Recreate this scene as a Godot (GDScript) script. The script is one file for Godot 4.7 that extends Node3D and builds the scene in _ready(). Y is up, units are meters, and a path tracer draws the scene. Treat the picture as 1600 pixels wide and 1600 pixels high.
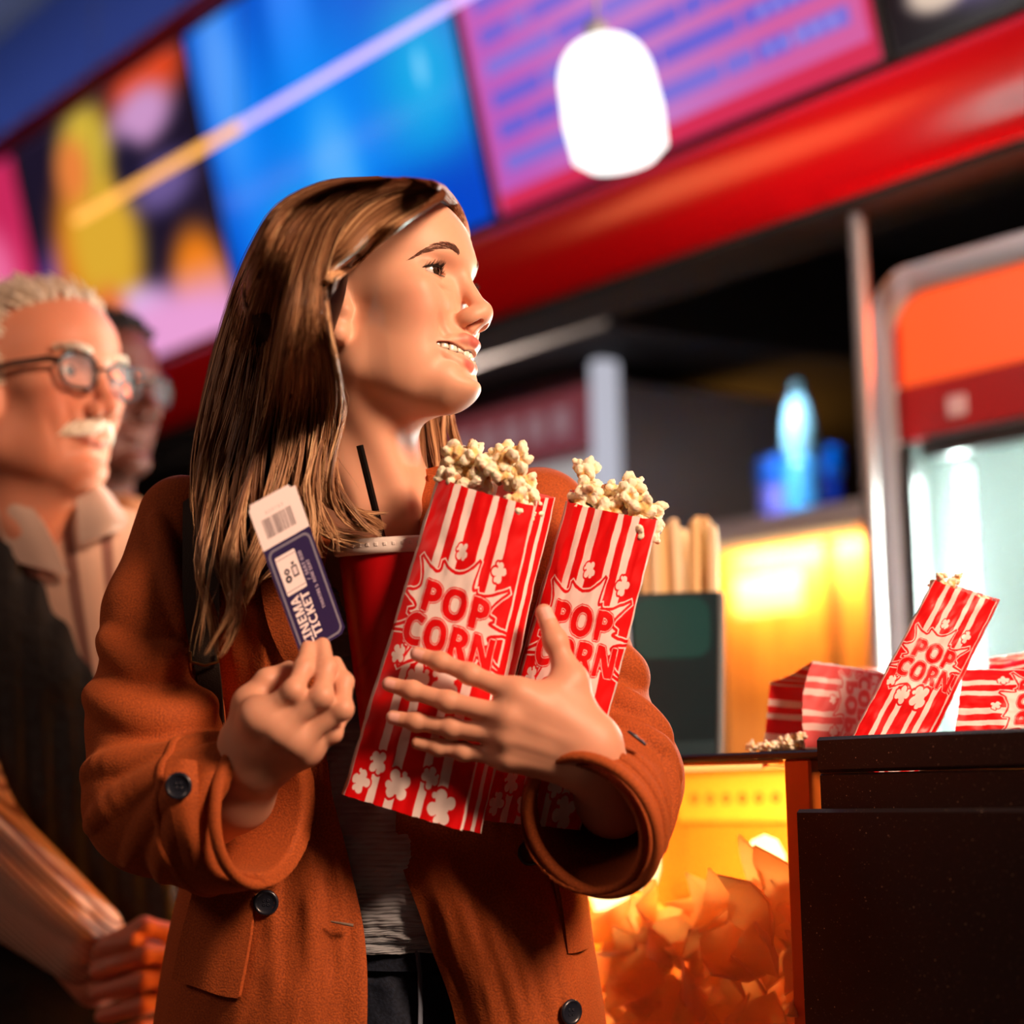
extends Node3D

# ---------------------------------------------------------------- frame of the photograph
const F := 3200.0
var cam_t := Transform3D()
var stand := Transform3D()          # x along the concession stand, z out towards the customers
var rng := RandomNumberGenerator.new()

func P(px: float, py: float, d: float) -> Vector3:
	return cam_t * Vector3((px - 800.0) / F * d, -(py - 800.0) / F * d, -d)

func S(x: float, y: float, z: float) -> Vector3:
	return stand * Vector3(x, y, z)

# the point where the sight line of a pixel meets the plane z = depth of the stand's frame
func on_stand(px: float, py: float, z: float) -> Vector3:
	var inv := stand.affine_inverse()
	var o := inv * cam_t.origin
	var e := inv * P(px, py, 1.0) - o
	var k := (z - o.z) / e.z
	return o + e * k

# ---------------------------------------------------------------- nodes
func numbered(called: String, parent: Node) -> String:
	if not parent.has_node(called):
		return called
	var k := 1
	while parent.has_node("%s_%03d" % [called, k]):
		k += 1
	return "%s_%03d" % [called, k]

var name_count := {}
func top_name(called: String) -> String:
	var k: int = name_count.get(called, 0)
	name_count[called] = k + 1
	return called if k == 0 else "%s_%03d" % [called, k]

func tag(o: Node3D, label: String, category: String, group := "") -> Node3D:
	o.set_meta("label", label)
	o.set_meta("category", category)
	if group != "":
		o.set_meta("group", group)
	return o

func thing(called: String, label: String, category: String, at := Vector3.ZERO, group := "") -> Node3D:
	var o := Node3D.new()
	o.name = top_name(called)
	add_child(o, true)
	o.position = at
	tag(o, label, category, group)
	return o

func put(called: String, m: Mesh, mat: Material, parent: Node3D = null, at := Vector3.ZERO) -> MeshInstance3D:
	var o := MeshInstance3D.new()
	o.mesh = m
	if mat:
		o.material_override = mat
	if parent == null:
		o.name = top_name(called)
		add_child(o, true)
	else:
		o.name = numbered(called, parent)
		parent.add_child(o, true)
	o.position = at
	return o

# a part whose mesh is given in world coordinates, under a thing that stands elsewhere
func part(called: String, m: MB, mat: Material, parent: Node3D) -> MeshInstance3D:
	var inv := parent.global_transform.affine_inverse()
	m.move(inv)
	return put(called, m.mesh(), mat, parent)

func structure(called: String, m: Mesh, mat: Material, t := Transform3D()) -> MeshInstance3D:
	var o := put(called, m, mat)
	o.transform = t
	o.set_meta("kind", "structure")
	return o

# ---------------------------------------------------------------- mesh builder
class MB:
	var v := PackedVector3Array()
	var uv := PackedVector2Array()
	var c := PackedColorArray()
	var idx := PackedInt32Array()
	var nn := PackedVector3Array()
	var given := false        # normals were given
	var weld := []            # pairs of vertices that share a normal
	var colored := false

	func add(p: Vector3, t := Vector2.ZERO, col := Color.WHITE) -> int:
		v.append(p)
		uv.append(t)
		c.append(col)
		return v.size() - 1

	func tri(a: int, b: int, d: int) -> void:
		idx.append(a)
		idx.append(b)
		idx.append(d)

	func quad(a: int, b: int, d: int, e: int) -> void:
		tri(a, b, d)
		tri(a, d, e)

	# rows of points; closed joins the last column to the first
	func grid(rows: Array, closed := false, flip := false, cols: Array = [], u0 := 0.0, u1 := 1.0, v0 := 0.0, v1 := 1.0) -> int:
		var start := v.size()
		var nr := rows.size()
		var nc: int = rows[0].size()
		var wide := nc + 1 if closed else nc
		for r in nr:
			var row: PackedVector3Array = rows[r]
			for k in wide:
				var kk := k % nc
				v.append(row[kk])
				uv.append(Vector2(lerpf(u0, u1, float(k) / maxf(1, wide - 1)), lerpf(v0, v1, float(r) / maxf(1, nr - 1))))
				if cols.size():
					c.append(cols[r][kk])
					colored = true
				else:
					c.append(Color.WHITE)
			if closed:
				weld.append(Vector2i(start + r * wide, start + r * wide + nc))
		for r in nr - 1:
			for k in wide - 1:
				var a := start + r * wide + k
				var b := a + 1
				var d := a + wide
				var e := d + 1
				if flip:
					tri(a, d, b)
					tri(b, d, e)
				else:
					tri(a, b, d)
					tri(b, e, d)
		return start

	func fan(pts: PackedVector3Array, centre: Vector3, flip := false, col := Color.WHITE) -> void:
		var o := add(centre, Vector2(0.5, 0.5), col)
		var s := v.size()
		for p in pts:
			add(p, Vector2.ZERO, col)
		for k in pts.size():
			var k2 := (k + 1) % pts.size()
			if flip:
				tri(o, s + k, s + k2)
			else:
				tri(o, s + k2, s + k)

	func move(t: Transform3D) -> void:
		for k in v.size():
			v[k] = t * v[k]
		if given:
			for k in nn.size():
				nn[k] = (t.basis * nn[k]).normalized()

	func join(o: MB, t := Transform3D()) -> void:
		var s := v.size()
		for k in o.v.size():
			v.append(t * o.v[k])
		uv.append_array(o.uv)
		c.append_array(o.c)
		for k in o.idx.size():
			idx.append(o.idx[k] + s)
		for w in o.weld:
			weld.append(Vector2i(w.x + s, w.y + s))
		if o.colored:
			colored = true
		if given or o.given:
			if o.nn.size() != o.v.size():
				o.nn = o.smooth()
			for k in o.nn.size():
				nn.append((t.basis * o.nn[k]).normalized())
			given = true

	func smooth() -> PackedVector3Array:
		var n := PackedVector3Array()
		n.resize(v.size())
		for k in range(0, idx.size(), 3):
			var a := v[idx[k]]
			var f := (v[idx[k + 2]] - a).cross(v[idx[k + 1]] - a)
			n[idx[k]] += f
			n[idx[k + 1]] += f
			n[idx[k + 2]] += f
		for w in weld:
			var s: Vector3 = n[w.x] + n[w.y]
			n[w.x] = s
			n[w.y] = s
		for k in n.size():
			n[k] = n[k].normalized() if n[k].length_squared() > 1e-24 else Vector3.UP
		return n

	func flat() -> MB:
		var o := MB.new()
		for k in idx.size():
			o.add(v[idx[k]], uv[idx[k]], c[idx[k]])
			o.idx.append(k)
		o.colored = colored
		return o

	func mesh() -> ArrayMesh:
		var a := []
		a.resize(Mesh.ARRAY_MAX)
		a[Mesh.ARRAY_VERTEX] = v
		a[Mesh.ARRAY_NORMAL] = nn if given and nn.size() == v.size() else smooth()
		a[Mesh.ARRAY_TEX_UV] = uv
		if colored:
			a[Mesh.ARRAY_COLOR] = c
		a[Mesh.ARRAY_INDEX] = idx
		var m := ArrayMesh.new()
		m.add_surface_from_arrays(Mesh.PRIMITIVE_TRIANGLES, a)
		return m

# box with chamfered edges, flat faces
func chamfer_box(size: Vector3, ch: float, at := Vector3.ZERO) -> MB:
	var h := size * 0.5
	var q := minf(ch, minf(h.x, minf(h.y, h.z)) * 0.9)
	var m := MB.new()
	var face := func(n: Vector3, a: Vector3, b: Vector3) -> void:
		var hn := absf(n.dot(h))
		var ha := absf(a.dot(h)) - q
		var hb := absf(b.dot(h)) - q
		var c0 := n * hn
		var s := m.v.size()
		m.add(at + c0 - a * ha - b * hb, Vector2(0, 1))
		m.add(at + c0 + a * ha - b * hb, Vector2(1, 1))
		m.add(at + c0 + a * ha + b * hb, Vector2(1, 0))
		m.add(at + c0 - a * ha + b * hb, Vector2(0, 0))
		m.tri(s, s + 2, s + 1)
		m.tri(s, s + 3, s + 2)
	var X := Vector3.RIGHT
	var Y := Vector3.UP
	var Z := Vector3.BACK
	face.call(X, -Z, Y)
	face.call(-X, Z, Y)
	face.call(Y, X, -Z)
	face.call(-Y, X, Z)
	face.call(Z, X, Y)
	face.call(-Z, -X, Y)
	# edges and corners: quads between the faces
	var edge := func(n1: Vector3, n2: Vector3) -> void:
		var d := n1.cross(n2)
		var l := absf(d.dot(h)) - q
		var p1 := n1 * absf(n1.dot(h)) + n2 * (absf(n2.dot(h)) - q)
		var p2 := n2 * absf(n2.dot(h)) + n1 * (absf(n1.dot(h)) - q)
		var s := m.v.size()
		m.add(at + p1 - d * l)
		m.add(at + p1 + d * l)
		m.add(at + p2 + d * l)
		m.add(at + p2 - d * l)
		m.tri(s, s + 1, s + 2)
		m.tri(s, s + 2, s + 3)
	for sx in [-1.0, 1.0]:
		for sy in [-1.0, 1.0]:
			edge.call(X * sx, Y * sy)
			edge.call(Y * sx, Z * sy)
			edge.call(Z * sx, X * sy)
			for sz in [-1.0, 1.0]:
				var s := m.v.size()
				m.add(at + Vector3(sx * h.x, sy * (h.y - q), sz * (h.z - q)))
				m.add(at + Vector3(sx * (h.x - q), sy * h.y, sz * (h.z - q)))
				m.add(at + Vector3(sx * (h.x - q), sy * (h.y - q), sz * h.z))
				if sx * sy * sz > 0:
					m.tri(s, s + 2, s + 1)
				else:
					m.tri(s, s + 1, s + 2)
	# make every face look outward
	for k in range(0, m.idx.size(), 3):
		var a := m.v[m.idx[k]]
		var f := (m.v[m.idx[k + 2]] - a).cross(m.v[m.idx[k + 1]] - a)
		if f.dot(a - at) < 0.0:
			var w := m.idx[k + 1]
			m.idx[k + 1] = m.idx[k + 2]
			m.idx[k + 2] = w
	return m

func box_at(lo: Vector3, hi: Vector3, ch := 0.002) -> MB:
	return chamfer_box(hi - lo, ch, (lo + hi) * 0.5)

func cr(p: PackedVector3Array, t: float) -> Vector3:
	var n := p.size() - 1
	var x := clampf(t, 0.0, 1.0) * n
	var i := mini(int(x), n - 1)
	var f := x - i
	var a := p[i]
	var b := p[i + 1]
	var pre := p[i - 1] if i > 0 else a * 2.0 - b
	var post := p[i + 2] if i + 2 <= n else b * 2.0 - a
	return a.cubic_interpolate(b, pre, post, f)

func crf(p: PackedFloat32Array, t: float) -> float:
	var n := p.size() - 1
	var x := clampf(t, 0.0, 1.0) * n
	var i := mini(int(x), n - 1)
	var f := x - i
	return cubic_interpolate(p[i], p[i + 1], p[maxi(i - 1, 0)], p[mini(i + 2, n)], f)

# tube along points; radii per point along a, squash along b
func tube(path: PackedVector3Array, radii: PackedFloat32Array, sides := 8, caps := true, squash := 1.0, up := Vector3.UP, col := Color.WHITE, cols := PackedColorArray()) -> MB:
	var m := MB.new()
	var rows := []
	var crows := []
	var n := path.size()
	var side := Vector3.ZERO
	for k in n:
		var d := (path[mini(k + 1, n - 1)] - path[maxi(k - 1, 0)]).normalized()
		if k == 0:
			side = d.cross(up)
			if side.length() < 1e-4:
				side = d.cross(Vector3.RIGHT)
			side = side.normalized()
		else:
			side = (side - d * side.dot(d)).normalized()
		var other := side.cross(d)
		var r := radii[mini(k, radii.size() - 1)]
		var row := PackedVector3Array()
		for s in sides:
			var a := TAU * s / sides
			row.append(path[k] + side * (cos(a) * r) + other * (sin(a) * r * squash))
		rows.append(row)
		if cols.size():
			var cc := PackedColorArray()
			cc.resize(sides)
			cc.fill(cols[mini(k, cols.size() - 1)])
			crows.append(cc)
	m.grid(rows, true, false, crows)
	if caps:
		m.fan(rows[0], path[0], false, cols[0] if cols.size() else col)
		m.fan(rows[n - 1], path[n - 1], true, cols[cols.size() - 1] if cols.size() else col)
	if cols.size():
		m.colored = true
	return m

func line_pts(a: Vector3, b: Vector3, n := 2) -> PackedVector3Array:
	var o := PackedVector3Array()
	for k in n:
		o.append(a.lerp(b, float(k) / (n - 1)))
	return o

# profile of (radius, height) turned about y
func lathe(profile: PackedVector2Array, segs := 32) -> MB:
	var m := MB.new()
	var rows := []
	for p in profile:
		var row := PackedVector3Array()
		for s in segs:
			var a := TAU * s / segs
			row.append(Vector3(cos(a) * p.x, p.y, sin(a) * p.x))
		rows.append(row)
	m.grid(rows, true, true)
	return m

# a flat outline given thickness (extruded along n), chamfer-free
func slab(outline: PackedVector2Array, thick: float) -> MB:
	var m := MB.new()
	var ids := Geometry2D.triangulate_polygon(outline)
	var n := outline.size()
	for z in [thick * 0.5, -thick * 0.5]:
		var s := m.v.size()
		for p in outline:
			m.add(Vector3(p.x, p.y, z), p)
		for k in range(0, ids.size(), 3):
			if z > 0:
				m.tri(s + ids[k], s + ids[k + 2], s + ids[k + 1])
			else:
				m.tri(s + ids[k], s + ids[k + 1], s + ids[k + 2])
	for k in n:
		var a := outline[k]
		var b := outline[(k + 1) % n]
		var s := m.v.size()
		m.add(Vector3(a.x, a.y, thick * 0.5))
		m.add(Vector3(b.x, b.y, thick * 0.5))
		m.add(Vector3(b.x, b.y, -thick * 0.5))
		m.add(Vector3(a.x, a.y, -thick * 0.5))
		m.quad(s, s + 1, s + 2, s + 3)
	return m

# rows of points made into a cloth with thickness th behind it (away from the normal side)
func cloth(rows: Array, th: float, flip := false) -> MB:
	var m := MB.new()
	m.grid(rows, false, flip)
	var n := m.smooth()
	var nr := rows.size()
	var nc: int = rows[0].size()
	var back := []
	for r in nr:
		var row := PackedVector3Array()
		for k in nc:
			row.append(rows[r][k] - n[r * nc + k] * th)
		back.append(row)
	var edge := PackedVector3Array()
	var edge2 := PackedVector3Array()
	for k in nc:
		edge.append(rows[0][k]); edge2.append(back[0][k])
	for r in range(1, nr):
		edge.append(rows[r][nc - 1]); edge2.append(back[r][nc - 1])
	for k in range(nc - 2, -1, -1):
		edge.append(rows[nr - 1][k]); edge2.append(back[nr - 1][k])
	for r in range(nr - 2, 0, -1):
		edge.append(rows[r][0]); edge2.append(back[r][0])
	m.grid(back, false, not flip)
	# rounded rim
	var mid := PackedVector3Array()
	var cen := Vector3.ZERO
	for k in edge.size():
		var k0 := (k + edge.size() - 1) % edge.size()
		var k1 := (k + 1) % edge.size()
		var along := (edge[k1] - edge[k0]).normalized()
		var across := (edge[k] - edge2[k]).normalized()
		var outw := along.cross(across)
		mid.append((edge[k] + edge2[k]) * 0.5 + outw * th * (-0.35 if flip else 0.35))
	m.grid([edge, mid, edge2], true, flip)
	return m

func sample(ctrl: Array, nu: int, nv: int) -> Array:
	# ctrl: rows of PackedVector3Array (same length); returns nv rows of nu points, cubic both ways
	var out := []
	var cols := []
	for row in ctrl:
		var r := PackedVector3Array()
		for k in nu:
			r.append(cr(row, float(k) / (nu - 1)))
		cols.append(r)
	for j in nv:
		var row := PackedVector3Array()
		for k in nu:
			var line := PackedVector3Array()
			for r in cols:
				line.append(r[k])
			row.append(cr(line, float(j) / (nv - 1)))
		out.append(row)
	return out

# ---------------------------------------------------------------- materials
func mat(called: String, col: Color, rough := 0.6, metal := 0.0) -> StandardMaterial3D:
	var m := StandardMaterial3D.new()
	m.resource_name = called
	m.albedo_color = col
	m.roughness = rough
	m.metallic = metal
	return m

func glow(called: String, col: Color, energy: float) -> StandardMaterial3D:
	var m := mat(called, Color(0.05, 0.05, 0.05), 0.5)
	m.emission_enabled = true
	m.emission = col
	m.emission_energy_multiplier = energy
	return m

func noise_tex(freq: float, octaves := 3, ramp: Gradient = null, size := 256, sd := 1, kind := FastNoiseLite.TYPE_SIMPLEX_SMOOTH) -> NoiseTexture2D:
	var n := FastNoiseLite.new()
	n.seed = sd
	n.frequency = freq
	n.fractal_octaves = octaves
	n.noise_type = kind
	var t := NoiseTexture2D.new()
	t.width = size
	t.height = size
	t.seamless = true
	t.noise = n
	if ramp:
		t.color_ramp = ramp
	return t

func ramp2(a: Color, b: Color) -> Gradient:
	var g := Gradient.new()
	g.set_color(0, a)
	g.set_color(1, b)
	return g

func bumpy(m: StandardMaterial3D, tex: Texture2D, cm: float, scale: float, world := true) -> StandardMaterial3D:
	m.heightmap_enabled = true
	m.heightmap_texture = tex
	m.heightmap_scale = cm
	m.uv1_triplanar = true
	m.uv1_world_triplanar = world
	m.uv1_scale = Vector3.ONE * scale
	return m

# ---------------------------------------------------------------- painted pictures of the screens
func picture(w: int, h: int, base: Color, blobs: Array) -> Image:
	# blobs: [x, y, rx, ry, colour, softness, slant]; x and y run 0..1, y down
	var im := Image.create(w, h, false, Image.FORMAT_RGBA8)
	for j in h:
		for i in w:
			var c := base
			var x := (i + 0.5) / w
			var y := (j + 0.5) / h
			for b in blobs:
				var dx: float = (x - b[0] - (y - b[1]) * b[6]) / b[2]
				var dy: float = (y - b[1]) / b[3]
				var r := sqrt(dx * dx + dy * dy)
				var k := 1.0 - smoothstep(1.0 - b[5], 1.0 + b[5], r)
				if k > 0.0:
					var bc: Color = b[4]
					c = c.lerp(bc, k * bc.a)
			c.a = 1.0
			im.set_pixel(i, j, c)
	return im

func C8(r: int, g: int, b: int, a := 1.0) -> Color:
	return Color(r / 255.0, g / 255.0, b / 255.0, a)

func screen_mat(im: Image, energy: float) -> StandardMaterial3D:
	var m := mat("lit screen", Color(0.02, 0.02, 0.02), 0.25)
	m.emission_enabled = true
	m.emission = Color.WHITE
	m.emission_operator = BaseMaterial3D.EMISSION_OP_MULTIPLY
	m.emission_texture = ImageTexture.create_from_image(im)
	m.emission_energy_multiplier = energy
	return m

func face_quad(lo: Vector2, hi: Vector2, z: float) -> MB:
	var m := MB.new()
	var s := m.add(Vector3(lo.x, hi.y, z), Vector2(0, 0))
	m.add(Vector3(hi.x, hi.y, z), Vector2(1, 0))
	m.add(Vector3(hi.x, lo.y, z), Vector2(1, 1))
	m.add(Vector3(lo.x, lo.y, z), Vector2(0, 1))
	m.quad(s, s + 1, s + 2, s + 3)
	return m

func area_light(t: Transform3D, size: Vector2, col: Color, energy: float, called: String) -> void:
	var l := AreaLight3D.new()
	l.name = called
	l.area_size = size
	l.light_color = col
	l.light_energy = energy
	l.shadow_enabled = true
	l.area_range = 14.0
	add_child(l, true)
	l.transform = t

func omni(p: Vector3, r: float, col: Color, energy: float, called: String) -> void:
	var l := OmniLight3D.new()
	l.name = called
	l.light_size = r
	l.light_color = col
	l.light_energy = energy
	l.shadow_enabled = true
	l.omni_range = 14.0
	l.omni_attenuation = 2.0
	add_child(l, true)
	l.position = p

# a basis whose -z looks along dir
func looking(dir: Vector3, at: Vector3) -> Transform3D:
	return Transform3D(Basis.looking_at(dir, Vector3.UP if absf(dir.normalized().y) < 0.99 else Vector3.RIGHT), at)

const ROOM_LO := Vector3(-7.0, 0.0, -2.6)
const ROOM_HI := Vector3(4.6, 3.5, 6.0)

func setup_view() -> void:
	var cam := Camera3D.new()
	cam.name = "camera"
	add_child(cam)
	cam.position = Vector3(0, 1.1, 0)
	cam.basis = Basis.from_euler(Vector3(deg_to_rad(7.57), 0, deg_to_rad(-1.3)))
	var a := CameraAttributesPhysical.new()
	a.frustum_focal_length = 50.0
	a.frustum_focus_distance = 1.86
	a.exposure_aperture = 1.55
	a.frustum_near = 0.05
	a.frustum_far = 60.0
	cam.attributes = a
	cam.keep_aspect = Camera3D.KEEP_HEIGHT
	cam.fov = rad_to_deg(2.0 * atan(800.0 / F))
	cam.current = true
	cam_t = cam.transform
	var ang := deg_to_rad(35.7)
	var anchor := P(778, 250, 4.1)
	anchor.y = 0
	stand = Transform3D(Basis(Vector3(sin(ang), 0, cos(ang)), Vector3.UP, Vector3(-cos(ang), 0, sin(ang))), anchor)
	var we := WorldEnvironment.new()
	we.name = "world_environment"
	var e := Environment.new()
	e.background_mode = Environment.BG_COLOR
	e.background_color = Color(0.02, 0.02, 0.03)
	e.tonemap_mode = Environment.TONE_MAPPER_LINEAR
	e.tonemap_exposure = 1.0
	e.sdfgi_enabled = true
	e.ssao_enabled = true
	e.ssil_enabled = true
	we.environment = e
	add_child(we)
	setup_lights()

# ceiling panels over the customers: glowing fittings with a light just under each
const PANELS := [
	# x, z in the stand's frame, size x, size z, colour, energy
]

func setup_lights() -> void:
	# key: the warm bank of ceiling lamps ahead of the customers, to the right
	key_panel(Vector3(4.3, 2.72, 0.92), Vector3(1.6, 1.3, 1.3), Vector2(0.7, 0.7), C8(255, 208, 176), 15.5)
	# weaker light from the lobby behind the camera
	key_panel(Vector3(1.0, 3.3, 5.0), Vector3(1.55, 1.2, 1.3), Vector2(1.4, 1.0), C8(255, 206, 180), 2.6)
	key_panel(Vector3(-1.9, 3.3, 2.6), Vector3(0.6, 1.5, 1.6), Vector2(1.2, 1.0), C8(255, 140, 84), 1.3)

func key_panel(at: Vector3, aim: Vector3, size: Vector2, col: Color, energy: float) -> void:
	var p := S(at.x, at.y, at.z)
	var q := S(aim.x, aim.y, aim.z)
	var t := looking(q - p, p)
	var o := thing("ceiling_lamp", LAMP_LABELS[name_count.get("ceiling_lamp", 0) % 3], "lamp", Vector3.ZERO)
	o.transform = t
	put("housing", chamfer_box(Vector3(size.x + 0.06, size.y + 0.06, 0.06), 0.01, Vector3(0, 0, 0.045)).mesh(), mat("lamp housing", C8(30, 30, 32), 0.5), o)
	put("diffuser", chamfer_box(Vector3(size.x, size.y, 0.012), 0.003, Vector3(0, 0, 0.008)).mesh(), glow("lamp diffuser", col, 1.0), o)
	var up_l := o.transform.affine_inverse().basis * Vector3.UP
	var top_y := ROOM_HI.y - p.y
	put("drop_rod", tube(line_pts(Vector3(0, 0, 0.06), Vector3(0, 0, 0.06) + up_l * top_y), PackedFloat32Array([0.012, 0.012]), 8).mesh(), mat("lamp rod", C8(30, 30, 32), 0.5), o)
	area_light(Transform3D(t.basis, t * Vector3(0, 0, -0.006)), size, col, energy, "lamp_light")

const LAMP_LABELS := [
	"warm square ceiling lamp in a dark housing, nearest the fridge end of the stand",
	"large warm ceiling lamp in a dark housing over the lobby behind the customers",
	"amber ceiling lamp in a dark housing above the far end of the queue"]

func build_room() -> void:
	var lo := ROOM_LO
	var hi := ROOM_HI
	var navy := mat("navy wall paint", C8(2, 34, 92), 0.75)
	bumpy(navy, noise_tex(0.05, 3), 0.05, 3.0)
	var dark := mat("dark wall paint", C8(26, 20, 22), 0.8)
	bumpy(dark, noise_tex(0.05, 3), 0.05, 3.0)
	var fl := mat("floor vinyl", C8(62, 40, 38), 0.35)
	fl.albedo_texture = noise_tex(0.03, 4, ramp2(Color(0.7, 0.65, 0.65), Color(1, 1, 1)), 256, 4)
	fl.uv1_triplanar = true
	fl.uv1_world_triplanar = true
	structure("floor", box_at(Vector3(lo.x, -0.12, lo.z), Vector3(hi.x, 0.0, hi.z)).mesh(), fl, stand)
	structure("ceiling", box_at(Vector3(lo.x, hi.y, lo.z), Vector3(hi.x, hi.y + 0.12, hi.z)).mesh(), mat("ceiling paint", C8(20, 22, 40), 0.9), stand)
	structure("wall_back", box_at(Vector3(lo.x, 0, lo.z - 0.12), Vector3(hi.x, hi.y, lo.z)).mesh(), dark, stand)
	structure("wall_front", box_at(Vector3(lo.x, 0, hi.z), Vector3(hi.x, hi.y, hi.z + 0.12)).mesh(), dark, stand)
	structure("wall_left", box_at(Vector3(lo.x - 0.12, 0, lo.z), Vector3(lo.x, hi.y, hi.z)).mesh(), dark, stand)
	structure("wall_right", box_at(Vector3(hi.x, 0, lo.z), Vector3(hi.x + 0.12, hi.y, hi.z)).mesh(), dark, stand)
	# the header over the stand's opening and the soffit inside it
	structure("wall_header", box_at(Vector3(lo.x, 2.03, -0.16), Vector3(hi.x, hi.y, -0.06)).mesh(), navy, stand)
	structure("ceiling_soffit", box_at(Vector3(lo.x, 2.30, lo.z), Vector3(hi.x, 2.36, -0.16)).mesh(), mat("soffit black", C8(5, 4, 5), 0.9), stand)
	# red fascia: a glossy lower band and a thin band above the screens
	var red := mat("glossy red fascia", C8(186, 6, 12), 0.22)
	red.clearcoat_enabled = true
	red.clearcoat = 0.6
	red.clearcoat_roughness = 0.1
	var f1 := MB.new()
	var prof := PackedVector2Array([Vector2(-0.05, 2.2), Vector2(0.015, 2.2), Vector2(0.03, 2.185), Vector2(0.035, 2.12), Vector2(0.028, 2.05), Vector2(0.012, 2.022), Vector2(0.0, 2.018)])
	var rows := []
	for k in 2:
		var row := PackedVector3Array()
		for q in prof:
			row.append(Vector3(lo.x + 0.01 if k == 0 else hi.x - 0.01, q.y, q.x))
		rows.append(row)
	f1.grid(rows, false, true)
	structure("trim_1", f1.mesh(), red, stand)
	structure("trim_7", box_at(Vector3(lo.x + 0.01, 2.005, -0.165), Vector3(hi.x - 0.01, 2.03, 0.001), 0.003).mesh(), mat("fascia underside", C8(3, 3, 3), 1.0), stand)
	structure("trim_2", box_at(Vector3(lo.x + 0.01, 2.905, -0.06), Vector3(hi.x - 0.01, 2.955, 0.2), 0.008).mesh(), mat("dark red band", C8(130, 8, 18), 0.4), stand)
	structure("trim_3", box_at(Vector3(lo.x + 0.01, 2.19, -0.06), Vector3(hi.x - 0.01, 2.9, -0.03), 0.004).mesh(), mat("screen bay backing", C8(28, 6, 10), 0.6), stand)
	# a lowered bulkhead inside the stand, its corner over the popcorn machine
	var bk := on_stand(950, 488, -0.3)
	var bm := mat("brown bulkhead rail", C8(18, 13, 12), 0.9)
	structure("trim_4", box_at(Vector3(-3.0, bk.y - 0.03, -0.34), Vector3(bk.x, bk.y, -0.30), 0.004).mesh(), bm, stand)
	structure("trim_5", box_at(Vector3(bk.x - 0.04, bk.y - 0.03, lo.z), Vector3(bk.x, bk.y, -0.34), 0.004).mesh(), bm, stand)
	structure("trim_6", box_at(Vector3(-3.0, bk.y, lo.z), Vector3(bk.x, 2.30, -0.30), 0.004).mesh(), mat("bulkhead black", C8(5, 4, 5), 0.9), stand)

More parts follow.
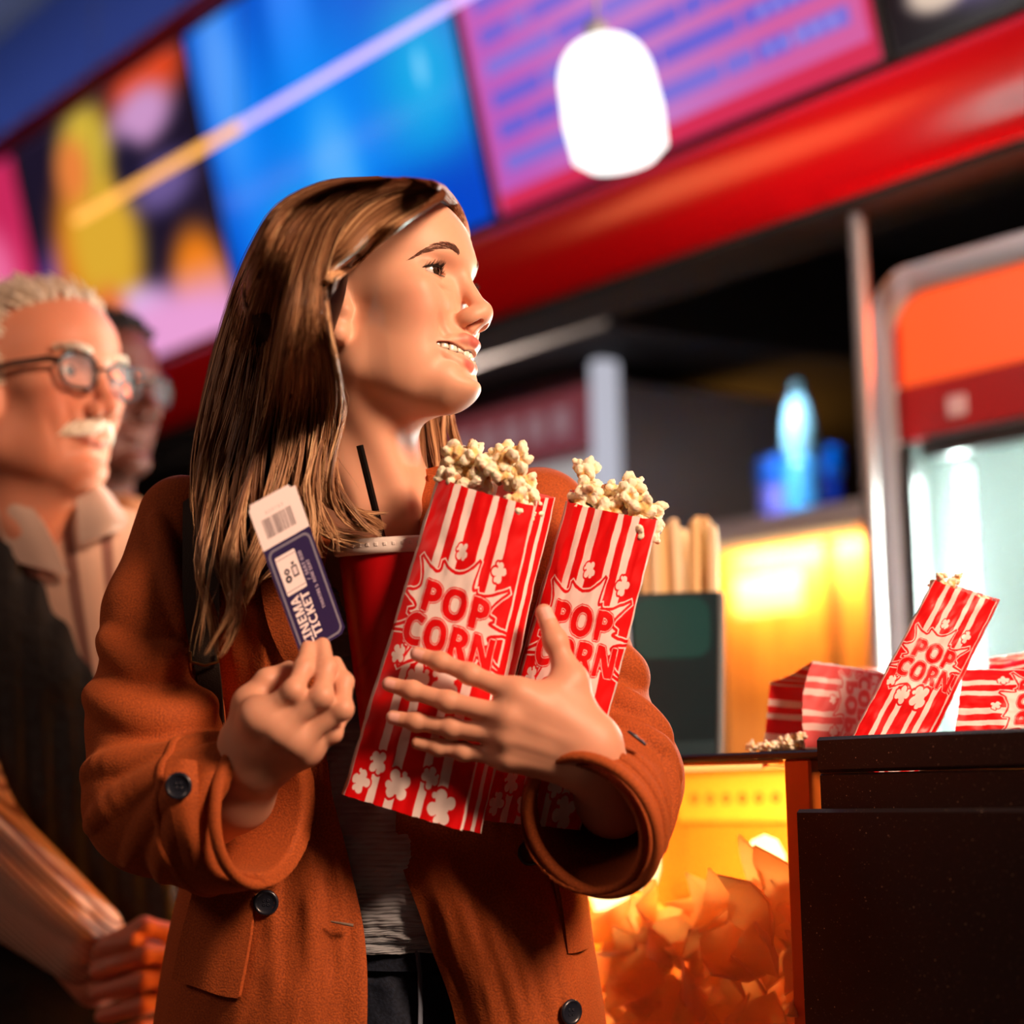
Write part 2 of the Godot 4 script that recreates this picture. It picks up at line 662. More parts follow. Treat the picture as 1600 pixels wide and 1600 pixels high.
func build_screens() -> void:
	var bezel := mat("screen bezel", C8(12, 12, 16), 0.4)
	var pics := []
	# pink promotional screen
	pics.append([picture(96, 64, C8(200, 40, 90), [
		[0.35, 0.5, 0.5, 0.28, C8(235, 70, 120), 0.5, 0.0], [0.2, 0.25, 0.18, 0.12, C8(240, 150, 190), 0.5, 0.0], [0.75, 0.45, 0.12, 0.2, C8(240, 110, 160), 0.6, 0.0],
		[0.5, 0.95, 0.9, 0.22, C8(110, 80, 200), 0.5, 0.0], [0.8, 0.88, 0.14, 0.13, C8(225, 205, 240), 0.4, 0.0]]), 1.0,
		"pink and purple promotional screen, furthest along the row above the stand"])
	# food
	pics.append([picture(128, 88, C8(28, 20, 40), [
		[0.12, 0.75, 0.14, 0.3, C8(110, 70, 190), 0.4, 0.0], [0.33, 0.62, 0.22, 0.42, C8(226, 120, 30), 0.35, 0.0], [0.42, 0.5, 0.2, 0.3, C8(222, 170, 50), 0.4, 0.0], [0.42, 0.14, 0.15, 0.16, C8(214, 180, 60), 0.45, 0.0],
		[0.32, 0.2, 0.09, 0.12, C8(235, 130, 60), 0.5, 0.0], [0.8, 0.04, 0.2, 0.12, C8(225, 70, 30), 0.5, 0.0], [0.74, 0.16, 0.16, 0.1, C8(205, 150, 200), 0.5, 0.0],
		[0.78, 0.42, 0.16, 0.09, C8(110, 90, 150), 0.6, 0.0], [0.86, 0.82, 0.13, 0.2, C8(245, 130, 25), 0.45, 0.0], [0.22, 0.86, 0.12, 0.14, C8(235, 60, 60), 0.5, 0.0],
		[0.5, 0.86, 0.2, 0.13, C8(215, 195, 240), 0.4, 0.0], [0.62, 0.98, 0.6, 0.2, C8(236, 160, 214), 0.5, 0.0], [0.36, 0.8, 0.1, 0.12, C8(232, 110, 60), 0.5, 0.0], [0.62, 0.3, 0.08, 0.1, C8(30, 24, 48), 0.6, 0.0]]), 1.0,
		"food menu screen with yellow and orange dishes on black, left of the blue screen"])
	# blue
	pics.append([picture(128, 88, C8(0, 84, 205), [
		[0.15, 0.35, 0.11, 0.5, C8(30, 130, 250), 0.7, 0.0], [0.12, 0.2, 0.08, 0.3, C8(110, 170, 255, 0.7), 0.7, 0.0], [0.45, 0.16, 0.08, 0.3, C8(60, 130, 250), 0.6, 0.0], [0.5, 0.6, 0.3, 0.4, C8(0, 140, 250), 0.8, 0.0],
		[0.5, 0.72, 0.09, 0.25, C8(80, 175, 255), 0.6, 0.0], [0.88, 0.52, 0.15, 0.24, C8(0, 170, 235), 0.8, 0.0], [0.87, 0.5, 0.02, 0.06, C8(110, 205, 255), 0.5, 0.0], [0.75, 0.95, 0.4, 0.16, C8(0, 70, 200), 0.6, 0.0],
		[0.3, 0.8, 0.12, 0.12, C8(0, 165, 245), 0.8, 0.0]]), 1.0,
		"bright blue screen showing pale blue light shapes, above the woman's head"])
	# list
	var im := Image.create(256, 172, false, Image.FORMAT_RGBA8)
	for j in 172:
		for i in 256:
			var x := i / 256.0
			var y := j / 172.0
			var c := C8(190, 92, 190).lerp(C8(214, 96, 160), x)
			c = c.lerp(C8(196, 140, 214), clampf(1.2 - absf(x - 0.45) * 3.5, 0, 1) * 0.6)
			im.set_pixel(i, j, c)
	var blue := C8(104, 98, 214)
	for r in 10:
		var y := 6 + int(r * 15.6)
		var x := 12
		while x < 244:
			var w := 14 + (x * 7 + r * 31) % 46
			im.fill_rect(Rect2i(x, y, mini(w, 244 - x), 8), blue if (x + r) % 3 else C8(126, 112, 216))
			x += w + 2
		for k in 5:
			im.fill_rect(Rect2i(196 + k * 9, y + 2, 5, 4), C8(146, 140, 232))
	im.fill_rect(Rect2i(0, 163, 256, 9), C8(214, 44, 84))
	im.fill_rect(Rect2i(0, 0, 3, 172), C8(206, 70, 130))
	im.fill_rect(Rect2i(252, 0, 4, 172), C8(206, 40, 80))
	pics.append([im, 1.0, "purple and pink menu list screen with rows of blue lettering, right of the blue screen"])
	# photos on black
	pics.append([picture(128, 88, C8(14, 10, 20), [
		[0.2, 0.75, 0.16, 0.2, C8(150, 130, 205), 0.3, 0.0], [0.1, 0.9, 0.06, 0.05, C8(225, 200, 180), 0.4, 0.0], [0.36, 0.86, 0.08, 0.06, C8(210, 180, 190), 0.4, 0.0], [0.16, 0.72, 0.08, 0.05, C8(60, 90, 80), 0.4, 0.0],
		[0.36, 0.66, 0.14, 0.1, C8(235, 60, 30), 0.3, 0.0], [0.55, 0.88, 0.06, 0.05, C8(120, 90, 160), 0.4, 0.0], [0.7, 0.8, 0.16, 0.14, C8(60, 40, 110), 0.4, 0.0], [0.8, 0.4, 0.2, 0.3, C8(200, 130, 60), 0.4, 0.0]]), 1.0,
		"black photo menu screen with coloured snack pictures, nearest end of the row above the stand"])
	var tilt := Basis(Vector3.RIGHT, deg_to_rad(13.0))
	for k in 5:
		var x0 := -3.19 + k * 1.068
		var o := thing("menu_screen", pics[k][2], "screen", Vector3.ZERO, "screens over the concession stand")
		o.transform = stand * Transform3D(tilt, Vector3(x0, 2.205, 0.01))
		put("casing", chamfer_box(Vector3(1.064, 0.72, 0.04), 0.006, Vector3(0.532, 0.36, -0.021)).mesh(), bezel, o)
		var b := 0.012
		put("display", face_quad(Vector2(b, b), Vector2(1.064 - b, 0.72 - b), 0.0012).mesh(), screen_mat(pics[k][0], pics[k][1]), o)
		var cols := [C8(220, 60, 120), C8(220, 140, 60), C8(30, 110, 240), C8(190, 100, 200), C8(120, 60, 90)]
		area_light(o.transform * Transform3D(Basis(Vector3.UP, PI), Vector3(0.532, 0.36, 0.02)), Vector2(1.0, 0.68), cols[k], 0.22, "screen_light")
	# added, unseen strip on the band above the screens to brighten the navy wall
	var cove := thing("added_cove_light", "long added light strip, unseen on the dark red band, brightening the navy wall", "light")
	cove.transform = stand * Transform3D(Basis(), Vector3(-1.0, 2.962, 0.16))
	put("tube", chamfer_box(Vector3(6.0, 0.012, 0.02), 0.003).mesh(), glow("added cove tube", C8(200, 215, 255), 1.0), cove)
	area_light(cove.transform * Transform3D(Basis(Vector3.RIGHT, PI * 0.62), Vector3(0, 0.008, 0)), Vector2(6.0, 0.02), C8(200, 215, 255), 7.5, "added_cove_source")
	# glowing tube added in place of a light streak reflected in the screens
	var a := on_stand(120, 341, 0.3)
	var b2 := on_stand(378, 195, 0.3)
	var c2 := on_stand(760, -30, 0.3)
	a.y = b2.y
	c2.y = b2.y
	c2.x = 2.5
	var streak_node := thing("streak_tube", "added glowing tube, amber then lavender, imitating a streak reflected in the menu screens", "light strip", S(b2.x, b2.y, 0.3))
	part("amber_tube", tube(line_pts(S(a.x, a.y, 0.3), S(b2.x, b2.y, 0.3)), PackedFloat32Array([0.011, 0.011]), 10), glow("amber tube", C8(255, 178, 84), 1.5), streak_node)
	part("lavender_tube", tube(line_pts(S(b2.x, b2.y, 0.3), S(c2.x, c2.y, 0.3)), PackedFloat32Array([0.009, 0.009]), 10), glow("lavender tube", C8(206, 178, 246), 1.5), streak_node)
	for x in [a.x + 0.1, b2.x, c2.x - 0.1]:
		part("hanger", tube(line_pts(S(x, b2.y, 0.3), S(x, ROOM_HI.y, 0.3)), PackedFloat32Array([0.0015, 0.0015]), 6), mat("wire", C8(30, 30, 34), 0.5), streak_node)
	# the white pendant lamp
	var lp := on_stand(955, 165, 0.5)
	var lamp := thing("pendant_lamp", "glowing white dome pendant lamp in front of the purple menu list screen", "lamp", S(lp.x, lp.y, lp.z))
	lamp.basis = Basis(cam_t.basis.z, deg_to_rad(9.0)).scaled(Vector3.ONE * 0.84)
	var pr := PackedVector2Array()
	for k in 13:
		var t := k / 12.0
		pr.append(Vector2(0.085 * pow(sin(t * PI * 0.5), 0.7), 0.125 - 0.09 * (1 - cos(t * PI * 0.5))))
	pr.append(Vector2(0.089, -0.02))
	pr.append(Vector2(0.084, -0.085))
	pr.append(Vector2(0.06, -0.105))
	pr.append(Vector2(0.0, -0.11))
	put("shade", lathe(pr, 40).mesh(), glow("opal shade", C8(255, 253, 250), 1.6), lamp)
	put("cap", lathe(PackedVector2Array([Vector2(0.0, 0.15), Vector2(0.02, 0.15), Vector2(0.022, 0.12), Vector2(0.0, 0.12)]), 20).mesh(), mat("lamp cap", C8(150, 150, 156), 0.4), lamp)
	var top := lamp.transform.affine_inverse() * Vector3(lamp.position.x, ROOM_HI.y, lamp.position.z)
	put("cord", tube(line_pts(Vector3(0, 0.14, 0), top), PackedFloat32Array([0.003, 0.003]), 8).mesh(), mat("lamp cord", C8(160, 160, 170), 0.6), lamp)
	omni(lamp.position, 0.06, C8(255, 250, 240), 0.25, "pendant_light")

# ---------------------------------------------------------------- the concession stand behind the counter
func rounded_outline(lo: Vector2, hi: Vector2, r: float, corners := Vector4(1, 1, 1, 1), n := 8) -> PackedVector2Array:
	# counter-clockwise from lower left; corners: ll, lr, ur, ul
	var o := PackedVector2Array()
	var cs := [Vector2(lo.x, lo.y), Vector2(hi.x, lo.y), Vector2(hi.x, hi.y), Vector2(lo.x, hi.y)]
	for k in 4:
		var rr: float = r * corners[k]
		var p: Vector2 = cs[k]
		if rr < 1e-5:
			o.append(p)
			continue
		var c := p + Vector2(rr if p.x == lo.x else -rr, rr if p.y == lo.y else -rr)
		for j in n + 1:
			var a := PI + k * PI / 2 + PI / 2 * j / n
			o.append(c + Vector2(cos(a), sin(a)) * rr)
	return o

func stand_thing(called: String, label: String, category: String, at: Vector3, group := "") -> Node3D:
	var o := thing(called, label, category, Vector3.ZERO, group)
	o.transform = stand * Transform3D(Basis(), at)
	return o

func fridge_x() -> float:
	return on_stand(1364, 600, -0.1).x

func build_fridge() -> void:
	var silver := mat("satin silver trim", C8(176, 176, 188), 0.3, 0.35)
	var black := mat("fridge black", C8(18, 18, 20), 0.4)
	var o := stand_thing("drinks_fridge", "drinks fridge with a silver rounded frame, lit orange header and bright glass door", "fridge", Vector3(fridge_x(), 0, -0.1))
	var w := 0.62
	var h := 1.915
	var d := 0.55
	# cabinet shell: back, sides, floor and roof
	var shell := MB.new()
	shell.join(box_at(Vector3(0, 0.02, -d), Vector3(0.03, h - 0.06, -0.04), 0.004))
	shell.join(box_at(Vector3(w - 0.03, 0.02, -d), Vector3(w, h - 0.06, -0.04), 0.004))
	shell.join(box_at(Vector3(0, 0.02, -d), Vector3(w, 0.16, -0.04), 0.004))
	shell.join(box_at(Vector3(0, h - 0.08, -d), Vector3(w, h - 0.03, -0.04), 0.004))
	put("cabinet", shell.mesh(), black, o)
	put("liner", box_at(Vector3(0.03, 0.16, -d), Vector3(w - 0.03, h - 0.08, -d + 0.02), 0.002).mesh(), mat("white liner", C8(214, 236, 230), 0.4), o)
	# silver arch frame round the front
	var outer := rounded_outline(Vector2(0, 0.02), Vector2(w, h), 0.085, Vector4(0, 0, 1, 1))
	var inner := rounded_outline(Vector2(0.036, 0.06), Vector2(w - 0.036, h - 0.042), 0.07, Vector4(0, 0, 1, 1))
	var fr := MB.new()
	var rows := []
	for q in [[outer, -0.04], [outer, -0.006], [outer, 0.0], [inner, 0.0], [inner, -0.04]]:
		var row := PackedVector3Array()
		for p in q[0]:
			row.append(Vector3(p.x, p.y, q[1]))
		rows.append(row)
	fr.grid(rows, true)
	put("frame", fr.mesh(), silver, o)
	# lit header
	var hd := rounded_outline(Vector2(0.038, 1.726), Vector2(w - 0.038, h - 0.044), 0.066, Vector4(0, 0, 1, 1))
	var hm := slab(hd, 0.03)
	put("header_sign", hm.mesh(), glow("orange header light", C8(255, 84, 26), 1.15), o, Vector3(0, 0, -0.03))
	put("header_edge", box_at(Vector3(0.036, 1.726, -0.04), Vector3(0.05, h - 0.09, -0.012), 0.002).mesh(), mat("red header edge", C8(214, 14, 6), 0.4), o)
	put("header_band", box_at(Vector3(0.036, 1.635, -0.045), Vector3(w - 0.036, 1.722, -0.012), 0.004).mesh(), mat("dark red band", C8(150, 18, 26), 0.35), o)
	put("header_stud", box_at(Vector3(0.15, 1.655, -0.012), Vector3(0.19, 1.69, -0.004), 0.004).mesh(), mat("pale stud", C8(200, 160, 165), 0.4), o)
	# door: black frame, pane
	var dr := Node3D.new()
	dr.name = "door"
	o.add_child(dr, true)
	var df := MB.new()
	df.join(box_at(Vector3(0.037, 0.17, -0.045), Vector3(0.066, 1.63, -0.01), 0.003))
	df.join(box_at(Vector3(w - 0.085, 0.17, -0.045), Vector3(w - 0.037, 1.63, -0.01), 0.003))
	df.join(box_at(Vector3(0.085, 1.6, -0.045), Vector3(w - 0.066, 1.63, -0.01), 0.003))
	df.join(box_at(Vector3(0.066, 0.17, -0.045), Vector3(w - 0.085, 0.21, -0.01), 0.003))
	put("door_frame", df.mesh(), black, dr)
	var glass := mat("fridge glass", Color(0.8, 0.95, 0.92, 0.08), 0.02)
	glass.transparency = BaseMaterial3D.TRANSPARENCY_ALPHA
	put("pane", box_at(Vector3(0.066, 0.21, -0.034), Vector3(w - 0.085, 1.6, -0.028), 0.001).mesh(), glass, dr)
	put("handle", box_at(Vector3(w - 0.075, 0.7, -0.008), Vector3(w - 0.05, 1.3, 0.02), 0.006).mesh(), silver, dr)
	# light tubes inside, one at each side
	for x in [0.118, w - 0.125]:
		put("light_tube", chamfer_box(Vector3(0.036, 1.32, 0.018), 0.008, Vector3(x, 0.93, -0.075)).mesh(), glow("fridge tube light", C8(232, 255, 246), 3.0), o)
		area_light(o.transform * Transform3D(Basis(), Vector3(x, 0.93, -0.088)), Vector2(0.024, 1.3), C8(234, 255, 246), 17.0, "fridge_light")
		area_light(o.transform * Transform3D(Basis(Vector3.UP, PI), Vector3(x, 0.93, -0.062)), Vector2(0.024, 1.3), C8(234, 255, 246), 5.0, "fridge_light")
	area_light(o.transform * Transform3D(Basis(Vector3.UP, PI), Vector3(w * 0.5, 1.8, 0.0)), Vector2(0.5, 0.12), C8(255, 90, 30), 0.6, "header_light")
	# shelves
	var wire := mat("shelf wire", C8(200, 216, 214), 0.35, 0.5)
	var shelf_y := [0.2, 0.52, 0.86, 1.2]
	for y in shelf_y:
		var sm := MB.new()
		sm.join(box_at(Vector3(0.035, y, -0.16), Vector3(w - 0.035, y + 0.014, -0.145), 0.003))
		for k in 12:
			sm.join(box_at(Vector3(0.05 + k * 0.047, y + 0.002, -0.5), Vector3(0.056 + k * 0.047, y + 0.008, -0.15), 0.001))
		put("shelf", sm.mesh(), wire, o)
	# bottles
	var bp := PackedVector2Array([Vector2(0, 0), Vector2(0.028, 0), Vector2(0.031, 0.006), Vector2(0.031, 0.13), Vector2(0.029, 0.155), Vector2(0.014, 0.2), Vector2(0.0125, 0.228), Vector2(0.0, 0.23)])
	var capp := PackedVector2Array([Vector2(0, 0.228), Vector2(0.0145, 0.226), Vector2(0.0145, 0.246), Vector2(0.0, 0.248)])
	var lab := PackedVector2Array([Vector2(0.0312, 0.045), Vector2(0.0318, 0.047), Vector2(0.0318, 0.108), Vector2(0.0312, 0.11)])
	var juice := [mat("pale yellow drink", C8(222, 224, 120), 0.15), mat("clear drink", C8(196, 226, 220), 0.1), mat("deep blue drink", C8(30, 60, 120), 0.15), mat("red drink", C8(190, 40, 40), 0.15)]
	var capm := [mat("white cap", C8(235, 235, 235), 0.4), mat("blue cap", C8(30, 70, 180), 0.4)]
	var labm := [mat("white label", C8(226, 236, 236), 0.5), mat("yellow label", C8(226, 216, 90), 0.5), mat("blue label", C8(40, 90, 170), 0.5)]
	var bm := lathe(bp, 20).mesh()
	var cm := lathe(capp, 16).mesh()
	var lm := lathe(lab, 20).mesh()
	var pick := [[0, 1, 0, 2, 0, 1], [2, 0, 1, 0, 2, 0], [1, 1, 0, 3, 1, 0]]
	var rowname := ["bottom", "middle", "top"]
	for r in 3:
		for k in 6:
			var c: int = pick[r][k]
			var at := Vector3(0.16 + k * 0.066, shelf_y[r + 1] + 0.014, -0.22)
			var cname: String = ["pale yellow", "clear", "deep blue", "red"][c]
			var b := stand_thing("drink_bottle", "%s drink bottle on the %s lit shelf of the drinks fridge" % [cname, rowname[r]], "bottle", Vector3(fridge_x(), 0, -0.1) + at, "%s bottles on the %s fridge shelf" % [cname, rowname[r]])
			put("glass_body", bm, juice[c], b)
			put("cap", cm, capm[1 if c == 2 else 0], b)
			put("label", lm, labm[1 if c == 0 else 2 if c == 3 else 0], b)

func build_stand() -> void:
	build_fridge()
	var grey := mat("grey metal post", C8(120, 112, 112), 0.4, 0.5)
	var pole := stand_thing("support_post", "slim grey metal post standing left of the drinks fridge", "post", Vector3(on_stand(1350, 560, -0.035).x, 0, -0.035))
	put("shaft", lathe(PackedVector2Array([Vector2(0.0, 0.0), Vector2(0.013, 0.0), Vector2(0.013, 2.0), Vector2(0.0, 2.0)]), 20).mesh(), grey, pole)
	put("foot", lathe(PackedVector2Array([Vector2(0.014, 0.03), Vector2(0.03, 0.012), Vector2(0.034, 0.0), Vector2(0.0, 0.0)]), 20).mesh(), grey, pole)
	# wooden cabinet with a white top
	var wood := mat("honey wood", C8(206, 138, 60), 0.45)
	var wg := noise_tex(0.02, 4, ramp2(Color(0.8, 0.72, 0.6), Color(1, 1, 1)), 256, 9)
	wood.albedo_texture = wg
	wood.uv1_triplanar = true
	wood.uv1_scale = Vector3(5, 0.7, 5)
	var cz := -0.72
	var cl := on_stand(1118, 836, cz)
	var crr := on_stand(1376, 775, cz)
	var ct := (cl.y + crr.y) * 0.5
	var cw := crr.x - cl.x
	var cab := stand_thing("wooden_cabinet", "tall honey coloured wooden cabinet with a white top, left of the grey post", "cabinet", Vector3(cl.x, 0, cz))
	put("body", box_at(Vector3(0, 0.0, -0.42), Vector3(cw, ct - 0.05, -0.02), 0.004).mesh(), wood, cab)
	put("worktop", box_at(Vector3(-0.02, ct - 0.05, -0.44), Vector3(cw + 0.02, ct, 0.075), 0.006).mesh(), mat("white worktop", C8(225, 214, 210), 0.4), cab)
	put("door", box_at(Vector3(0.006, 0.02, -0.02), Vector3(cw * 0.66, ct - 0.06, 0.0), 0.003).mesh(), wood, cab)
	put("door", box_at(Vector3(cw * 0.735, 0.02, -0.02), Vector3(cw - 0.006, ct - 0.06, 0.0), 0.003).mesh(), wood, cab)
	put("door_gap", box_at(Vector3(cw * 0.66, 0.02, -0.022), Vector3(cw * 0.735, ct - 0.06, -0.014), 0.002).mesh(), mat("dark gap", C8(40, 24, 14), 0.7), cab)
	put("highlight_patch", box_at(Vector3(0.06, ct - 0.2, 0.0), Vector3(0.27, ct - 0.12, 0.0015), 0.0005).mesh(), mat("pale sticker", C8(206, 168, 130), 0.5), cab)  # pale patch painted on as the highlight of the door
	# unseen strips added for light: warm under the worktop, cool over the popcorn machine
	put("added_strip_light", box_at(Vector3(0.02, ct - 0.062, 0.050), Vector3(cw - 0.02, ct - 0.05, 0.066), 0.002).mesh(), glow("warm strip", C8(255, 206, 140), 1.2), cab)
	area_light(cab.transform * Transform3D(Basis(Vector3.RIGHT, deg_to_rad(-68.0)), Vector3(cw * 0.5, ct - 0.066, 0.058)), Vector2(cw - 0.06, 0.02), C8(255, 200, 124), 1.25, "added_strip_source")
	var dl := stand_thing("added_header_lamp", "added cool strip lamp, unseen behind the header, above the popcorn machine", "lamp", Vector3(-0.85, 2.27, -0.20))
	put("housing", box_at(Vector3(-0.26, -0.004, -0.02), Vector3(0.26, 0.03, 0.02), 0.003).mesh(), mat("lamp housing", C8(40, 40, 40), 0.5), dl)
	put("diffuser", box_at(Vector3(-0.25, -0.012, -0.016), Vector3(0.25, -0.004, 0.016), 0.002).mesh(), glow("cool strip", C8(255, 236, 220), 1.2), dl)
	area_light(dl.transform * Transform3D(Basis(Vector3.RIGHT, deg_to_rad(-58.0)), Vector3(0, -0.02, -0.006)), Vector2(0.48, 0.03), C8(255, 226, 206), 18.0, "added_strip_source")
	# jars and bottle on the cabinet
	var top := ct
	var jz := cz - 0.14
	var j1 := on_stand(1212, 740, jz)
	var j2 := on_stand(1284, 735, jz)
	var blue := mat("bright blue lid", C8(0, 96, 206), 0.3)
	for k in 2:
		var x: float = (j1 if k == 0 else j2).x
		var j := stand_thing("lidded_jar", ["left jar with a wide bright blue lid on the wooden cabinet", "right jar with a wide bright blue lid on the wooden cabinet, nearer the grey post"][k], "jar", Vector3(x, top, jz), "")
		put("jar_body", lathe(PackedVector2Array([Vector2(0, 0), Vector2(0.036, 0), Vector2(0.04, 0.006), Vector2(0.042, 0.095), Vector2(0.036, 0.105), Vector2(0, 0.105)]), 24).mesh(), mat("jar", [C8(120, 120, 220), C8(20, 60, 180)][k], 0.2), j)
		put("lid", lathe(PackedVector2Array([Vector2(0, 0.166), Vector2(0.044, 0.166), Vector2(0.048, 0.158), Vector2(0.048, 0.112), Vector2(0.044, 0.102), Vector2(0.0, 0.102)]), 24).mesh(), blue, j)
	var sp := on_stand(1250, 720, jz + 0.075)
	var sb := stand_thing("spray_bottle", "tall teal and pale blue tapered bottle standing between the two blue lidded jars", "bottle", Vector3(sp.x, top, jz + 0.075))
	sb.scale = Vector3(1.1, 1.22, 1.1)
	put("bottle_body", lathe(PackedVector2Array([Vector2(0, 0), Vector2(0.030, 0), Vector2(0.032, 0.006), Vector2(0.032, 0.09), Vector2(0.026, 0.12), Vector2(0.0, 0.12)]), 24).mesh(), mat("teal liquid", C8(70, 160, 225), 0.2), sb)
	put("shoulder", lathe(PackedVector2Array([Vector2(0.0265, 0.118), Vector2(0.033, 0.145), Vector2(0.032, 0.175), Vector2(0.024, 0.205), Vector2(0.013, 0.225), Vector2(0, 0.227)]), 24).mesh(), mat("pale aqua", C8(150, 215, 235), 0.25), sb)
	put("nozzle", lathe(PackedVector2Array([Vector2(0.014, 0.224), Vector2(0.013, 0.24), Vector2(0.006, 0.255), Vector2(0, 0.255)]), 16).mesh(), mat("green nozzle", C8(16, 84, 90), 0.4), sb)
	# unseen cool spot added behind the header to brighten the jars
	var so := S(0.1, 2.22, -0.24)
	var aim := S(sp.x, ct + 0.1, jz)
	var spot := thing("added_spot_lamp", "small added spot lamp, unseen behind the header, brightening the blue lidded jars", "lamp")
	spot.transform = looking(aim - so, so)
	put("barrel", lathe(PackedVector2Array([Vector2(0.022, 0.0), Vector2(0.024, 0.0), Vector2(0.024, 0.08), Vector2(0.0, 0.085)]), 20).mesh(), mat("lamp housing", C8(40, 40, 40), 0.5), spot).rotation.x = PI / 2
	put("lens", lathe(PackedVector2Array([Vector2(0.0, 0.004), Vector2(0.021, 0.004), Vector2(0.021, 0.002), Vector2(0, 0.002)]), 20).mesh(), glow("spot lens", C8(220, 235, 255), 1.2), spot).rotation.x = PI / 2
	var sl := SpotLight3D.new()
	sl.name = "added_spot_light"
	sl.light_color = C8(232, 240, 255)
	sl.light_energy = 2.0
	sl.light_size = 0.02
	sl.spot_angle = 13.0
	sl.spot_angle_attenuation = 0.5
	sl.spot_range = 14.0
	sl.shadow_enabled = true
	add_child(sl, true)
	sl.transform = looking(aim - so, so + (aim - so).normalized() * 0.01)
	var dish := stand_thing("small_dish", "small pale green dish at the right end of the cabinet top", "dish", Vector3(on_stand(1345, 775, jz).x, top, jz))
	put("bowl", lathe(PackedVector2Array([Vector2(0, 0.0), Vector2(0.02, 0.0), Vector2(0.038, 0.026), Vector2(0.036, 0.028), Vector2(0.018, 0.006), Vector2(0, 0.005)]), 24).mesh(), mat("green glaze", C8(110, 160, 140), 0.3), dish)
	# amber lamp further back
	var al := on_stand(1162, 755, -1.5)
	var amb := stand_thing("amber_lamp", "small glowing amber drum lamp on the dark back shelf beside the blue jars", "lamp", Vector3(al.x, al.y, -1.5))
	put("shade", lathe(PackedVector2Array([Vector2(0, 0.036), Vector2(0.07, 0.036), Vector2(0.078, 0.026), Vector2(0.078, -0.026), Vector2(0.07, -0.036), Vector2(0, -0.036)]), 28).mesh(), glow("amber shade", C8(255, 196, 92), 1.3), amb)
	put("stem", lathe(PackedVector2Array([Vector2(0.008, -0.036), Vector2(0.008, -0.13), Vector2(0.05, -0.14), Vector2(0.05, -0.15), Vector2(0, -0.15)]), 20).mesh(), mat("lamp stem", C8(40, 30, 24), 0.5), amb)
	omni(amb.position, 0.04, C8(255, 170, 70), 0.12, "amber_light")
	var shy := al.y - 0.15
	var shelf := stand_thing("back_shelf", "dark brown back shelf unit carrying the amber lamp", "shelf", Vector3(-0.7, 0, -1.72))
	put("board", box_at(Vector3(0, shy - 0.03, 0), Vector3(1.0, shy, 0.4), 0.003).mesh(), mat("dark walnut", C8(70, 34, 20), 0.5), shelf)
	put("side_panel", box_at(Vector3(0, 0, 0), Vector3(0.03, shy - 0.03, 0.38), 0.003).mesh(), mat("dark walnut", C8(70, 34, 20), 0.5), shelf)
	put("side_panel", box_at(Vector3(0.97, 0, 0), Vector3(1.0, shy - 0.03, 0.38), 0.003).mesh(), mat("dark walnut", C8(70, 34, 20), 0.5), shelf)
	put("back_panel", box_at(Vector3(0.0, 0, -0.02), Vector3(1.0, shy + 0.14, 0.0), 0.003).mesh(), mat("reddish panel", C8(120, 52, 28), 0.5), shelf)
	# white cup at the cabinet's foot
	var cupp := on_stand(1345, 1010, 0.05)
	var cu := stand_thing("paper_cup", "small white and pink paper cup standing in front of the wooden cabinet", "cup", Vector3(cupp.x, 1.118, 0.05))
	put("cup_wall", lathe(PackedVector2Array([Vector2(0, 0), Vector2(0.026, 0), Vector2(0.036, 0.1), Vector2(0.033, 0.1), Vector2(0.024, 0.006), Vector2(0, 0.006)]), 24).mesh(), mat("cup paper", C8(232, 206, 230), 0.5), cu)
	put("pink_band", lathe(PackedVector2Array([Vector2(0.0365, 0.095), Vector2(0.037, 0.128), Vector2(0.03, 0.138), Vector2(0, 0.14)]), 24).mesh(), mat("pink lid", C8(240, 120, 110), 0.5), cu)
	# popcorn machine far left, behind the woman's face
	var mp := on_stand(935, 560, -0.55)
	var mx := mp.x
	var mc := stand_thing("popcorn_machine", "grey and white machine with a burgundy sign and a bright white corner post", "popcorn machine", Vector3(mx - 0.75, 0, -1.15))
	var my := mp.y
	put("body", box_at(Vector3(0, 1.0, 0), Vector3(0.74, my - 0.04, 0.55), 0.01).mesh(), mat("machine grey", C8(168, 160, 156), 0.5), mc)
	put("glow_panel", box_at(Vector3(0.06, my - 0.62, 0.55), Vector3(0.69, my - 0.21, 0.556), 0.002).mesh(), glow("added panel glow", C8(176, 168, 166), 0.9), mc)  # grey body panel made to glow, its brightness added
	put("base", box_at(Vector3(-0.05, 0.0, -0.02), Vector3(0.82, 1.0, 0.6), 0.01).mesh(), mat("machine base", C8(52, 44, 44), 0.6), mc)
	put("sign", box_at(Vector3(0, my - 0.19, 0.55), Vector3(0.705, my - 0.045, 0.575), 0.004).mesh(), glow("glowing burgundy sign", C8(118, 52, 56), 0.9), mc)  # sign and lettering made to glow, since lamp light is blocked here
	for k in 5:
		put("sign_lettering", box_at(Vector3(0.14 + k * 0.1, my - 0.15, 0.575), Vector3(0.2 + k * 0.1, my - 0.085, 0.578), 0.001).mesh(), glow("glowing lettering", C8(146, 112, 116), 0.9), mc)
	put("corner_post", box_at(Vector3(0.712, 1.0, 0.54), Vector3(0.752, my, 0.6), 0.006).mesh(), glow("white post glow", C8(206, 206, 220), 0.8), mc)  # the white of the post is put in as glow
	put("trim_rail", box_at(Vector3(0, my - 0.045, 0.5), Vector3(0.715, my - 0.01, 0.58), 0.004).mesh(), mat("dark pink rail", C8(130, 84, 84), 0.4), mc)
	area_light(mc.transform * Transform3D(Basis(Vector3.UP, PI), Vector3(0.745, 1.5, 0.605)), Vector2(0.05, 0.8), C8(220, 220, 240), 0.12, "post_light")
	build_counter()

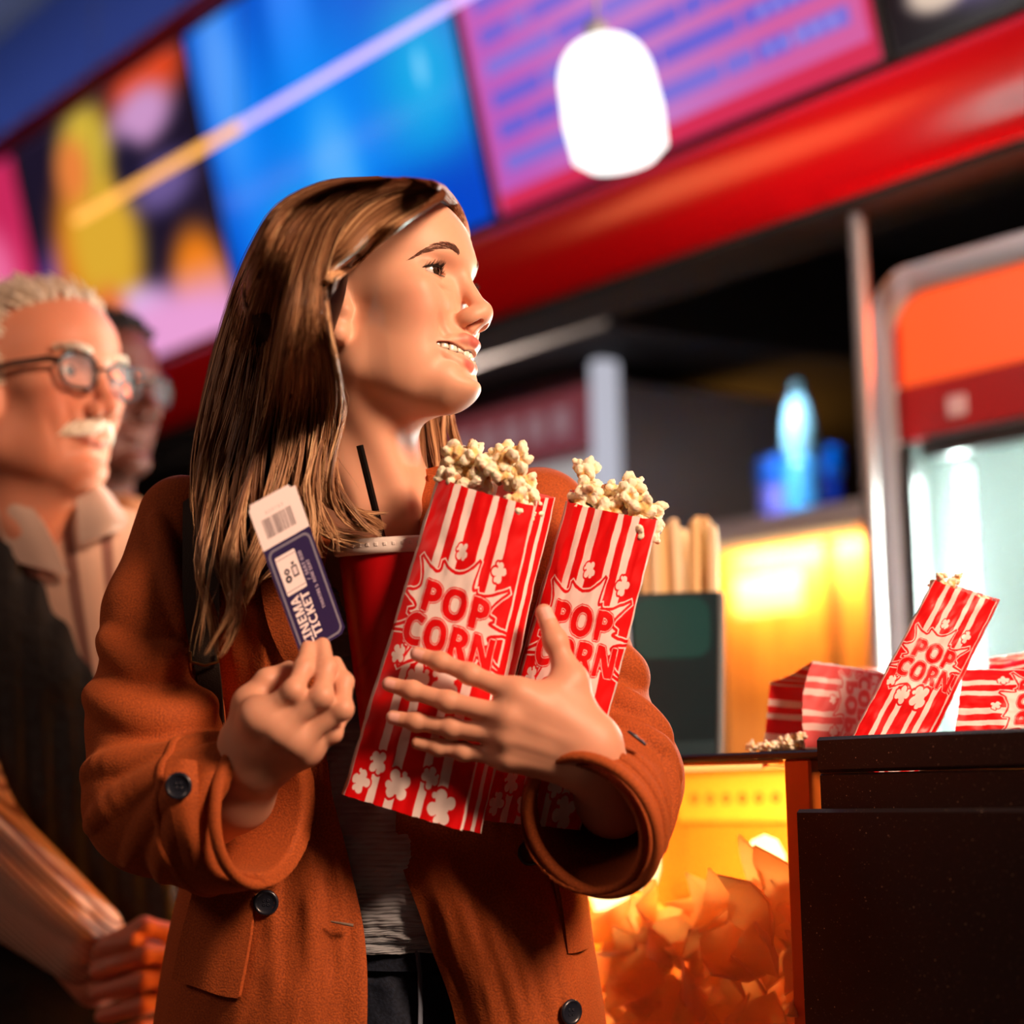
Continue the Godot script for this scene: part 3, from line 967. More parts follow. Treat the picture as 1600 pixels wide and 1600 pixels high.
# ---------------------------------------------------------------- counter, warmer and chips
func granite() -> StandardMaterial3D:
	var g := mat("dark speckled granite", C8(255, 255, 255), 0.48)
	g.metallic_specular = 0.35
	var im := Image.create(512, 512, false, Image.FORMAT_RGBA8)
	im.fill(C8(28, 21, 21))
	var r := RandomNumberGenerator.new()
	r.seed = 51
	for k in 6500:
		var x := r.randi_range(0, 511)
		var y := r.randi_range(0, 511)
		var t := r.randf()
		var c := C8(44, 33, 31) if t < 0.55 else C8(14, 11, 11) if t < 0.80 else C8(104, 82, 68) if t < 0.97 else C8(210, 170, 136)
		im.fill_rect(Rect2i(x, y, r.randi_range(1, 2), r.randi_range(1, 2)), c)
	g.albedo_texture = ImageTexture.create_from_image(im)
	g.uv1_triplanar = true
	g.uv1_scale = Vector3.ONE * 4.0
	return g

func build_counter() -> void:
	var g := granite()
	var gx := 1.853
	var gt := 1.1365
	var c := stand_thing("granite_counter", "black speckled granite counter block with a stepped front, right foreground", "counter", Vector3(gx, 0, 0))
	put("ledge_top", box_at(Vector3(0, 1.104, 0.950), Vector3(2.4, gt, 0.980), 0.003).mesh(), g, c)
	put("ledge_bottom", box_at(Vector3(0.001, 1.06, 0.950), Vector3(2.4, 1.1034, 0.978), 0.002).mesh(), g, c)
	put("front_slab", box_at(Vector3(-0.006, 0.0, 0.7), Vector3(2.4, 1.0715, 1.003), 0.003).mesh(), g, c)
	put("back_top", box_at(Vector3(0.0, 1.0715, 0.35), Vector3(2.4, 1.088, 0.949), 0.003).mesh(), g, c)
	put("cupboard", box_at(Vector3(0.02, 0.0, 0.38), Vector3(2.4, 1.0715, 0.699), 0.003).mesh(), mat("dark cupboard", C8(30, 22, 20), 0.6), c)
	# the low back counter under the paper cup and between the fridge and the warmer
	var bc := stand_thing("back_counter", "dark low counter behind the chip warmer, carrying the paper cup", "counter", Vector3(0.3, 0, -0.25))
	put("top", box_at(Vector3(0, 1.08, 0.1), Vector3(0.6, 1.118, 0.45), 0.004).mesh(), mat("counter top", C8(120, 84, 50), 0.4), bc)
	put("body", box_at(Vector3(0.02, 0, 0.12), Vector3(0.58, 1.08, 0.43), 0.004).mesh(), mat("counter body", C8(90, 60, 36), 0.5), bc)
	# warmer
	var wz := 0.95
	var x1 := 1.820
	var x0 := 1.05
	var top_y := 1.1255
	var zb := 0.46
	var w := stand_thing("chip_warmer", "lit glass chip warmer with a dark lid and an amber corner post", "warmer", Vector3(0, 0, 0))
	var darkm := mat("warmer lid", C8(24, 18, 16), 0.35)
	var steel := mat("warm steel lining", C8(176, 118, 52), 0.45, 0.1)
	put("lid", box_at(Vector3(x0, top_y - 0.008, zb), Vector3(x1 + 0.026, top_y, wz + 0.012), 0.002).mesh(), darkm, w)
	put("lid_seal", box_at(Vector3(x0, top_y - 0.0115, wz - 0.004), Vector3(x1 - 0.045, top_y - 0.008, wz + 0.004), 0.001).mesh(), mat("pale seal", C8(240, 200, 120), 0.4), w)
	put("corner_post", box_at(Vector3(x1 - 0.036, 0.5, wz - 0.05), Vector3(x1, top_y - 0.008, wz + 0.006), 0.002).mesh(), mat("amber post", C8(190, 92, 22), 0.4), w)
	put("corner_post", box_at(Vector3(x0, 0.5, wz - 0.05), Vector3(x0 + 0.036, top_y - 0.008, wz + 0.006), 0.002).mesh(), mat("amber post", C8(190, 92, 22), 0.4), w)
	put("side_panel", box_at(Vector3(x1 - 0.012, 0.5, zb), Vector3(x1, top_y - 0.008, wz - 0.05), 0.001).mesh(), steel, w)
	put("side_panel", box_at(Vector3(x0, 0.5, zb), Vector3(x0 + 0.012, top_y - 0.008, wz - 0.05), 0.001).mesh(), steel, w)
	put("back_panel", box_at(Vector3(x0, 0.5, zb), Vector3(x1, top_y - 0.008, zb + 0.01), 0.001).mesh(), steel, w)
	put("floor_panel", box_at(Vector3(x0, 0.5, zb), Vector3(x1, 0.52, wz), 0.001).mesh(), steel, w)
	put("plinth", box_at(Vector3(x0 + 0.02, 0.0, zb + 0.02), Vector3(x1, 0.5, wz - 0.01), 0.004).mesh(), darkm, w)
	var glass := mat("warmer glass", Color(1.0, 0.97, 0.9, 0.06), 0.03)
	glass.transparency = BaseMaterial3D.TRANSPARENCY_ALPHA
	put("pane", box_at(Vector3(x0 + 0.036, 0.52, wz - 0.003), Vector3(x1 - 0.036, top_y - 0.0115, wz + 0.002), 0.0005).mesh(), glass, w)
	# perforated rail across the back, with holes as dark studs
	var rl := put("vent_rail", box_at(Vector3(x0 + 0.02, 1.045, zb + 0.02), Vector3(x1 - 0.02, 1.106, zb + 0.03), 0.001).mesh(), mat("vent rail", C8(214, 156, 84), 0.4, 0.2), w)
	for k in 22:
		var hole := lathe(PackedVector2Array([Vector2(0.007, 0.0), Vector2(0.007, 0.003), Vector2(0.0045, 0.003), Vector2(0.0045, -0.001), Vector2(0, -0.001)]), 12)
		hole.move(Transform3D(Basis(Vector3.RIGHT, PI / 2), Vector3(x0 + 0.06 + k * 0.032, 1.075, zb + 0.03)))
		put("vent_hole", hole.mesh(), mat("vent dark", C8(60, 38, 22), 0.6), rl)
	put("shelf_rail", box_at(Vector3(x0 + 0.02, 0.945, zb + 0.02), Vector3(x1 - 0.02, 0.962, zb + 0.035), 0.001).mesh(), mat("shade rail", C8(150, 96, 40), 0.5), w)
	# heat lamps in the back corners, among the chips
	var h1 := on_stand(1196, 1348, 0.80)
	var h2 := on_stand(952, 1392, 0.82)
	var h3 := on_stand(974, 1478, 0.86)
	var hots := [h1, h2, h3, Vector3(1.25, 1.0, 0.7)]
	for k in hots.size():
		var q: Vector3 = hots[k]
		put("heat_lamp", lathe(PackedVector2Array([Vector2(0, -0.03), Vector2(0.016, -0.026), Vector2(0.022, -0.006), Vector2(0.022, 0.008), Vector2(0.014, 0.024), Vector2(0, 0.03)]), 20).mesh(), glow("heat lamp bulb", C8(255, 226, 150), 4.0), w, q)
		omni(stand * q, 0.02, C8(255, 158, 52), [0.13, 0.13, 0.05, 0.05][k], "heat_lamp_light")
	# bar added under the lid to brighten the top chips
	put("added_lamp_bar", box_at(Vector3(x0 + 0.1, top_y - 0.014, 0.70), Vector3(x1 - 0.06, top_y - 0.008, 0.74), 0.002).mesh(), glow("warm lamp bar", C8(255, 210, 120), 1.4), w)
	area_light(stand * Transform3D(Basis(Vector3.RIGHT, deg_to_rad(-72.0)), Vector3((x0 + x1) * 0.5, top_y - 0.016, 0.72)), Vector2(0.6, 0.03), C8(255, 176, 76), 2.6, "added_bar_light")
	build_chips(x0, x1, wz, zb)

func build_chips(x0: float, x1: float, wz: float, zb: float) -> void:
	var chip_mats := []
	for c in [C8(240, 160, 50), C8(232, 140, 40), C8(244, 178, 76), C8(220, 116, 32), C8(236, 152, 58)]:
		var m := mat("tortilla chip", c, 0.6)
		m.backlight_enabled = true
		m.backlight = Color(1.0, 1.0, 1.0)
		bumpy(m, noise_tex(0.06, 3, null, 128, 3), 0.08, 12.0, false)
		chip_mats.append(m)
	var shapes := []
	var r := RandomNumberGenerator.new()
	r.seed = 77
	for k in 6:
		# curled corn triangle with thickness
		var rows := []
		var n := 9
		var bend := r.randf_range(0.5, 1.3)
		var bend2 := r.randf_range(-0.5, 0.7)
		var size := r.randf_range(0.034, 0.046)
		var ph := r.randf() * 6.0
		for j in n:
			var row := PackedVector3Array()
			for i in n:
				# square to rounded triangle
				var a := TAU * i / (n - 1)
				var rad := float(j) / (n - 1)
				var tri := 0.72 / maxf(0.001, cos(fposmod(a, TAU / 3) - TAU / 6))
				tri = minf(tri, 1.12) * (1.0 + 0.06 * sin(5 * a + ph))
				var x := cos(a) * rad * tri * size
				var y := sin(a) * rad * tri * size
				var z := (x * x * bend + y * y * bend2) * 14.0 + 0.003 * sin(x * 120 + ph) * rad
				row.append(Vector3(x, y, z))
			rows.append(row)
		shapes.append(cloth(rows, 0.0018).mesh())
	# heap: layers of chips against the glass and over the top
	var heap := func(x: float) -> float:
		return 0.945 + 0.012 * sin((x - 1.5) * 20.0) + 0.062 * smoothstep(1.60, 1.70, x)
	var tpl := []
	var count := 0
	var z_layers := [wz - 0.03, wz - 0.075, wz - 0.125, wz - 0.19, wz - 0.26]
	for zi in z_layers.size():
		var x := 1.42 + 0.01 * zi
		while x < x1 - 0.05:
			var ytop: float = heap.call(x) + r.randf_range(-0.02, 0.02)
			var y := ytop
			var lowest := 0.80 if zi < 2 else ytop - 0.13
			while y > lowest and count < 300:
				var q := Vector3(x + r.randf_range(-0.02, 0.02), y, z_layers[zi] + r.randf_range(-0.012, 0.012))
				var o := stand_thing("tortilla_chip", "curled orange corn chip heaped behind the warm lit glass of the warmer", "chip", q, "corn chips heaped in the lit warmer")
				put("crisp", shapes[count % 6], chip_mats[(count * 7) % 5], o)
				var e := Basis.from_euler(Vector3(r.randf_range(-1.0, 0.7), r.randf_range(-0.9, 0.9), r.randf() * TAU))
				o.basis = stand.basis * e.scaled(Vector3.ONE * r.randf_range(0.8, 1.15))
				count += 1
				y -= r.randf_range(0.03, 0.045)
			x += r.randf_range(0.035, 0.05)
	for k in 3:
		pass

func build_holder() -> void:
	# dark teal dispenser with paper-wrapped straws on the warmer's lid, turned to the customers
	var d := 2.42
	var y0 := 1.1255
	var foot := P(1062, 1180, d)
	foot.y = y0
	var h := P(1066, 925, d).y - y0
	var w := 66.0 * d / F
	var o := thing("straw_holder", "dark teal glossy straw holder standing on the warmer lid", "holder", foot)
	o.basis = Basis(Vector3.UP, deg_to_rad(-4.0))
	var teal := mat("dark teal gloss", C8(12, 52, 62), 0.22)
	teal.clearcoat_enabled = true
	teal.clearcoat = 0.6
	var rows := []
	for q in [[0.90, 0.0, 0.0], [0.97, 0.004, 0.0], [1.04, h * 0.5, 0.0], [1.12, h - 0.003, 0.0], [1.125, h, 0.0], [1.09, h, 0.004], [1.0, 0.02, 0.006]]:
		var ring := PackedVector3Array()
		var ol := rounded_outline(Vector2(-w * q[0], -0.06), Vector2(w * q[0], 0.02), 0.006, Vector4(1, 1, 1, 1), 3)
		for p in ol:
			ring.append(Vector3(p.x, q[1], p.y))
		rows.append(ring)
	var m := MB.new()
	m.grid(rows, true, true)
	m.fan(rows[0], Vector3(0, 0, -0.02), false)
	m.fan(rows[6], Vector3(0, 0.02, -0.02), true)
	put("box", m.mesh(), teal, o)
	put("reflection_band", slab(rounded_outline(Vector2(-w * 1.0, h * 0.60), Vector2(w * 0.82, h * 0.97), 0.02, Vector4.ONE, 5), 0.001).mesh(), mat("painted teal reflection", C8(26, 74, 76), 0.25), o, Vector3(0, 0, 0.0212))  # lighter teal band painted in for a reflection on the box
	var tr := chamfer_box(Vector3(0.007, h, 0.012), 0.002)
	tr.move(Transform3D(Basis(Vector3.BACK, -0.045), Vector3(w * 1.03, h * 0.5, 0.018)))
	put("edge_trim", tr.mesh(), mat("pale edge trim", C8(150, 170, 176), 0.3, 0.4), o)
	var r := RandomNumberGenerator.new()
	r.seed = 5
	var paper := [mat("straw paper", C8(236, 200, 140), 0.7), mat("straw paper", C8(214, 176, 126), 0.7), mat("straw paper", C8(242, 218, 176), 0.7)]
	var sl := P(1066, 790, d).y - y0 - 0.03
	var stick := lathe(PackedVector2Array([Vector2(0, 0), Vector2(0.0072, 0.001), Vector2(0.0072, sl - 0.008), Vector2(0.004, sl), Vector2(0, sl)]), 12).mesh()
	for row in 2:
		for k in 8:
			var x := -w * 0.78 + k * w * 0.22 + row * 0.004
			var s := thing("paper_straw", "wrapped pale paper straw standing upright in the teal holder", "straw", o.transform * Vector3(x, 0.024, -0.03 + row * 0.026), "wrapped straws in the teal holder")
			put("wrapper", stick, paper[(k + row) % 3], s)
			s.basis = o.basis * Basis.from_euler(Vector3(r.randf_range(-0.05, 0.03), 0, -x * 0.9 + r.randf_range(-0.04, 0.04))).scaled(Vector3(1, r.randf_range(0.93, 1.02), 1))

# ---------------------------------------------------------------- bodies: joined distance fields, meshed as surface nets
class Field:
	const CAP := 0
	const ELL := 1
	const BUMP := 2
	var kind := PackedInt32Array()
	var a := PackedVector3Array()
	var b := PackedVector3Array()
	var r1 := PackedFloat32Array()
	var r2 := PackedFloat32Array()
	var k := PackedFloat32Array()
	var op := PackedInt32Array()       # 1 join, -1 carve
	var inv: Array[Basis] = []
	var cen := PackedVector3Array()
	var reach := PackedFloat32Array()

	func put(t: int, p: Vector3, q: Vector3, ra: float, rb: float, kk: float, o: int, bs: Basis, c: Vector3, rc: float) -> void:
		kind.append(t); a.append(p); b.append(q); r1.append(ra); r2.append(rb); k.append(kk); op.append(o); inv.append(bs.inverse()); cen.append(c); reach.append(rc)

	func cap(p: Vector3, q: Vector3, ra: float, rb: float, kk := 0.01, o := 1) -> void:
		put(CAP, p, q, ra, rb, kk, o, Basis(), (p + q) * 0.5, p.distance_to(q) * 0.5 + maxf(ra, rb) + kk)

	func ball(p: Vector3, ra: float, kk := 0.01, o := 1) -> void:
		cap(p, p + Vector3(1e-5, 0, 0), ra, ra, kk, o)

	func ell(p: Vector3, r: Vector3, kk := 0.01, o := 1, bs := Basis()) -> void:
		put(ELL, p, r, 0, 0, kk, o, bs, p, maxf(r.x, maxf(r.y, r.z)) * 1.25 + kk + 0.003)

	func bump(p: Vector3, r: Vector3, amp: float, bs := Basis()) -> void:
		put(BUMP, p, r, amp, 0, 0, 1, bs, p, maxf(r.x, maxf(r.y, r.z)) * 3.0)

	# both sides of z = 0
	func cap2(p: Vector3, q: Vector3, ra: float, rb: float, kk := 0.01, o := 1) -> void:
		cap(p, q, ra, rb, kk, o)
		cap(p * Vector3(1, 1, -1), q * Vector3(1, 1, -1), ra, rb, kk, o)

	func ell2(p: Vector3, r: Vector3, kk := 0.01, o := 1, e := Vector3.ZERO) -> void:
		ell(p, r, kk, o, Basis.from_euler(e))
		ell(p * Vector3(1, 1, -1), r, kk, o, Basis.from_euler(e * Vector3(-1, -1, 1)))

	func bump2(p: Vector3, r: Vector3, amp: float, e := Vector3.ZERO) -> void:
		bump(p, r, amp, Basis.from_euler(e))
		bump(p * Vector3(1, 1, -1), r, amp, Basis.from_euler(e * Vector3(-1, -1, 1)))

	func near(c: Vector3, rad: float) -> PackedInt32Array:
		var o := PackedInt32Array()
		for n in kind.size():
			if c.distance_to(cen[n]) < rad + reach[n]:
				o.append(n)
		return o

	func eval(p: Vector3, list: PackedInt32Array) -> float:
		var d := 1.0
		for n in list:
			var t := kind[n]
			var e: float
			if t == CAP:
				var pa := p - a[n]
				var ba := b[n] - a[n]
				var h := clampf(pa.dot(ba) / ba.dot(ba), 0.0, 1.0)
				e = (pa - ba * h).length() - lerpf(r1[n], r2[n], h)
			elif t == ELL:
				var q := inv[n] * (p - a[n])
				var r := b[n]
				var k0 := (q / r).length()
				var k1 := (q / (r * r)).length()
				e = k0 * (k0 - 1.0) / maxf(k1, 1e-6)
			else:
				var q := (inv[n] * (p - a[n])) / b[n]
				var s := q.length_squared()
				if s < 9.0:
					d -= r1[n] * exp(-s)
				continue
			var kk := k[n]
			if op[n] > 0:
				var h2 := maxf(kk - absf(d - e), 0.0) / kk
				d = minf(d, e) - h2 * h2 * kk * 0.25
			else:
				var h3 := maxf(kk - absf(d + e), 0.0) / kk
				d = maxf(d, -e) + h3 * h3 * kk * 0.25
		return d

# mesh the field inside lo..hi; tint gives the colour at a point of the field's own axes
func net(f: Field, lo: Vector3, hi: Vector3, cell: float, tint = null, keep = null) -> MB:
	var B := 8
	var nb := Vector3i(((hi - lo) / (cell * B)).ceil())
	var m := MB.new()
	var ids := {}
	var edges := PackedInt32Array()   # x, y, z, axis, sign
	var stride_y := 4096
	var stride_z := 4096 * 4096
	var half := cell * B * 0.5
	var diag := half * 1.7321
	var vals := PackedFloat32Array()
	vals.resize(9 * 9 * 9)
	var lists: Array[PackedInt32Array] = []
	var owner := PackedInt32Array()
	for bz in nb.z:
		for by in nb.y:
			for bx in nb.x:
				var c := lo + Vector3(bx + 0.5, by + 0.5, bz + 0.5) * (cell * B)
				var list := f.near(c, diag * 1.8 + cell)
				if list.is_empty():
					continue
				if keep != null and not keep.call(c):
					continue
				var dc := f.eval(c, list)
				if absf(dc) > diag * 2.2 + cell:
					continue
				var base := Vector3i(bx, by, bz) * B
				var pos := 0
				var any_in := false
				var any_out := false
				for z in 9:
					for y in 9:
						for x in 9:
							var d := f.eval(lo + Vector3(base.x + x, base.y + y, base.z + z) * cell, list)
							vals[pos] = d
							if d < 0:
								any_in = true
							else:
								any_out = true
							pos += 1
				if not (any_in and any_out):
					continue
				var li := lists.size()
				lists.append(list)
				for z in 8:
					for y in 8:
						for x in 8:
							var o := x + y * 9 + z * 81
							var v0 := vals[o]
							var v1 := vals[o + 1]
							var v2 := vals[o + 9]
							var v3 := vals[o + 10]
							var v4 := vals[o + 81]
							var v5 := vals[o + 82]
							var v6 := vals[o + 90]
							var v7 := vals[o + 91]
							var neg := int(v0 < 0) + int(v1 < 0) + int(v2 < 0) + int(v3 < 0) + int(v4 < 0) + int(v5 < 0) + int(v6 < 0) + int(v7 < 0)
							if neg == 0 or neg == 8:
								continue
							var s := Vector3.ZERO
							var cnt := 0
							if (v0 < 0) != (v1 < 0):
								s += Vector3(v0 / (v0 - v1), 0, 0); cnt += 1
							if (v2 < 0) != (v3 < 0):
								s += Vector3(v2 / (v2 - v3), 1, 0); cnt += 1
							if (v4 < 0) != (v5 < 0):
								s += Vector3(v4 / (v4 - v5), 0, 1); cnt += 1
							if (v6 < 0) != (v7 < 0):
								s += Vector3(v6 / (v6 - v7), 1, 1); cnt += 1
							if (v0 < 0) != (v2 < 0):
								s += Vector3(0, v0 / (v0 - v2), 0); cnt += 1
							if (v1 < 0) != (v3 < 0):
								s += Vector3(1, v1 / (v1 - v3), 0); cnt += 1
							if (v4 < 0) != (v6 < 0):
								s += Vector3(0, v4 / (v4 - v6), 1); cnt += 1
							if (v5 < 0) != (v7 < 0):
								s += Vector3(1, v5 / (v5 - v7), 1); cnt += 1
							if (v0 < 0) != (v4 < 0):
								s += Vector3(0, 0, v0 / (v0 - v4)); cnt += 1
							if (v1 < 0) != (v5 < 0):
								s += Vector3(1, 0, v1 / (v1 - v5)); cnt += 1
							if (v2 < 0) != (v6 < 0):
								s += Vector3(0, 1, v2 / (v2 - v6)); cnt += 1
							if (v3 < 0) != (v7 < 0):
								s += Vector3(1, 1, v3 / (v3 - v7)); cnt += 1
							var g := base + Vector3i(x, y, z)
							ids[g.x + g.y * stride_y + g.z * stride_z] = m.v.size()
							m.v.append(lo + (Vector3(g) + s / cnt) * cell)
							owner.append(li)
							if (v0 < 0) != (v1 < 0):
								edges.append_array([g.x, g.y, g.z, 0, int(v0 < 0)])
							if (v0 < 0) != (v2 < 0):
								edges.append_array([g.x, g.y, g.z, 1, int(v0 < 0)])
							if (v0 < 0) != (v4 < 0):
								edges.append_array([g.x, g.y, g.z, 2, int(v0 < 0)])
	# pull to the surface, normals, colours
	m.nn.resize(m.v.size())
	m.c.resize(m.v.size())
	m.uv.resize(m.v.size())
	var h := cell * 0.35
	for n in m.v.size():
		var list := lists[owner[n]]
		var p := m.v[n]
		for step in 2:
			var e1 := f.eval(p + Vector3(h, -h, -h), list)
			var e2 := f.eval(p + Vector3(-h, -h, h), list)
			var e3 := f.eval(p + Vector3(-h, h, -h), list)
			var e4 := f.eval(p + Vector3(h, h, h), list)
			var grad := Vector3(e1 - e2 - e3 + e4, -e1 - e2 + e3 + e4, -e1 + e2 - e3 + e4) / (4.0 * h)
			var gl := maxf(grad.length(), 0.2)
			m.nn[n] = grad / gl
			if step == 0:
				p -= grad / gl * clampf((e1 + e2 + e3 + e4) * 0.25 / gl, -cell * 0.6, cell * 0.6)
				m.v[n] = p
		m.nn[n] = m.nn[n].normalized()
		m.c[n] = tint.call(m.v[n], m.nn[n]) if tint != null else Color.WHITE
	m.given = true
	m.colored = tint != null
	var ax := [[Vector3i(0, 1, 0), Vector3i(0, 0, 1)], [Vector3i(0, 0, 1), Vector3i(1, 0, 0)], [Vector3i(1, 0, 0), Vector3i(0, 1, 0)]]
	for n in range(0, edges.size(), 5):
		var g := Vector3i(edges[n], edges[n + 1], edges[n + 2])
		var u: Vector3i = ax[edges[n + 3]][0]
		var w: Vector3i = ax[edges[n + 3]][1]
		var q := PackedInt32Array()
		for cellpos in [g, g - u, g - u - w, g - w]:
			var id: int = ids.get(key3(cellpos), -1)
			if id < 0:
				# a neighbouring block was passed over: add the missing point
				var p: Vector3 = lo + (Vector3(cellpos) + Vector3.ONE * 0.5) * cell
				if not_inside(p, lo, hi, cell):
					break
				var list := f.near(p, diag * 2.0)
				var nv := Vector3.UP
				for it in 4:
					nv = gradient(f, p, list, h)
					p -= nv * clampf(f.eval(p, list), -cell, cell) * 0.8
				id = m.v.size()
				ids[key3(cellpos)] = id
				m.v.append(p)
				m.nn.append(nv)
				m.uv.append(Vector2.ZERO)
				m.c.append(tint.call(p, nv) if tint != null else Color.WHITE)
			q.append(id)
		if q.size() < 4:
			continue
		var q0 := q[0]
		var q1 := q[1]
		var q2 := q[2]
		var q3 := q[3]
		if edges[n + 4]:
			m.quad(q0, q3, q2, q1)
		else:
			m.quad(q0, q1, q2, q3)
	return m

func key3(g: Vector3i) -> int:
	return g.x + g.y * 4096 + g.z * 16777216

func not_inside(p: Vector3, lo: Vector3, hi: Vector3, cell: float) -> bool:
	return p.x < lo.x or p.y < lo.y or p.z < lo.z or p.x > hi.x + cell or p.y > hi.y + cell or p.z > hi.z + cell

func gradient(f: Field, p: Vector3, list: PackedInt32Array, h: float) -> Vector3:
	var g := Vector3(f.eval(p + Vector3(h, 0, 0), list) - f.eval(p - Vector3(h, 0, 0), list), f.eval(p + Vector3(0, h, 0), list) - f.eval(p - Vector3(0, h, 0), list), f.eval(p + Vector3(0, 0, h), list) - f.eval(p - Vector3(0, 0, h), list))
	return g.normalized()

# ---------------------------------------------------------------- heads
# head axes: x forward out of the face, y up, z towards the person's right ear; metres
func lin(r: int, g: int, b: int) -> Color:
	return C8(r, g, b).srgb_to_linear()

func seg_dist(p: Vector3, pts: PackedVector3Array) -> float:
	var best := 1.0
	for k in pts.size() - 1:
		var ba := pts[k + 1] - pts[k]
		var h := clampf((p - pts[k]).dot(ba) / ba.length_squared(), 0.0, 1.0)
		best = minf(best, (p - pts[k] - ba * h).length())
	return best

const UPPER_LIP := [Vector3(0.0870, -0.0460, 0), Vector3(0.0835, -0.0452, 0.009), Vector3(0.0738, -0.0475, 0.0215), Vector3(0.0622, -0.0505, 0.0335)]
const LOWER_LIP := [Vector3(0.0805, -0.0674, 0), Vector3(0.0780, -0.0652, 0.011), Vector3(0.0705, -0.0590, 0.0225), Vector3(0.0617, -0.0515, 0.0335)]

func woman_field() -> Field:
	var f := Field.new()
	f.ell(Vector3(-0.012, 0.036, 0), Vector3(0.086, 0.080, 0.068), 0.02)
	f.ell(Vector3(0.037, 0.046, 0), Vector3(0.0495, 0.052, 0.0555), 0.02)
	f.ell(Vector3(0.032, -0.025, 0), Vector3(0.044, 0.070, 0.048), 0.03)
	f.ell(Vector3(0.0740, 0.0325, 0), Vector3(0.0130, 0.012, 0.024), 0.016)
	# jaw, chin, under the jaw
	f.cap2(Vector3(0.0, -0.060, 0.042), Vector3(0.060, -0.087, 0.010), 0.013, 0.010, 0.025)
	f.cap(Vector3(0.0, -0.080, 0), Vector3(0.052, -0.083, 0), 0.018, 0.0115, 0.018)
	f.ell(Vector3(0.0730, -0.0846, 0), Vector3(0.0166, 0.0118, 0.0175), 0.012)
	# cheeks
	f.ell2(Vector3(0.046, -0.004, 0.045), Vector3(0.025, 0.015, 0.015), 0.02)
	f.ell2(Vector3(0.0545, -0.0195, 0.0335), Vector3(0.0200, 0.0175, 0.0180), 0.014)
	f.ell2(Vector3(0.034, -0.050, 0.031), Vector3(0.030, 0.034, 0.019), 0.022)
	# muzzle
	f.ell(Vector3(0.0480, -0.050, 0), Vector3(0.0395, 0.030, 0.0290), 0.012)
	f.ell2(Vector3(0.062, -0.078, 0.013), Vector3(0.017, 0.013, 0.016), 0.012)
	# sockets and lids
	f.bump2(Vector3(0.0790, 0.0150, 0.0270), Vector3(0.016, 0.0100, 0.0165), -0.0075)
	f.ell2(Vector3(0.0618, 0.0150, 0.0305), Vector3(0.0128, 0.0126, 0.0136), 0.004)
	# nose
	f.cap(Vector3(0.0805, 0.0160, 0), Vector3(0.0958, -0.0175, 0), 0.0058, 0.0074, 0.010)
	f.ball(Vector3(0.0982, -0.0212, 0), 0.0082, 0.008)
	f.ell2(Vector3(0.0955, -0.0232, 0.0045), Vector3(0.0072, 0.0064, 0.0054), 0.005)
	f.ell2(Vector3(0.0882, -0.0258, 0.0102), Vector3(0.0104, 0.0078, 0.0062), 0.0065)
	f.cap(Vector3(0.0968, -0.0262, 0), Vector3(0.0880, -0.0350, 0), 0.0040, 0.0046, 0.005)
	f.ell2(Vector3(0.0930, -0.0318, 0.0068), Vector3(0.0074, 0.0056, 0.0033), 0.0012, -1, Vector3(0.0, 0.25, 0.35))
	f.bump2(Vector3(0.0775, -0.0262, 0.0192), Vector3(0.004, 0.008, 0.0035), -0.0016)
	# lips
	for s in [1.0, -1.0]:
		var m := Vector3(1, 1, s)
		var ru := [0.0048, 0.0050, 0.0042, 0.0022]
		var rl := [0.0050, 0.0048, 0.0041, 0.0022]
		for k in 3:
			f.cap(UPPER_LIP[k] * m, UPPER_LIP[k + 1] * m, ru[k], ru[k + 1], 0.003)
			f.cap(LOWER_LIP[k] * m, LOWER_LIP[k + 1] * m, rl[k], rl[k + 1], 0.003)
	f.bump(Vector3(0.0925, -0.0385, 0), Vector3(0.006, 0.006, 0.0028), -0.0013)
	f.ell(Vector3(0.068, -0.0570, 0), Vector3(0.034, 0.0046, 0.0135), 0.001, -1)
	f.ell2(Vector3(0.058, -0.0542, 0.0150), Vector3(0.028, 0.0043, 0.0185), 0.001, -1, Vector3(-0.20, -0.15, 0))
	# folds
	f.bump2(Vector3(0.0710, -0.0370, 0.0285), Vector3(0.008, 0.016, 0.0036), -0.0026, Vector3(0.55, 0, 0))
	f.bump2(Vector3(0.0600, -0.0510, 0.0365), Vector3(0.005, 0.006, 0.004), -0.0016)
	f.bump(Vector3(0.0845, -0.0775, 0), Vector3(0.008, 0.0045, 0.018), -0.0022)
	f.bump2(Vector3(0.0735, 0.0305, 0.034), Vector3(0.012, 0.006, 0.018), 0.0016)
	f.bump2(Vector3(0.0725, 0.0035, 0.030), Vector3(0.008, 0.0035, 0.011), 0.0016)
	f.bump2(Vector3(0.0725, -0.0015, 0.026), Vector3(0.008, 0.0025, 0.008), -0.0010)
	# eye openings
	f.ell2(Vector3(0.0740, 0.0134, 0.0312), Vector3(0.0115, 0.0034, 0.0136), 0.0006, -1, Vector3(0.04, -0.40, 0))
	# ears
	f.ell2(Vector3(-0.014, -0.006, 0.067), Vector3(0.016, 0.032, 0.0065), 0.006, 1, Vector3(0, 0.35, 0.12))
	f.ell2(Vector3(-0.009, -0.0155, 0.0745), Vector3(0.0085, 0.013, 0.0055), 0.003, -1, Vector3(0, 0.35, 0))
	f.ball(Vector3(-0.008, -0.0350, 0.066), 0.0072, 0.006)
	f.ball(Vector3(-0.008, -0.0350, -0.066), 0.0072, 0.006)
	f.ball(Vector3(-0.001, -0.0150, 0.0650), 0.0048, 0.006)
	return f

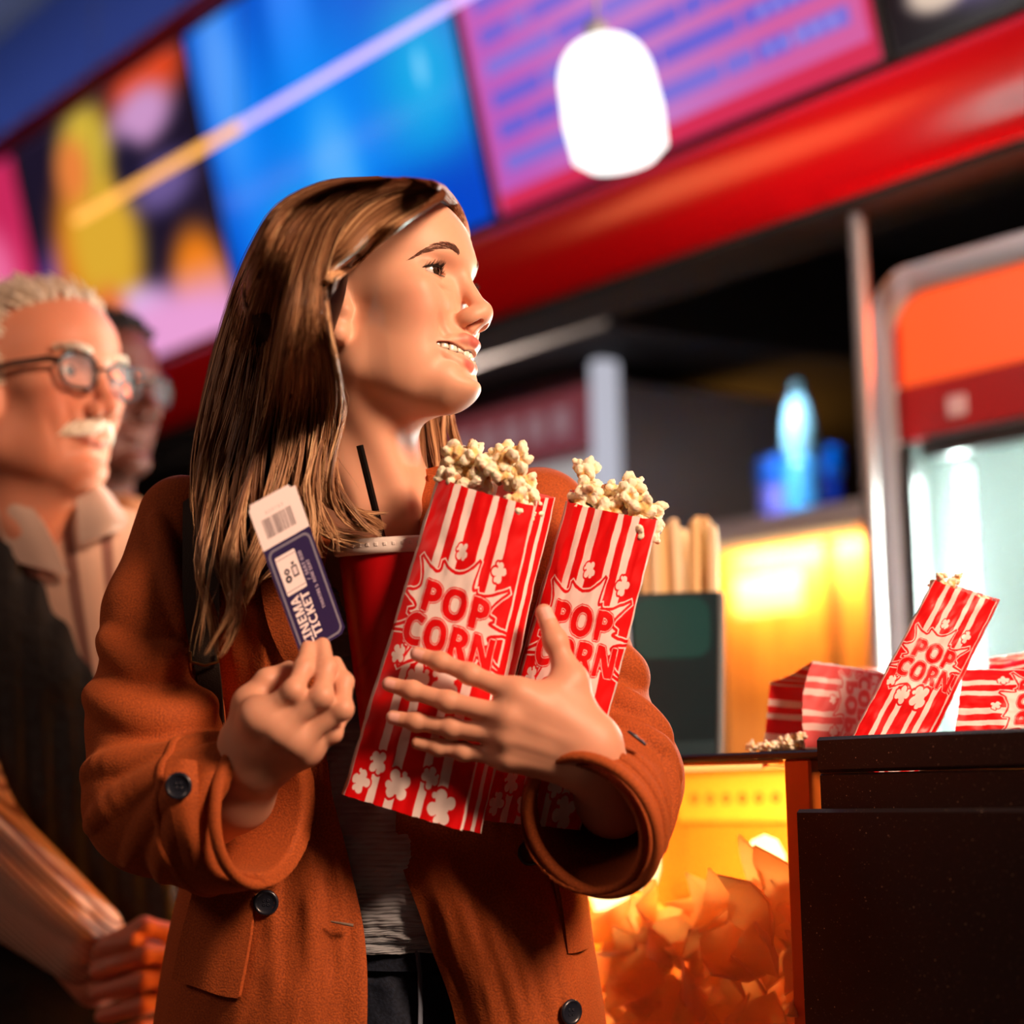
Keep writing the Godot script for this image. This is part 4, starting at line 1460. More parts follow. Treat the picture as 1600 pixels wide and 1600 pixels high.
func woman_tint(p: Vector3, n: Vector3) -> Color:
	var skin := lin(226, 170, 140)
	var q := Vector3(p.x, p.y, absf(p.z))
	# lips
	if p.x > 0.05 and p.y < -0.03 and p.y > -0.08:
		var du := seg_dist(q, PackedVector3Array(UPPER_LIP))
		var dl := seg_dist(q, PackedVector3Array(LOWER_LIP))
		var top := 0.0058 - 0.0034 * smoothstep(0.010, 0.028, q.z)
		var lip := maxf(1.0 - smoothstep(top - 0.0005, top + 0.0007, du), 1.0 - smoothstep(top - 0.0005, top + 0.0007, dl))
		skin = skin.lerp(lin(198, 92, 88), lip * 0.85)
		# inside of the mouth
		var front := 0.0840 - q.z * q.z * 21.0
		if absf(p.y + 0.0565 - q.z * 0.2) < 0.0085 and q.z < 0.032 and p.x < front:
			skin = skin.lerp(lin(84, 22, 22), smoothstep(0.0, 0.0025, front - p.x))
	# nostrils
	var ns := exp(-((q - Vector3(0.0915, -0.0300, 0.0066)) / Vector3(0.006, 0.0045, 0.0032)).length_squared())
	skin = skin.lerp(lin(96, 40, 28), clampf(ns * 1.2 - 0.35, 0, 1) * 0.8)
	# blush
	var bl := exp(-((q - Vector3(0.060, -0.018, 0.042)) / 0.02).length_squared())
	skin = skin.lerp(lin(222, 138, 114), bl * 0.4)
	# colour of the lids
	var ld := exp(-((q - Vector3(0.0715, 0.0215, 0.032)) / Vector3(0.012, 0.0045, 0.014)).length_squared())
	skin = skin.lerp(lin(182, 120, 98), ld * 0.45)
	# dark rim of the opening
	var rim := q - Vector3(0.0740, 0.0134, 0.0312)
	return skin

func skin_mat(called: String, sss := 0.12) -> StandardMaterial3D:
	var m := mat(called, Color.WHITE, 0.5)
	m.vertex_color_use_as_albedo = true
	m.subsurf_scatter_enabled = true
	m.subsurf_scatter_strength = sss
	m.metallic_specular = 0.45
	return m

func head_frame(at: Vector3, yaw: float, pitch: float, roll: float, scale: float) -> Transform3D:
	var b := Basis(Vector3.UP, -deg_to_rad(yaw)) * Basis(Vector3.BACK, deg_to_rad(pitch)) * Basis(Vector3.RIGHT, deg_to_rad(roll))
	return Transform3D(b.scaled_local(Vector3.ONE * scale), at)

func eyeball(iris: Color) -> MB:
	# a ball of radius 1 looking along x, with a raised cornea
	var m := MB.new()
	var rows := []
	var cols := []
	var white := lin(222, 214, 206)
	for j in 41:
		var t := PI * j / 40.0
		var row := PackedVector3Array()
		var cc := PackedColorArray()
		var r := sin(t)
		var x := cos(t)
		for i in 32:
			var a := TAU * i / 32
			row.append(Vector3(x, cos(a) * r, sin(a) * r) * (1.0 + 0.04 * (1.0 - smoothstep(0.2, 0.6, t))))
			var c := white
			if t < 0.2:
				c = lin(8, 6, 6)
			elif t < 0.5:
				c = iris * (0.75 + 0.35 * sin(a * 9.0) * sin(a * 9.0))
			elif t < 0.56:
				c = iris * 0.35
			elif t > 0.9:
				c = white.lerp(lin(214, 150, 140), smoothstep(0.9, 1.5, t))
			c.a = 1.0
			cc.append(c)
		rows.append(row)
		cols.append(cc)
	m.grid(rows, true, false, cols)
	return m

func eye_mat() -> StandardMaterial3D:
	var m := mat("wet eye", Color.WHITE, 0.08)
	m.vertex_color_use_as_albedo = true
	m.clearcoat_enabled = true
	m.clearcoat = 0.5
	m.clearcoat_roughness = 0.03
	return m

# a tapering hair or lash as a thin curved tube
func strand(pts: PackedVector3Array, r: float, sides := 4, tip := 0.2) -> MB:
	var rad := PackedFloat32Array()
	for k in pts.size():
		rad.append(r * lerpf(1.0, tip, pow(float(k) / (pts.size() - 1), 2.0)))
	return tube(pts, rad, sides, false)

func brow_lash(t: Transform3D, person: Node3D, brow: PackedVector3Array, hairs: int, f: Field, dark: Material, both := true, thick := 0.00035, length := 0.008) -> void:
	var r := RandomNumberGenerator.new()
	r.seed = 31
	for s in ([1.0, -1.0] if both else [1.0]):
		var m := MB.new()
		for k in hairs:
			var u := r.randf()
			var p := cr(brow, u)
			var p2 := cr(brow, minf(u + 0.08, 1.0))
			var along := (p2 - cr(brow, maxf(u - 0.02, 0))).normalized()
			var wdt := 0.0026 * sin(PI * clampf(u * 0.85 + 0.12, 0, 1)) + 0.0004
			p.y += r.randf_range(-1, 1) * wdt
			var list := f.near(p, 0.03)
			# settle on the skin
			for it in 4:
				var e := f.eval(p, list)
				p.x -= e
			var up := Vector3(0, 1, 0) * r.randf_range(0.1, 0.55) * (1.0 - u)
			var q := p + (along + up).normalized() * length * r.randf_range(0.7, 1.1)
			for it in 4:
				q.x -= f.eval(q, list)
			var mid := (p + q) * 0.5
			mid.x += 0.0011
			q.x += 0.0004
			var pts := PackedVector3Array([p, mid, q])
			for n in 3:
				pts[n] = Vector3(pts[n].x, pts[n].y, pts[n].z * s)
			m.join(strand(pts, thick, 4, 0.3))
		m.move(t)
		part("eyebrow", m, dark, person)

func woman_face(person: Node3D, t: Transform3D, f: Field) -> void:
	var dark := mat("brow hair", C8(104, 64, 46), 0.6)
	brow_lash(t, person, PackedVector3Array([Vector3(0.0805, 0.0300, 0.0165), Vector3(0.0805, 0.0335, 0.021), Vector3(0.0770, 0.0352, 0.030), Vector3(0.067, 0.0300, 0.042), Vector3(0.0520, 0.0228, 0.050)]), 260, f, dark, true, 0.00020, 0.0065)
	var lash := mat("eyelash", C8(20, 12, 10), 0.5)
	var em := eye_mat()
	var eb := eyeball(lin(60, 42, 32))
	for s in [1.0, -1.0]:
		var e := MB.new()
		var gaze := Basis(Vector3.UP, deg_to_rad(-3.0)) * Basis(Vector3.BACK, deg_to_rad(-1.0))
		e.join(eb, t * Transform3D(gaze.scaled(Vector3.ONE * 0.0118), Vector3(0.0620, 0.0150, 0.0305 * s)))
		part("eye", e, em, person)
		# lashes and lid lines follow the edge of the opening
		var lm := MB.new()
		var r := RandomNumberGenerator.new()
		r.seed = 12
		var up := PackedVector3Array([Vector3(0.0765, 0.0118, 0.0190), Vector3(0.0768, 0.0150, 0.0240), Vector3(0.0755, 0.0170, 0.0300), Vector3(0.0720, 0.0166, 0.0375), Vector3(0.0640, 0.0138, 0.0450)])
		# settle the lid line on the skin just above the opening
		for k in up.size():
			for it in 5:
				up[k].x -= f.eval(up[k], f.near(up[k], 0.03)) * 0.8
		var line := PackedVector3Array()
		for k in 15:
			var q := cr(up, k / 14.0)
			line.append(Vector3(q.x, q.y, q.z * s))
		lm.join(tube(line, PackedFloat32Array([0.0003, 0.0004, 0.0005, 0.0006, 0.0007, 0.0007, 0.0007, 0.0008, 0.0008, 0.0009, 0.0009, 0.0008, 0.0007, 0.0006, 0.0003]), 6))
		for k in 46:
			var u := 0.15 + 0.85 * k / 45.0
			var q := cr(up, u)
			var dirv := Vector3(1.0, 0.02 + 0.22 * r.randf(), lerpf(-0.45, 0.35, u)).normalized()
			var len := (0.0058 + 0.0022 * u) * r.randf_range(0.7, 1.05)
			var pts := PackedVector3Array()
			for n in 5:
				var w := n / 4.0
				var z := q + dirv * len * w + Vector3(0, 0.0026 * w * w, 0)
				pts.append(Vector3(z.x, z.y, z.z * s))
			lm.join(strand(pts, 0.00030, 4, 0.3))
		var low := PackedVector3Array([Vector3(0.0760, 0.0110, 0.0215), Vector3(0.0755, 0.0100, 0.0275), Vector3(0.0730, 0.0100, 0.0345), Vector3(0.0665, 0.0115, 0.0430)])
		for k in low.size():
			for it in 5:
				low[k].x -= f.eval(low[k], f.near(low[k], 0.03)) * 0.8
		for k in 22:
			var u := 0.1 + 0.9 * k / 21.0
			var q := cr(low, u)
			var dirv := Vector3(0.9, -0.6, lerpf(-0.2, 0.6, u)).normalized()
			var len := 0.0030 * r.randf_range(0.7, 1.0)
			lm.join(strand(PackedVector3Array([Vector3(q.x, q.y, q.z * s), Vector3(q.x + dirv.x * len * 0.5, q.y + dirv.y * len * 0.5, (q.z + dirv.z * len * 0.5) * s), Vector3(q.x + dirv.x * len, q.y + dirv.y * len * 0.8, (q.z + dirv.z * len) * s)]), 0.00016, 4, 0.3))
		lm.move(t)
		part("eyelashes", lm, lash, person)
	# teeth
	var tm := mat("tooth enamel", C8(238, 226, 208), 0.18)
	var edges := [0.0, 0.0082, 0.0148, 0.0214, 0.0268, 0.0312]
	var hh := [0.0100, 0.0090, 0.0094, 0.0082, 0.0074]
	for s in [1.0, -1.0]:
		for k in 5:
			var arc := func(z: float) -> float:
				return 0.0838 - 20.0 * z * z
			var z0: float = edges[k]
			var z1: float = edges[k + 1]
			var zc := (z0 + z1) * 0.5
			var a := Vector3(arc.call(z0), 0, z0)
			var b := Vector3(arc.call(z1), 0, z1)
			var along := (b - a).normalized()
			var outw := along.cross(Vector3.UP)
			if outw.x < 0:
				outw = -outw
			var bs := Basis(outw, Vector3.UP, along)
			var w := (b - a).length() * 0.5
			var tooth := MB.new()
			var rows := []
			for j in 9:
				var v := -1.0 + 2.0 * j / 8.0
				var row := PackedVector3Array()
				var taper := sqrt(maxf(0.0, 1.0 - pow(absf(v), 5.0)))
				for i in 14:
					var an := TAU * i / 14
					var cx := signf(cos(an)) * pow(absf(cos(an)), 0.6)
					var cz := signf(sin(an)) * pow(absf(sin(an)), 0.6)
					row.append(Vector3(cx * 0.0030 * taper, v * hh[k] * 0.5, cz * w * (0.25 + 0.75 * taper) * (0.94 + 0.05 * -v)))
				rows.append(row)
			tooth.grid(rows, true, true)
			var cen := (a + b) * 0.5
			cen.y = -0.0560 + [0.0, 0.0007, 0.0002, 0.0010, 0.0016][k] + zc * 0.16
			cen -= outw * 0.0030
			tooth.move(Transform3D(bs, cen))
			for n in tooth.v.size():
				tooth.v[n].z *= s
			if s < 0:
				for n in range(0, tooth.idx.size(), 3):
					var sw := tooth.idx[n]
					tooth.idx[n] = tooth.idx[n + 1]
					tooth.idx[n + 1] = sw
			tooth.move(t)
			part("tooth", tooth, tm, person)

# ---------------------------------------------------------------- the woman
var wt := Transform3D()      # her head's frame
var woman: Node3D
var wf: Field                # her head and neck, in the head's frame

func W(px: float, py: float, d: float) -> Vector3:
	return P(px, py, d)

func build_woman() -> void:
	wt = head_frame(P(597, 492, 1.9), 25, 6, -6, 1.05)
	woman = thing("person", "smiling woman with long wavy light brown hair in a rust orange coat holding popcorn", "person", Vector3(P(600, 1500, 1.93).x, 0, P(600, 1500, 1.93).z))
	var f := woman_field()
	wf = f
	var body := MB.new()
	# the neck joins in the head's own axes
	var inv := wt.affine_inverse()
	var n1 := inv * W(566, 790, 1.925)
	f.cap(Vector3(-0.026, -0.04, 0), n1, 0.049, 0.051, 0.03)
	f.cap(n1, inv * W(585, 890, 1.965), 0.051, 0.075, 0.04)
	# collarbones and breastbone
	f.cap(inv * W(500, 815, 1.93), inv * W(690, 815, 1.93), 0.030, 0.030, 0.03)
	# sinews of the turned neck
	f.cap(inv * W(545, 590, 1.86), inv * W(640, 800, 1.875), 0.008, 0.008, 0.02)
	var face := net(f, Vector3(0.014, -0.115, -0.056), Vector3(0.115, 0.09, 0.068), 0.0012, woman_tint)
	var rest := net(f, Vector3(-0.12, -0.32, -0.14), Vector3(0.14, 0.135, 0.14), 0.0032, woman_tint, func(c): return c.x < 0.03 or c.y < -0.095 or c.y > 0.08)
	body.join(rest, wt)
	body.join(face, wt)
	build_hands()
	body.join(hands)
	body.join(trunk([W(600, 900, 1.985), W(610, 1480, 1.985)], 0.085, [[W(300, 830, 1.95), W(246, 1240, 1.835), W(345, 1268, 1.79)], [W(830, 830, 1.965), W(950, 1205, 1.855), W(945, 1250, 1.80)]], lin(214, 156, 126)))
	part("body", body, skin_mat("warm fair skin"), woman)
	woman_face(woman, wt, woman_field())
	build_hair()
	build_clothes()

# the point on a pixel's sight line that lies off metres outside her head
func on_head(px: float, py: float, off: float) -> Vector3:
	var inv := wt.affine_inverse()
	var best := 1e9
	var bp := Vector3.ZERO
	var d := 1.70
	while d < 2.02:
		var p := P(px, py, d)
		var q := inv * p
		var e := wf.eval(q, wf.near(q, 0.06)) * 1.05
		if e < best:
			best = e
			bp = p
		if e < off:
			return p
		d += maxf(0.0015, (e - off) * 0.6)
	return bp

func guide(pts: Array) -> PackedVector3Array:
	var o := PackedVector3Array()
	for p in pts:
		o.append(on_head(p.x, p.y, p.z) if p.z < 1.0 else P(p.x, p.y, p.z))
	# even spacing
	var res := PackedVector3Array()
	for k in 33:
		res.append(cr(o, k / 32.0))
	return res

func V(x: float, y: float, d: float) -> Vector3:
	return Vector3(x, y, d)

func hair_sheet(m: MB, guides: Array, count: int, r: RandomNumberGenerator, opt: Dictionary) -> void:
	var n := guides.size()
	var seg: int = opt.get("seg", 26)
	var rad: float = opt.get("rad", 0.0007)
	var deep: float = opt.get("deep", 0.014)
	var wave: float = opt.get("wave", 0.0)
	var from: float = opt.get("from", 0.35)
	var noise := FastNoiseLite.new()
	noise.seed = opt.get("seed", 1)
	noise.frequency = 1.0
	var toward := -cam_t.basis.z
	for s in count:
		var u := clampf(r.randf_range(-0.15, n - 0.85), -0.12, n - 0.88)
		var depth := r.randf()
		var end: float = 1.0 - opt.get("ragged", 0.12) * r.randf() * r.randf()
		var start: float = opt.get("late", 0.0) * r.randf()
		var clump := floorf(u * opt.get("clumps", 5.0) + r.randf_range(-0.25, 0.25)) 
		var cu := clampf((clump + 0.5) / opt.get("clumps", 5.0), 0.0, n - 1.0)
		var ph := clump * 1.7
		var pts := PackedVector3Array()
		var rr := PackedFloat32Array()
		var cc := PackedColorArray()
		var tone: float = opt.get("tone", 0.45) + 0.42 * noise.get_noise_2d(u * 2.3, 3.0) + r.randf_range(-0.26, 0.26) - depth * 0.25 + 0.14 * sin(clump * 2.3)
		var j1 := r.randf_range(-1, 1)
		var j2 := r.randf_range(-1, 1)
		var fr := r.randf_range(0.8, 1.2)
		for k in seg:
			var t := lerpf(start, end, float(k) / (seg - 1))
			var low := smoothstep(from, 1.0, t)
			var uu := lerpf(u, cu, low * opt.get("gather", 0.5))
			var x := clampf(uu, 0.0, n - 1.0)
			var i := mini(int(x), n - 2)
			var f := x - i
			var over := uu - x
			var g0 := cr(guides[i], t)
			var g1 := cr(guides[i + 1], t)
			var p := g0.lerp(g1, f)
			if n > 3:
				var ga := cr(guides[maxi(i - 1, 0)], t)
				var gb := cr(guides[mini(i + 2, n - 1)], t)
				p = g0.cubic_interpolate(g1, ga, gb, f)
			if over != 0.0:
				p += (g1 - g0) * over * (0.5)
			var side := (g1 - g0).normalized()
			p += toward * deep * depth * (0.4 + 0.6 * minf(1.0, t * 5.0))
			p += side * sin(t * TAU * opt.get("cycles", 2.2) * 0.5 + ph) * wave * low
			p += toward * cos(t * TAU * opt.get("cycles", 2.2) * 0.5 + ph) * wave * 0.8 * low
			p += side * (j1 * 0.0014 + sin(t * 9.0 * fr + j2 * 3.0) * 0.0016 * low)
			pts.append(p)
			rr.append(rad * (0.55 + 0.45 * sin(PI * clampf(t * 0.9 + 0.1, 0, 1))) * (1.0 if k < seg - 4 else [0.9, 0.7, 0.45, 0.15][k - seg + 4]) * r.randf_range(0.85, 1.15))
			var a := clampf(tone + opt.get("lighten", 0.25) * (t - 0.35), 0.0, 1.0)
			var c: Color
			if a < 0.35:
				c = HAIR[0].lerp(HAIR[1], a / 0.35)
			elif a < 0.7:
				c = HAIR[1].lerp(HAIR[2], (a - 0.35) / 0.35)
			else:
				c = HAIR[2].lerp(HAIR[3], (a - 0.7) / 0.3)
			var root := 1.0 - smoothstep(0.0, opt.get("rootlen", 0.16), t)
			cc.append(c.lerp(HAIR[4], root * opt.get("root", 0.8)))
		m.join(tube(pts, rr, 4, false, 1.0, Vector3.UP, Color.WHITE, cc))

var HAIR := [lin(62, 36, 24), lin(126, 84, 56), lin(182, 136, 96), lin(226, 186, 138), lin(104, 50, 28)]

func build_hair() -> void:
	var r := RandomNumberGenerator.new()
	r.seed = 404
	var m := MB.new()
	# near side, falling from the parting over the ear to the chest; from the back of the head to the ear
	var A := [
		guide([V(590, 277, 1.95), V(505, 284, 1.985), V(432, 322, 1.995), V(390, 388, 1.99), V(362, 460, 1.98), V(338, 540, 1.97), V(318, 620, 1.95), V(304, 700, 1.92), V(299, 760, 1.88), V(300, 800, 1.86)]),
		guide([V(600, 277, 0.014), V(512, 287, 0.016), V(438, 326, 0.020), V(400, 388, 0.026), V(370, 455, 1.880), V(345, 535, 1.875), V(325, 615, 1.865), V(308, 690, 1.85), V(302, 760, 1.83), V(306, 830, 1.80)]),
		guide([V(620, 278, 0.010), V(530, 290, 0.012), V(455, 335, 0.016), V(414, 425, 0.024), V(382, 530, 1.842), V(360, 630, 1.835), V(340, 720, 1.83), V(328, 800, 1.80), V(318, 880, 1.775), V(322, 950, 1.765), V(315, 1022, 1.765)]),
		guide([V(640, 279, 0.010), V(550, 290, 0.012), V(480, 335, 0.013), V(438, 430, 0.020), V(414, 540, 1.83), V(396, 640, 1.82), V(376, 730, 1.805), V(362, 810, 1.785), V(356, 880, 1.77), V(370, 950, 1.762), V(345, 1015, 1.765)]),
		guide([V(655, 281, 0.009), V(570, 291, 0.011), V(505, 335, 0.012), V(465, 430, 0.018), V(446, 540, 0.028), V(432, 640, 1.81), V(415, 730, 1.80), V(402, 800, 1.785), V(392, 860, 1.775), V(378, 920, 1.768), V(362, 985, 1.77)]),
		guide([V(668, 284, 0.008), V(590, 293, 0.010), V(522, 335, 0.011), V(487, 430, 0.016), V(474, 540, 0.026), V(468, 640, 1.81), V(460, 720, 1.80), V(455, 780, 1.79), V(470, 835, 1.785), V(440, 880, 1.78), V(420, 905, 1.78)]),
		guide([V(680, 288, 0.007), V(605, 296, 0.009), V(536, 335, 0.010), V(502, 425, 0.013), V(497, 520, 0.020), V(505, 610, 0.030), V(500, 690, 1.81), V(495, 750, 1.80), V(510, 800, 1.80), V(550, 830, 1.80), V(585, 845, 1.80)]),
		guide([V(685, 291, 0.007), V(612, 300, 0.009), V(545, 340, 0.009), V(510, 425, 0.011), V(512, 500, 0.014), V(528, 580, 0.022), V(534, 650, 0.034), V(522, 720, 1.81), V(530, 770, 1.805), V(565, 805, 1.81), V(600, 815, 1.82)])]
	hair_sheet(m, A, 2700, r, {"seed": 3, "wave": 0.013, "deep": 0.020, "ragged": 0.2, "clumps": 3.0, "gather": 0.45, "tone": 0.50, "lighten": 0.42, "rad": 0.00075, "cycles": 3.0, "from": 0.3})
	var E := [
		guide([V(480, 300, 0.014), V(432, 342, 0.020), V(396, 400, 0.024), V(374, 460, 1.868), V(352, 540, 1.862), V(334, 620, 1.85), V(318, 700, 1.835), V(312, 780, 1.815)]),
		guide([V(500, 298, 0.013), V(446, 350, 0.018), V(412, 410, 0.024), V(392, 465, 1.858), V(370, 545, 1.848), V(352, 630, 1.838), V(336, 710, 1.825), V(328, 800, 1.80)]),
		guide([V(520, 298, 0.013), V(462, 355, 0.018), V(430, 420, 0.023), V(410, 470, 1.85), V(390, 550, 1.838), V(372, 640, 1.83), V(354, 730, 1.815), V(344, 820, 1.79)])]
	hair_sheet(m, E, 520, r, {"seed": 71, "wave": 0.008, "deep": 0.010, "ragged": 0.15, "clumps": 4.0, "gather": 0.3, "tone": 0.52, "lighten": 0.40, "rad": 0.0007, "cycles": 3.0})
	hair_sheet(m, A, 260, r, {"seed": 8, "wave": 0.012, "deep": -0.004, "ragged": 0.3, "clumps": 4.0, "gather": 0.6, "tone": 0.62, "lighten": 0.3, "rad": 0.00055, "cycles": 3.2, "from": 0.3})
	# swept back from the forehead over the temple
	var B := [
		guide([V(660, 284, 0.008), V(592, 292, 0.010), V(545, 322, 0.010), V(512, 372, 0.011), V(497, 410, 0.008), V(492, 450, 0.003)]),
		guide([V(688, 292, 0.006), V(622, 304, 0.009), V(572, 334, 0.010), V(532, 380, 0.010), V(506, 412, 0.008), V(494, 445, 0.003)]),
		guide([V(696, 300, 0.005), V(645, 320, 0.008), V(594, 352, 0.009), V(550, 393, 0.010), V(514, 421, 0.007), V(496, 445, 0.002)]),
		guide([V(692, 310, 0.004), V(650, 336, 0.006), V(606, 365, 0.007), V(562, 402, 0.008), V(521, 428, 0.006), V(498, 448, 0.002)]),
		guide([V(668, 316, 0.003), V(634, 348, 0.004), V(596, 378, 0.005), V(564, 405, 0.006), V(528, 431, 0.004), V(500, 450, 0.002)])]
	hair_sheet(m, B, 900, r, {"seed": 21, "deep": 0.006, "ragged": 0.05, "tone": 0.56, "lighten": 0.45, "rad": 0.0006, "gather": 0.0, "rootlen": 0.3, "seg": 18})
	# dark under hair between the sweep and the ear
	var U := [
		guide([V(572, 398, 0.001), V(548, 418, 0.002), V(528, 432, 0.003), V(512, 446, 0.003)]),
		guide([V(556, 415, 0.0008), V(540, 430, 0.0015), V(524, 443, 0.003), V(512, 460, 0.004)]),
		guide([V(546, 428, 0.0005), V(535, 440, 0.001), V(522, 452, 0.003), V(512, 470, 0.004)])]
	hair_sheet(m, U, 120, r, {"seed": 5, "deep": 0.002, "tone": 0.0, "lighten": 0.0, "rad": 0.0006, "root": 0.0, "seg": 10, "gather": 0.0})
	# far side, showing past the forehead and beside the neck
	var C := [
		guide([V(640, 288, 1.90), V(676, 306, 1.93), V(694, 322, 1.935), V(708, 342, 1.94), V(718, 364, 1.945), V(722, 390, 1.96), V(712, 470, 1.985), V(700, 560, 1.99), V(685, 640, 1.98), V(684, 690, 1.96), V(700, 740, 1.93)]),
		guide([V(655, 283, 0.006), V(686, 296, 0.006), V(704, 316, 1.900), V(717, 338, 1.905), V(725, 360, 1.915), V(727, 380, 1.94), V(722, 420, 1.975), V(705, 560, 1.985), V(690, 640, 1.975), V(688, 690, 1.955), V(706, 735, 1.93), V(730, 790, 1.91)]),
		guide([V(645, 280, 0.010), V(690, 291, 0.010), V(712, 314, 1.905), V(724, 338, 1.910), V(731, 362, 1.925), V(730, 384, 1.95), V(724, 425, 1.985), V(712, 560, 2.0), V(703, 640, 1.99), V(712, 690, 1.97), V(735, 735, 1.95), V(770, 770, 1.93)]),
		guide([V(630, 277, 0.014), V(686, 286, 0.013), V(714, 314, 1.915), V(727, 340, 1.920), V(733, 364, 1.94), V(731, 386, 1.965), V(722, 430, 2.0), V(705, 560, 2.02), V(700, 640, 2.01), V(716, 690, 1.99), V(745, 728, 1.97), V(790, 745, 1.96)])]
	hair_sheet(m, C, 420, r, {"seed": 13, "wave": 0.008, "deep": 0.012, "tone": 0.5, "lighten": 0.3, "rad": 0.0007, "rootlen": 0.42, "root": 0.9})
	# beside the neck, on the far shoulder
	var D := [
		guide([V(640, 600, 1.975), V(648, 660, 1.955), V(652, 710, 1.935), V(660, 760, 1.92), V(690, 810, 1.9)]),
		guide([V(670, 600, 1.98), V(682, 655, 1.965), V(690, 700, 1.945), V(700, 750, 1.93), V(720, 800, 1.91)])]
	hair_sheet(m, D, 200, r, {"seed": 17, "wave": 0.006, "deep": 0.02, "tone": 0.5, "lighten": 0.2, "rad": 0.0008, "root": 0.3, "seg": 16})
	# loose single hairs
	var fly := MB.new()
	hair_sheet(m, A, 60, r, {"seed": 44, "wave": 0.02, "deep": -0.016, "ragged": 0.3, "clumps": 9.0, "gather": 0.0, "tone": 0.6, "rad": 0.00022, "cycles": 3.6, "from": 0.05})
	var hm := mat("brown hair", Color.WHITE, 0.42)
	hm.vertex_color_use_as_albedo = true
	hm.metallic_specular = 0.42
	# the mass under the strands
	var inv := wt.affine_inverse()
	var f := Field.new()
	f.ell(Vector3(-0.024, 0.038, 0), Vector3(0.0790, 0.0820, 0.0690), 0.01)
	f.ell(Vector3(0.004, 0.062, 0), Vector3(0.046, 0.042, 0.046), 0.01)
	var core := [[2, 0.022, 0.024], [3, 0.024, 0.024], [4, 0.020, 0.018], [5, 0.014, 0.012]]
	for q in core:
		var g: PackedVector3Array = A[q[0]]
		for k in range(6, 26, 4):
			var ra: float = lerpf(q[1], q[2], (k - 6) / 20.0) * (1.0 - 0.45 * smoothstep(18, 26, k))
			var off2: Vector3 = -cam_t.basis.z * (0.062 + ra)
			f.cap(inv * (g[k] + off2), inv * (g[k + 4] + off2), ra, ra * 0.9, 0.02)
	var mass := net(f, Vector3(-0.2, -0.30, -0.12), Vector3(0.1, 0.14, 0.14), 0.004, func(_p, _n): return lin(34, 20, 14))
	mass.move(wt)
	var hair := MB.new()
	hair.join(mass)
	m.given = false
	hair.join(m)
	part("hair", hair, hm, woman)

# a soft roll of cloth round a sleeve, settled on the field's surface
func roll(f: Field, c: Vector3, axis: Vector3, ra: float, up: Vector3, r: float, settle := true, sink := 0.3) -> MB:
	var u := (up - axis * up.dot(axis)).normalized()
	var s := axis.cross(u).normalized()
	var rows := []
	var n := 72
	for j in n:
		var t := TAU * j / n
		var dirv := u * cos(t) + s * sin(t)
		var p := c + dirv * ra
		if settle:
			var list := f.near(p, 0.06)
			for it in 8:
				p -= dirv * clampf(f.eval(p, list), -0.01, 0.01) * 0.8
			p -= dirv * r * sink
		var row := PackedVector3Array()
		for k in 10:
			var a := TAU * k / 10
			row.append(p + dirv * (cos(a) * r) + axis * (sin(a) * r * 1.2))
		rows.append(row)
	rows.append(rows[0])
	var m := MB.new()
	m.grid(rows, true, true)
	return m

# a fold: a run of tapered capsules through pixel points, settled on the surface built so far
func chain(f: Field, pts: Array, r: float, k: float, sink := 0.55) -> void:
	var q := PackedVector3Array()
	for p in pts:
		q.append(W(p.x, p.y, p.z))
	var n := (q.size() - 1) * 5
	var path := PackedVector3Array()
	var norms := PackedVector3Array()
	for j in n + 1:
		var p := cr(q, float(j) / n)
		var list := f.near(p, 0.08)
		var g := Vector3.UP
		for it in 6:
			g = gradient(f, p, list, 0.003)
			p -= g * clampf(f.eval(p, list), -0.02, 0.02)
		path.append(p)
		norms.append(g)
	for j in n:
		var ra := r * (0.30 + 0.70 * sin(PI * clampf(float(j) / n * 0.94 + 0.03, 0, 1)))
		var rb := r * (0.30 + 0.70 * sin(PI * clampf(float(j + 1) / n * 0.94 + 0.03, 0, 1)))
		f.cap(path[j] - norms[j] * (ra * sink), path[j + 1] - norms[j + 1] * (rb * sink), ra, rb, k)

func px_rows(rows: Array) -> Array:
	var out := []
	for row in rows:
		var r := PackedVector3Array()
		for p in row:
			r.append(W(p.x, p.y, p.z))
		out.append(r)
	return out

func ripple(rows: Array, amp: float, fx: float, fy: float, sd: int) -> Array:
	# gentle relief towards the camera, as cloth that hangs
	var n := FastNoiseLite.new()
	n.seed = sd
	n.frequency = 1.0
	var toward := cam_t.basis.z
	for j in rows.size():
		var row: PackedVector3Array = rows[j]
		for i in row.size():
			row[i] += toward * amp * n.get_noise_2d(float(i) / row.size() * fx, float(j) / rows.size() * fy)
		rows[j] = row
	return rows

func button(at: Vector3, n: Vector3, r: float, m: Material) -> MB:
	var b := lathe(PackedVector2Array([Vector2(0, 0), Vector2(r * 0.95, 0), Vector2(r, r * 0.1), Vector2(r, r * 0.22), Vector2(r * 0.9, r * 0.34), Vector2(r * 0.78, r * 0.3), Vector2(r * 0.66, r * 0.18), Vector2(0, r * 0.16)]), 32)
	for k in 4:
		var a := PI / 4 + PI / 2 * k
		var h := lathe(PackedVector2Array([Vector2(r * 0.1, r * 0.17), Vector2(r * 0.13, r * 0.2), Vector2(r * 0.09, r * 0.2), Vector2(0, r * 0.165)]), 10)
		h.move(Transform3D(Basis(), Vector3(cos(a) * r * 0.24, 0, sin(a) * r * 0.24)))
		b.join(h)
	var y := n.normalized()
	var x := y.cross(Vector3.UP).normalized()
	b.move(Transform3D(Basis(x, y, x.cross(y)), at))
	return b

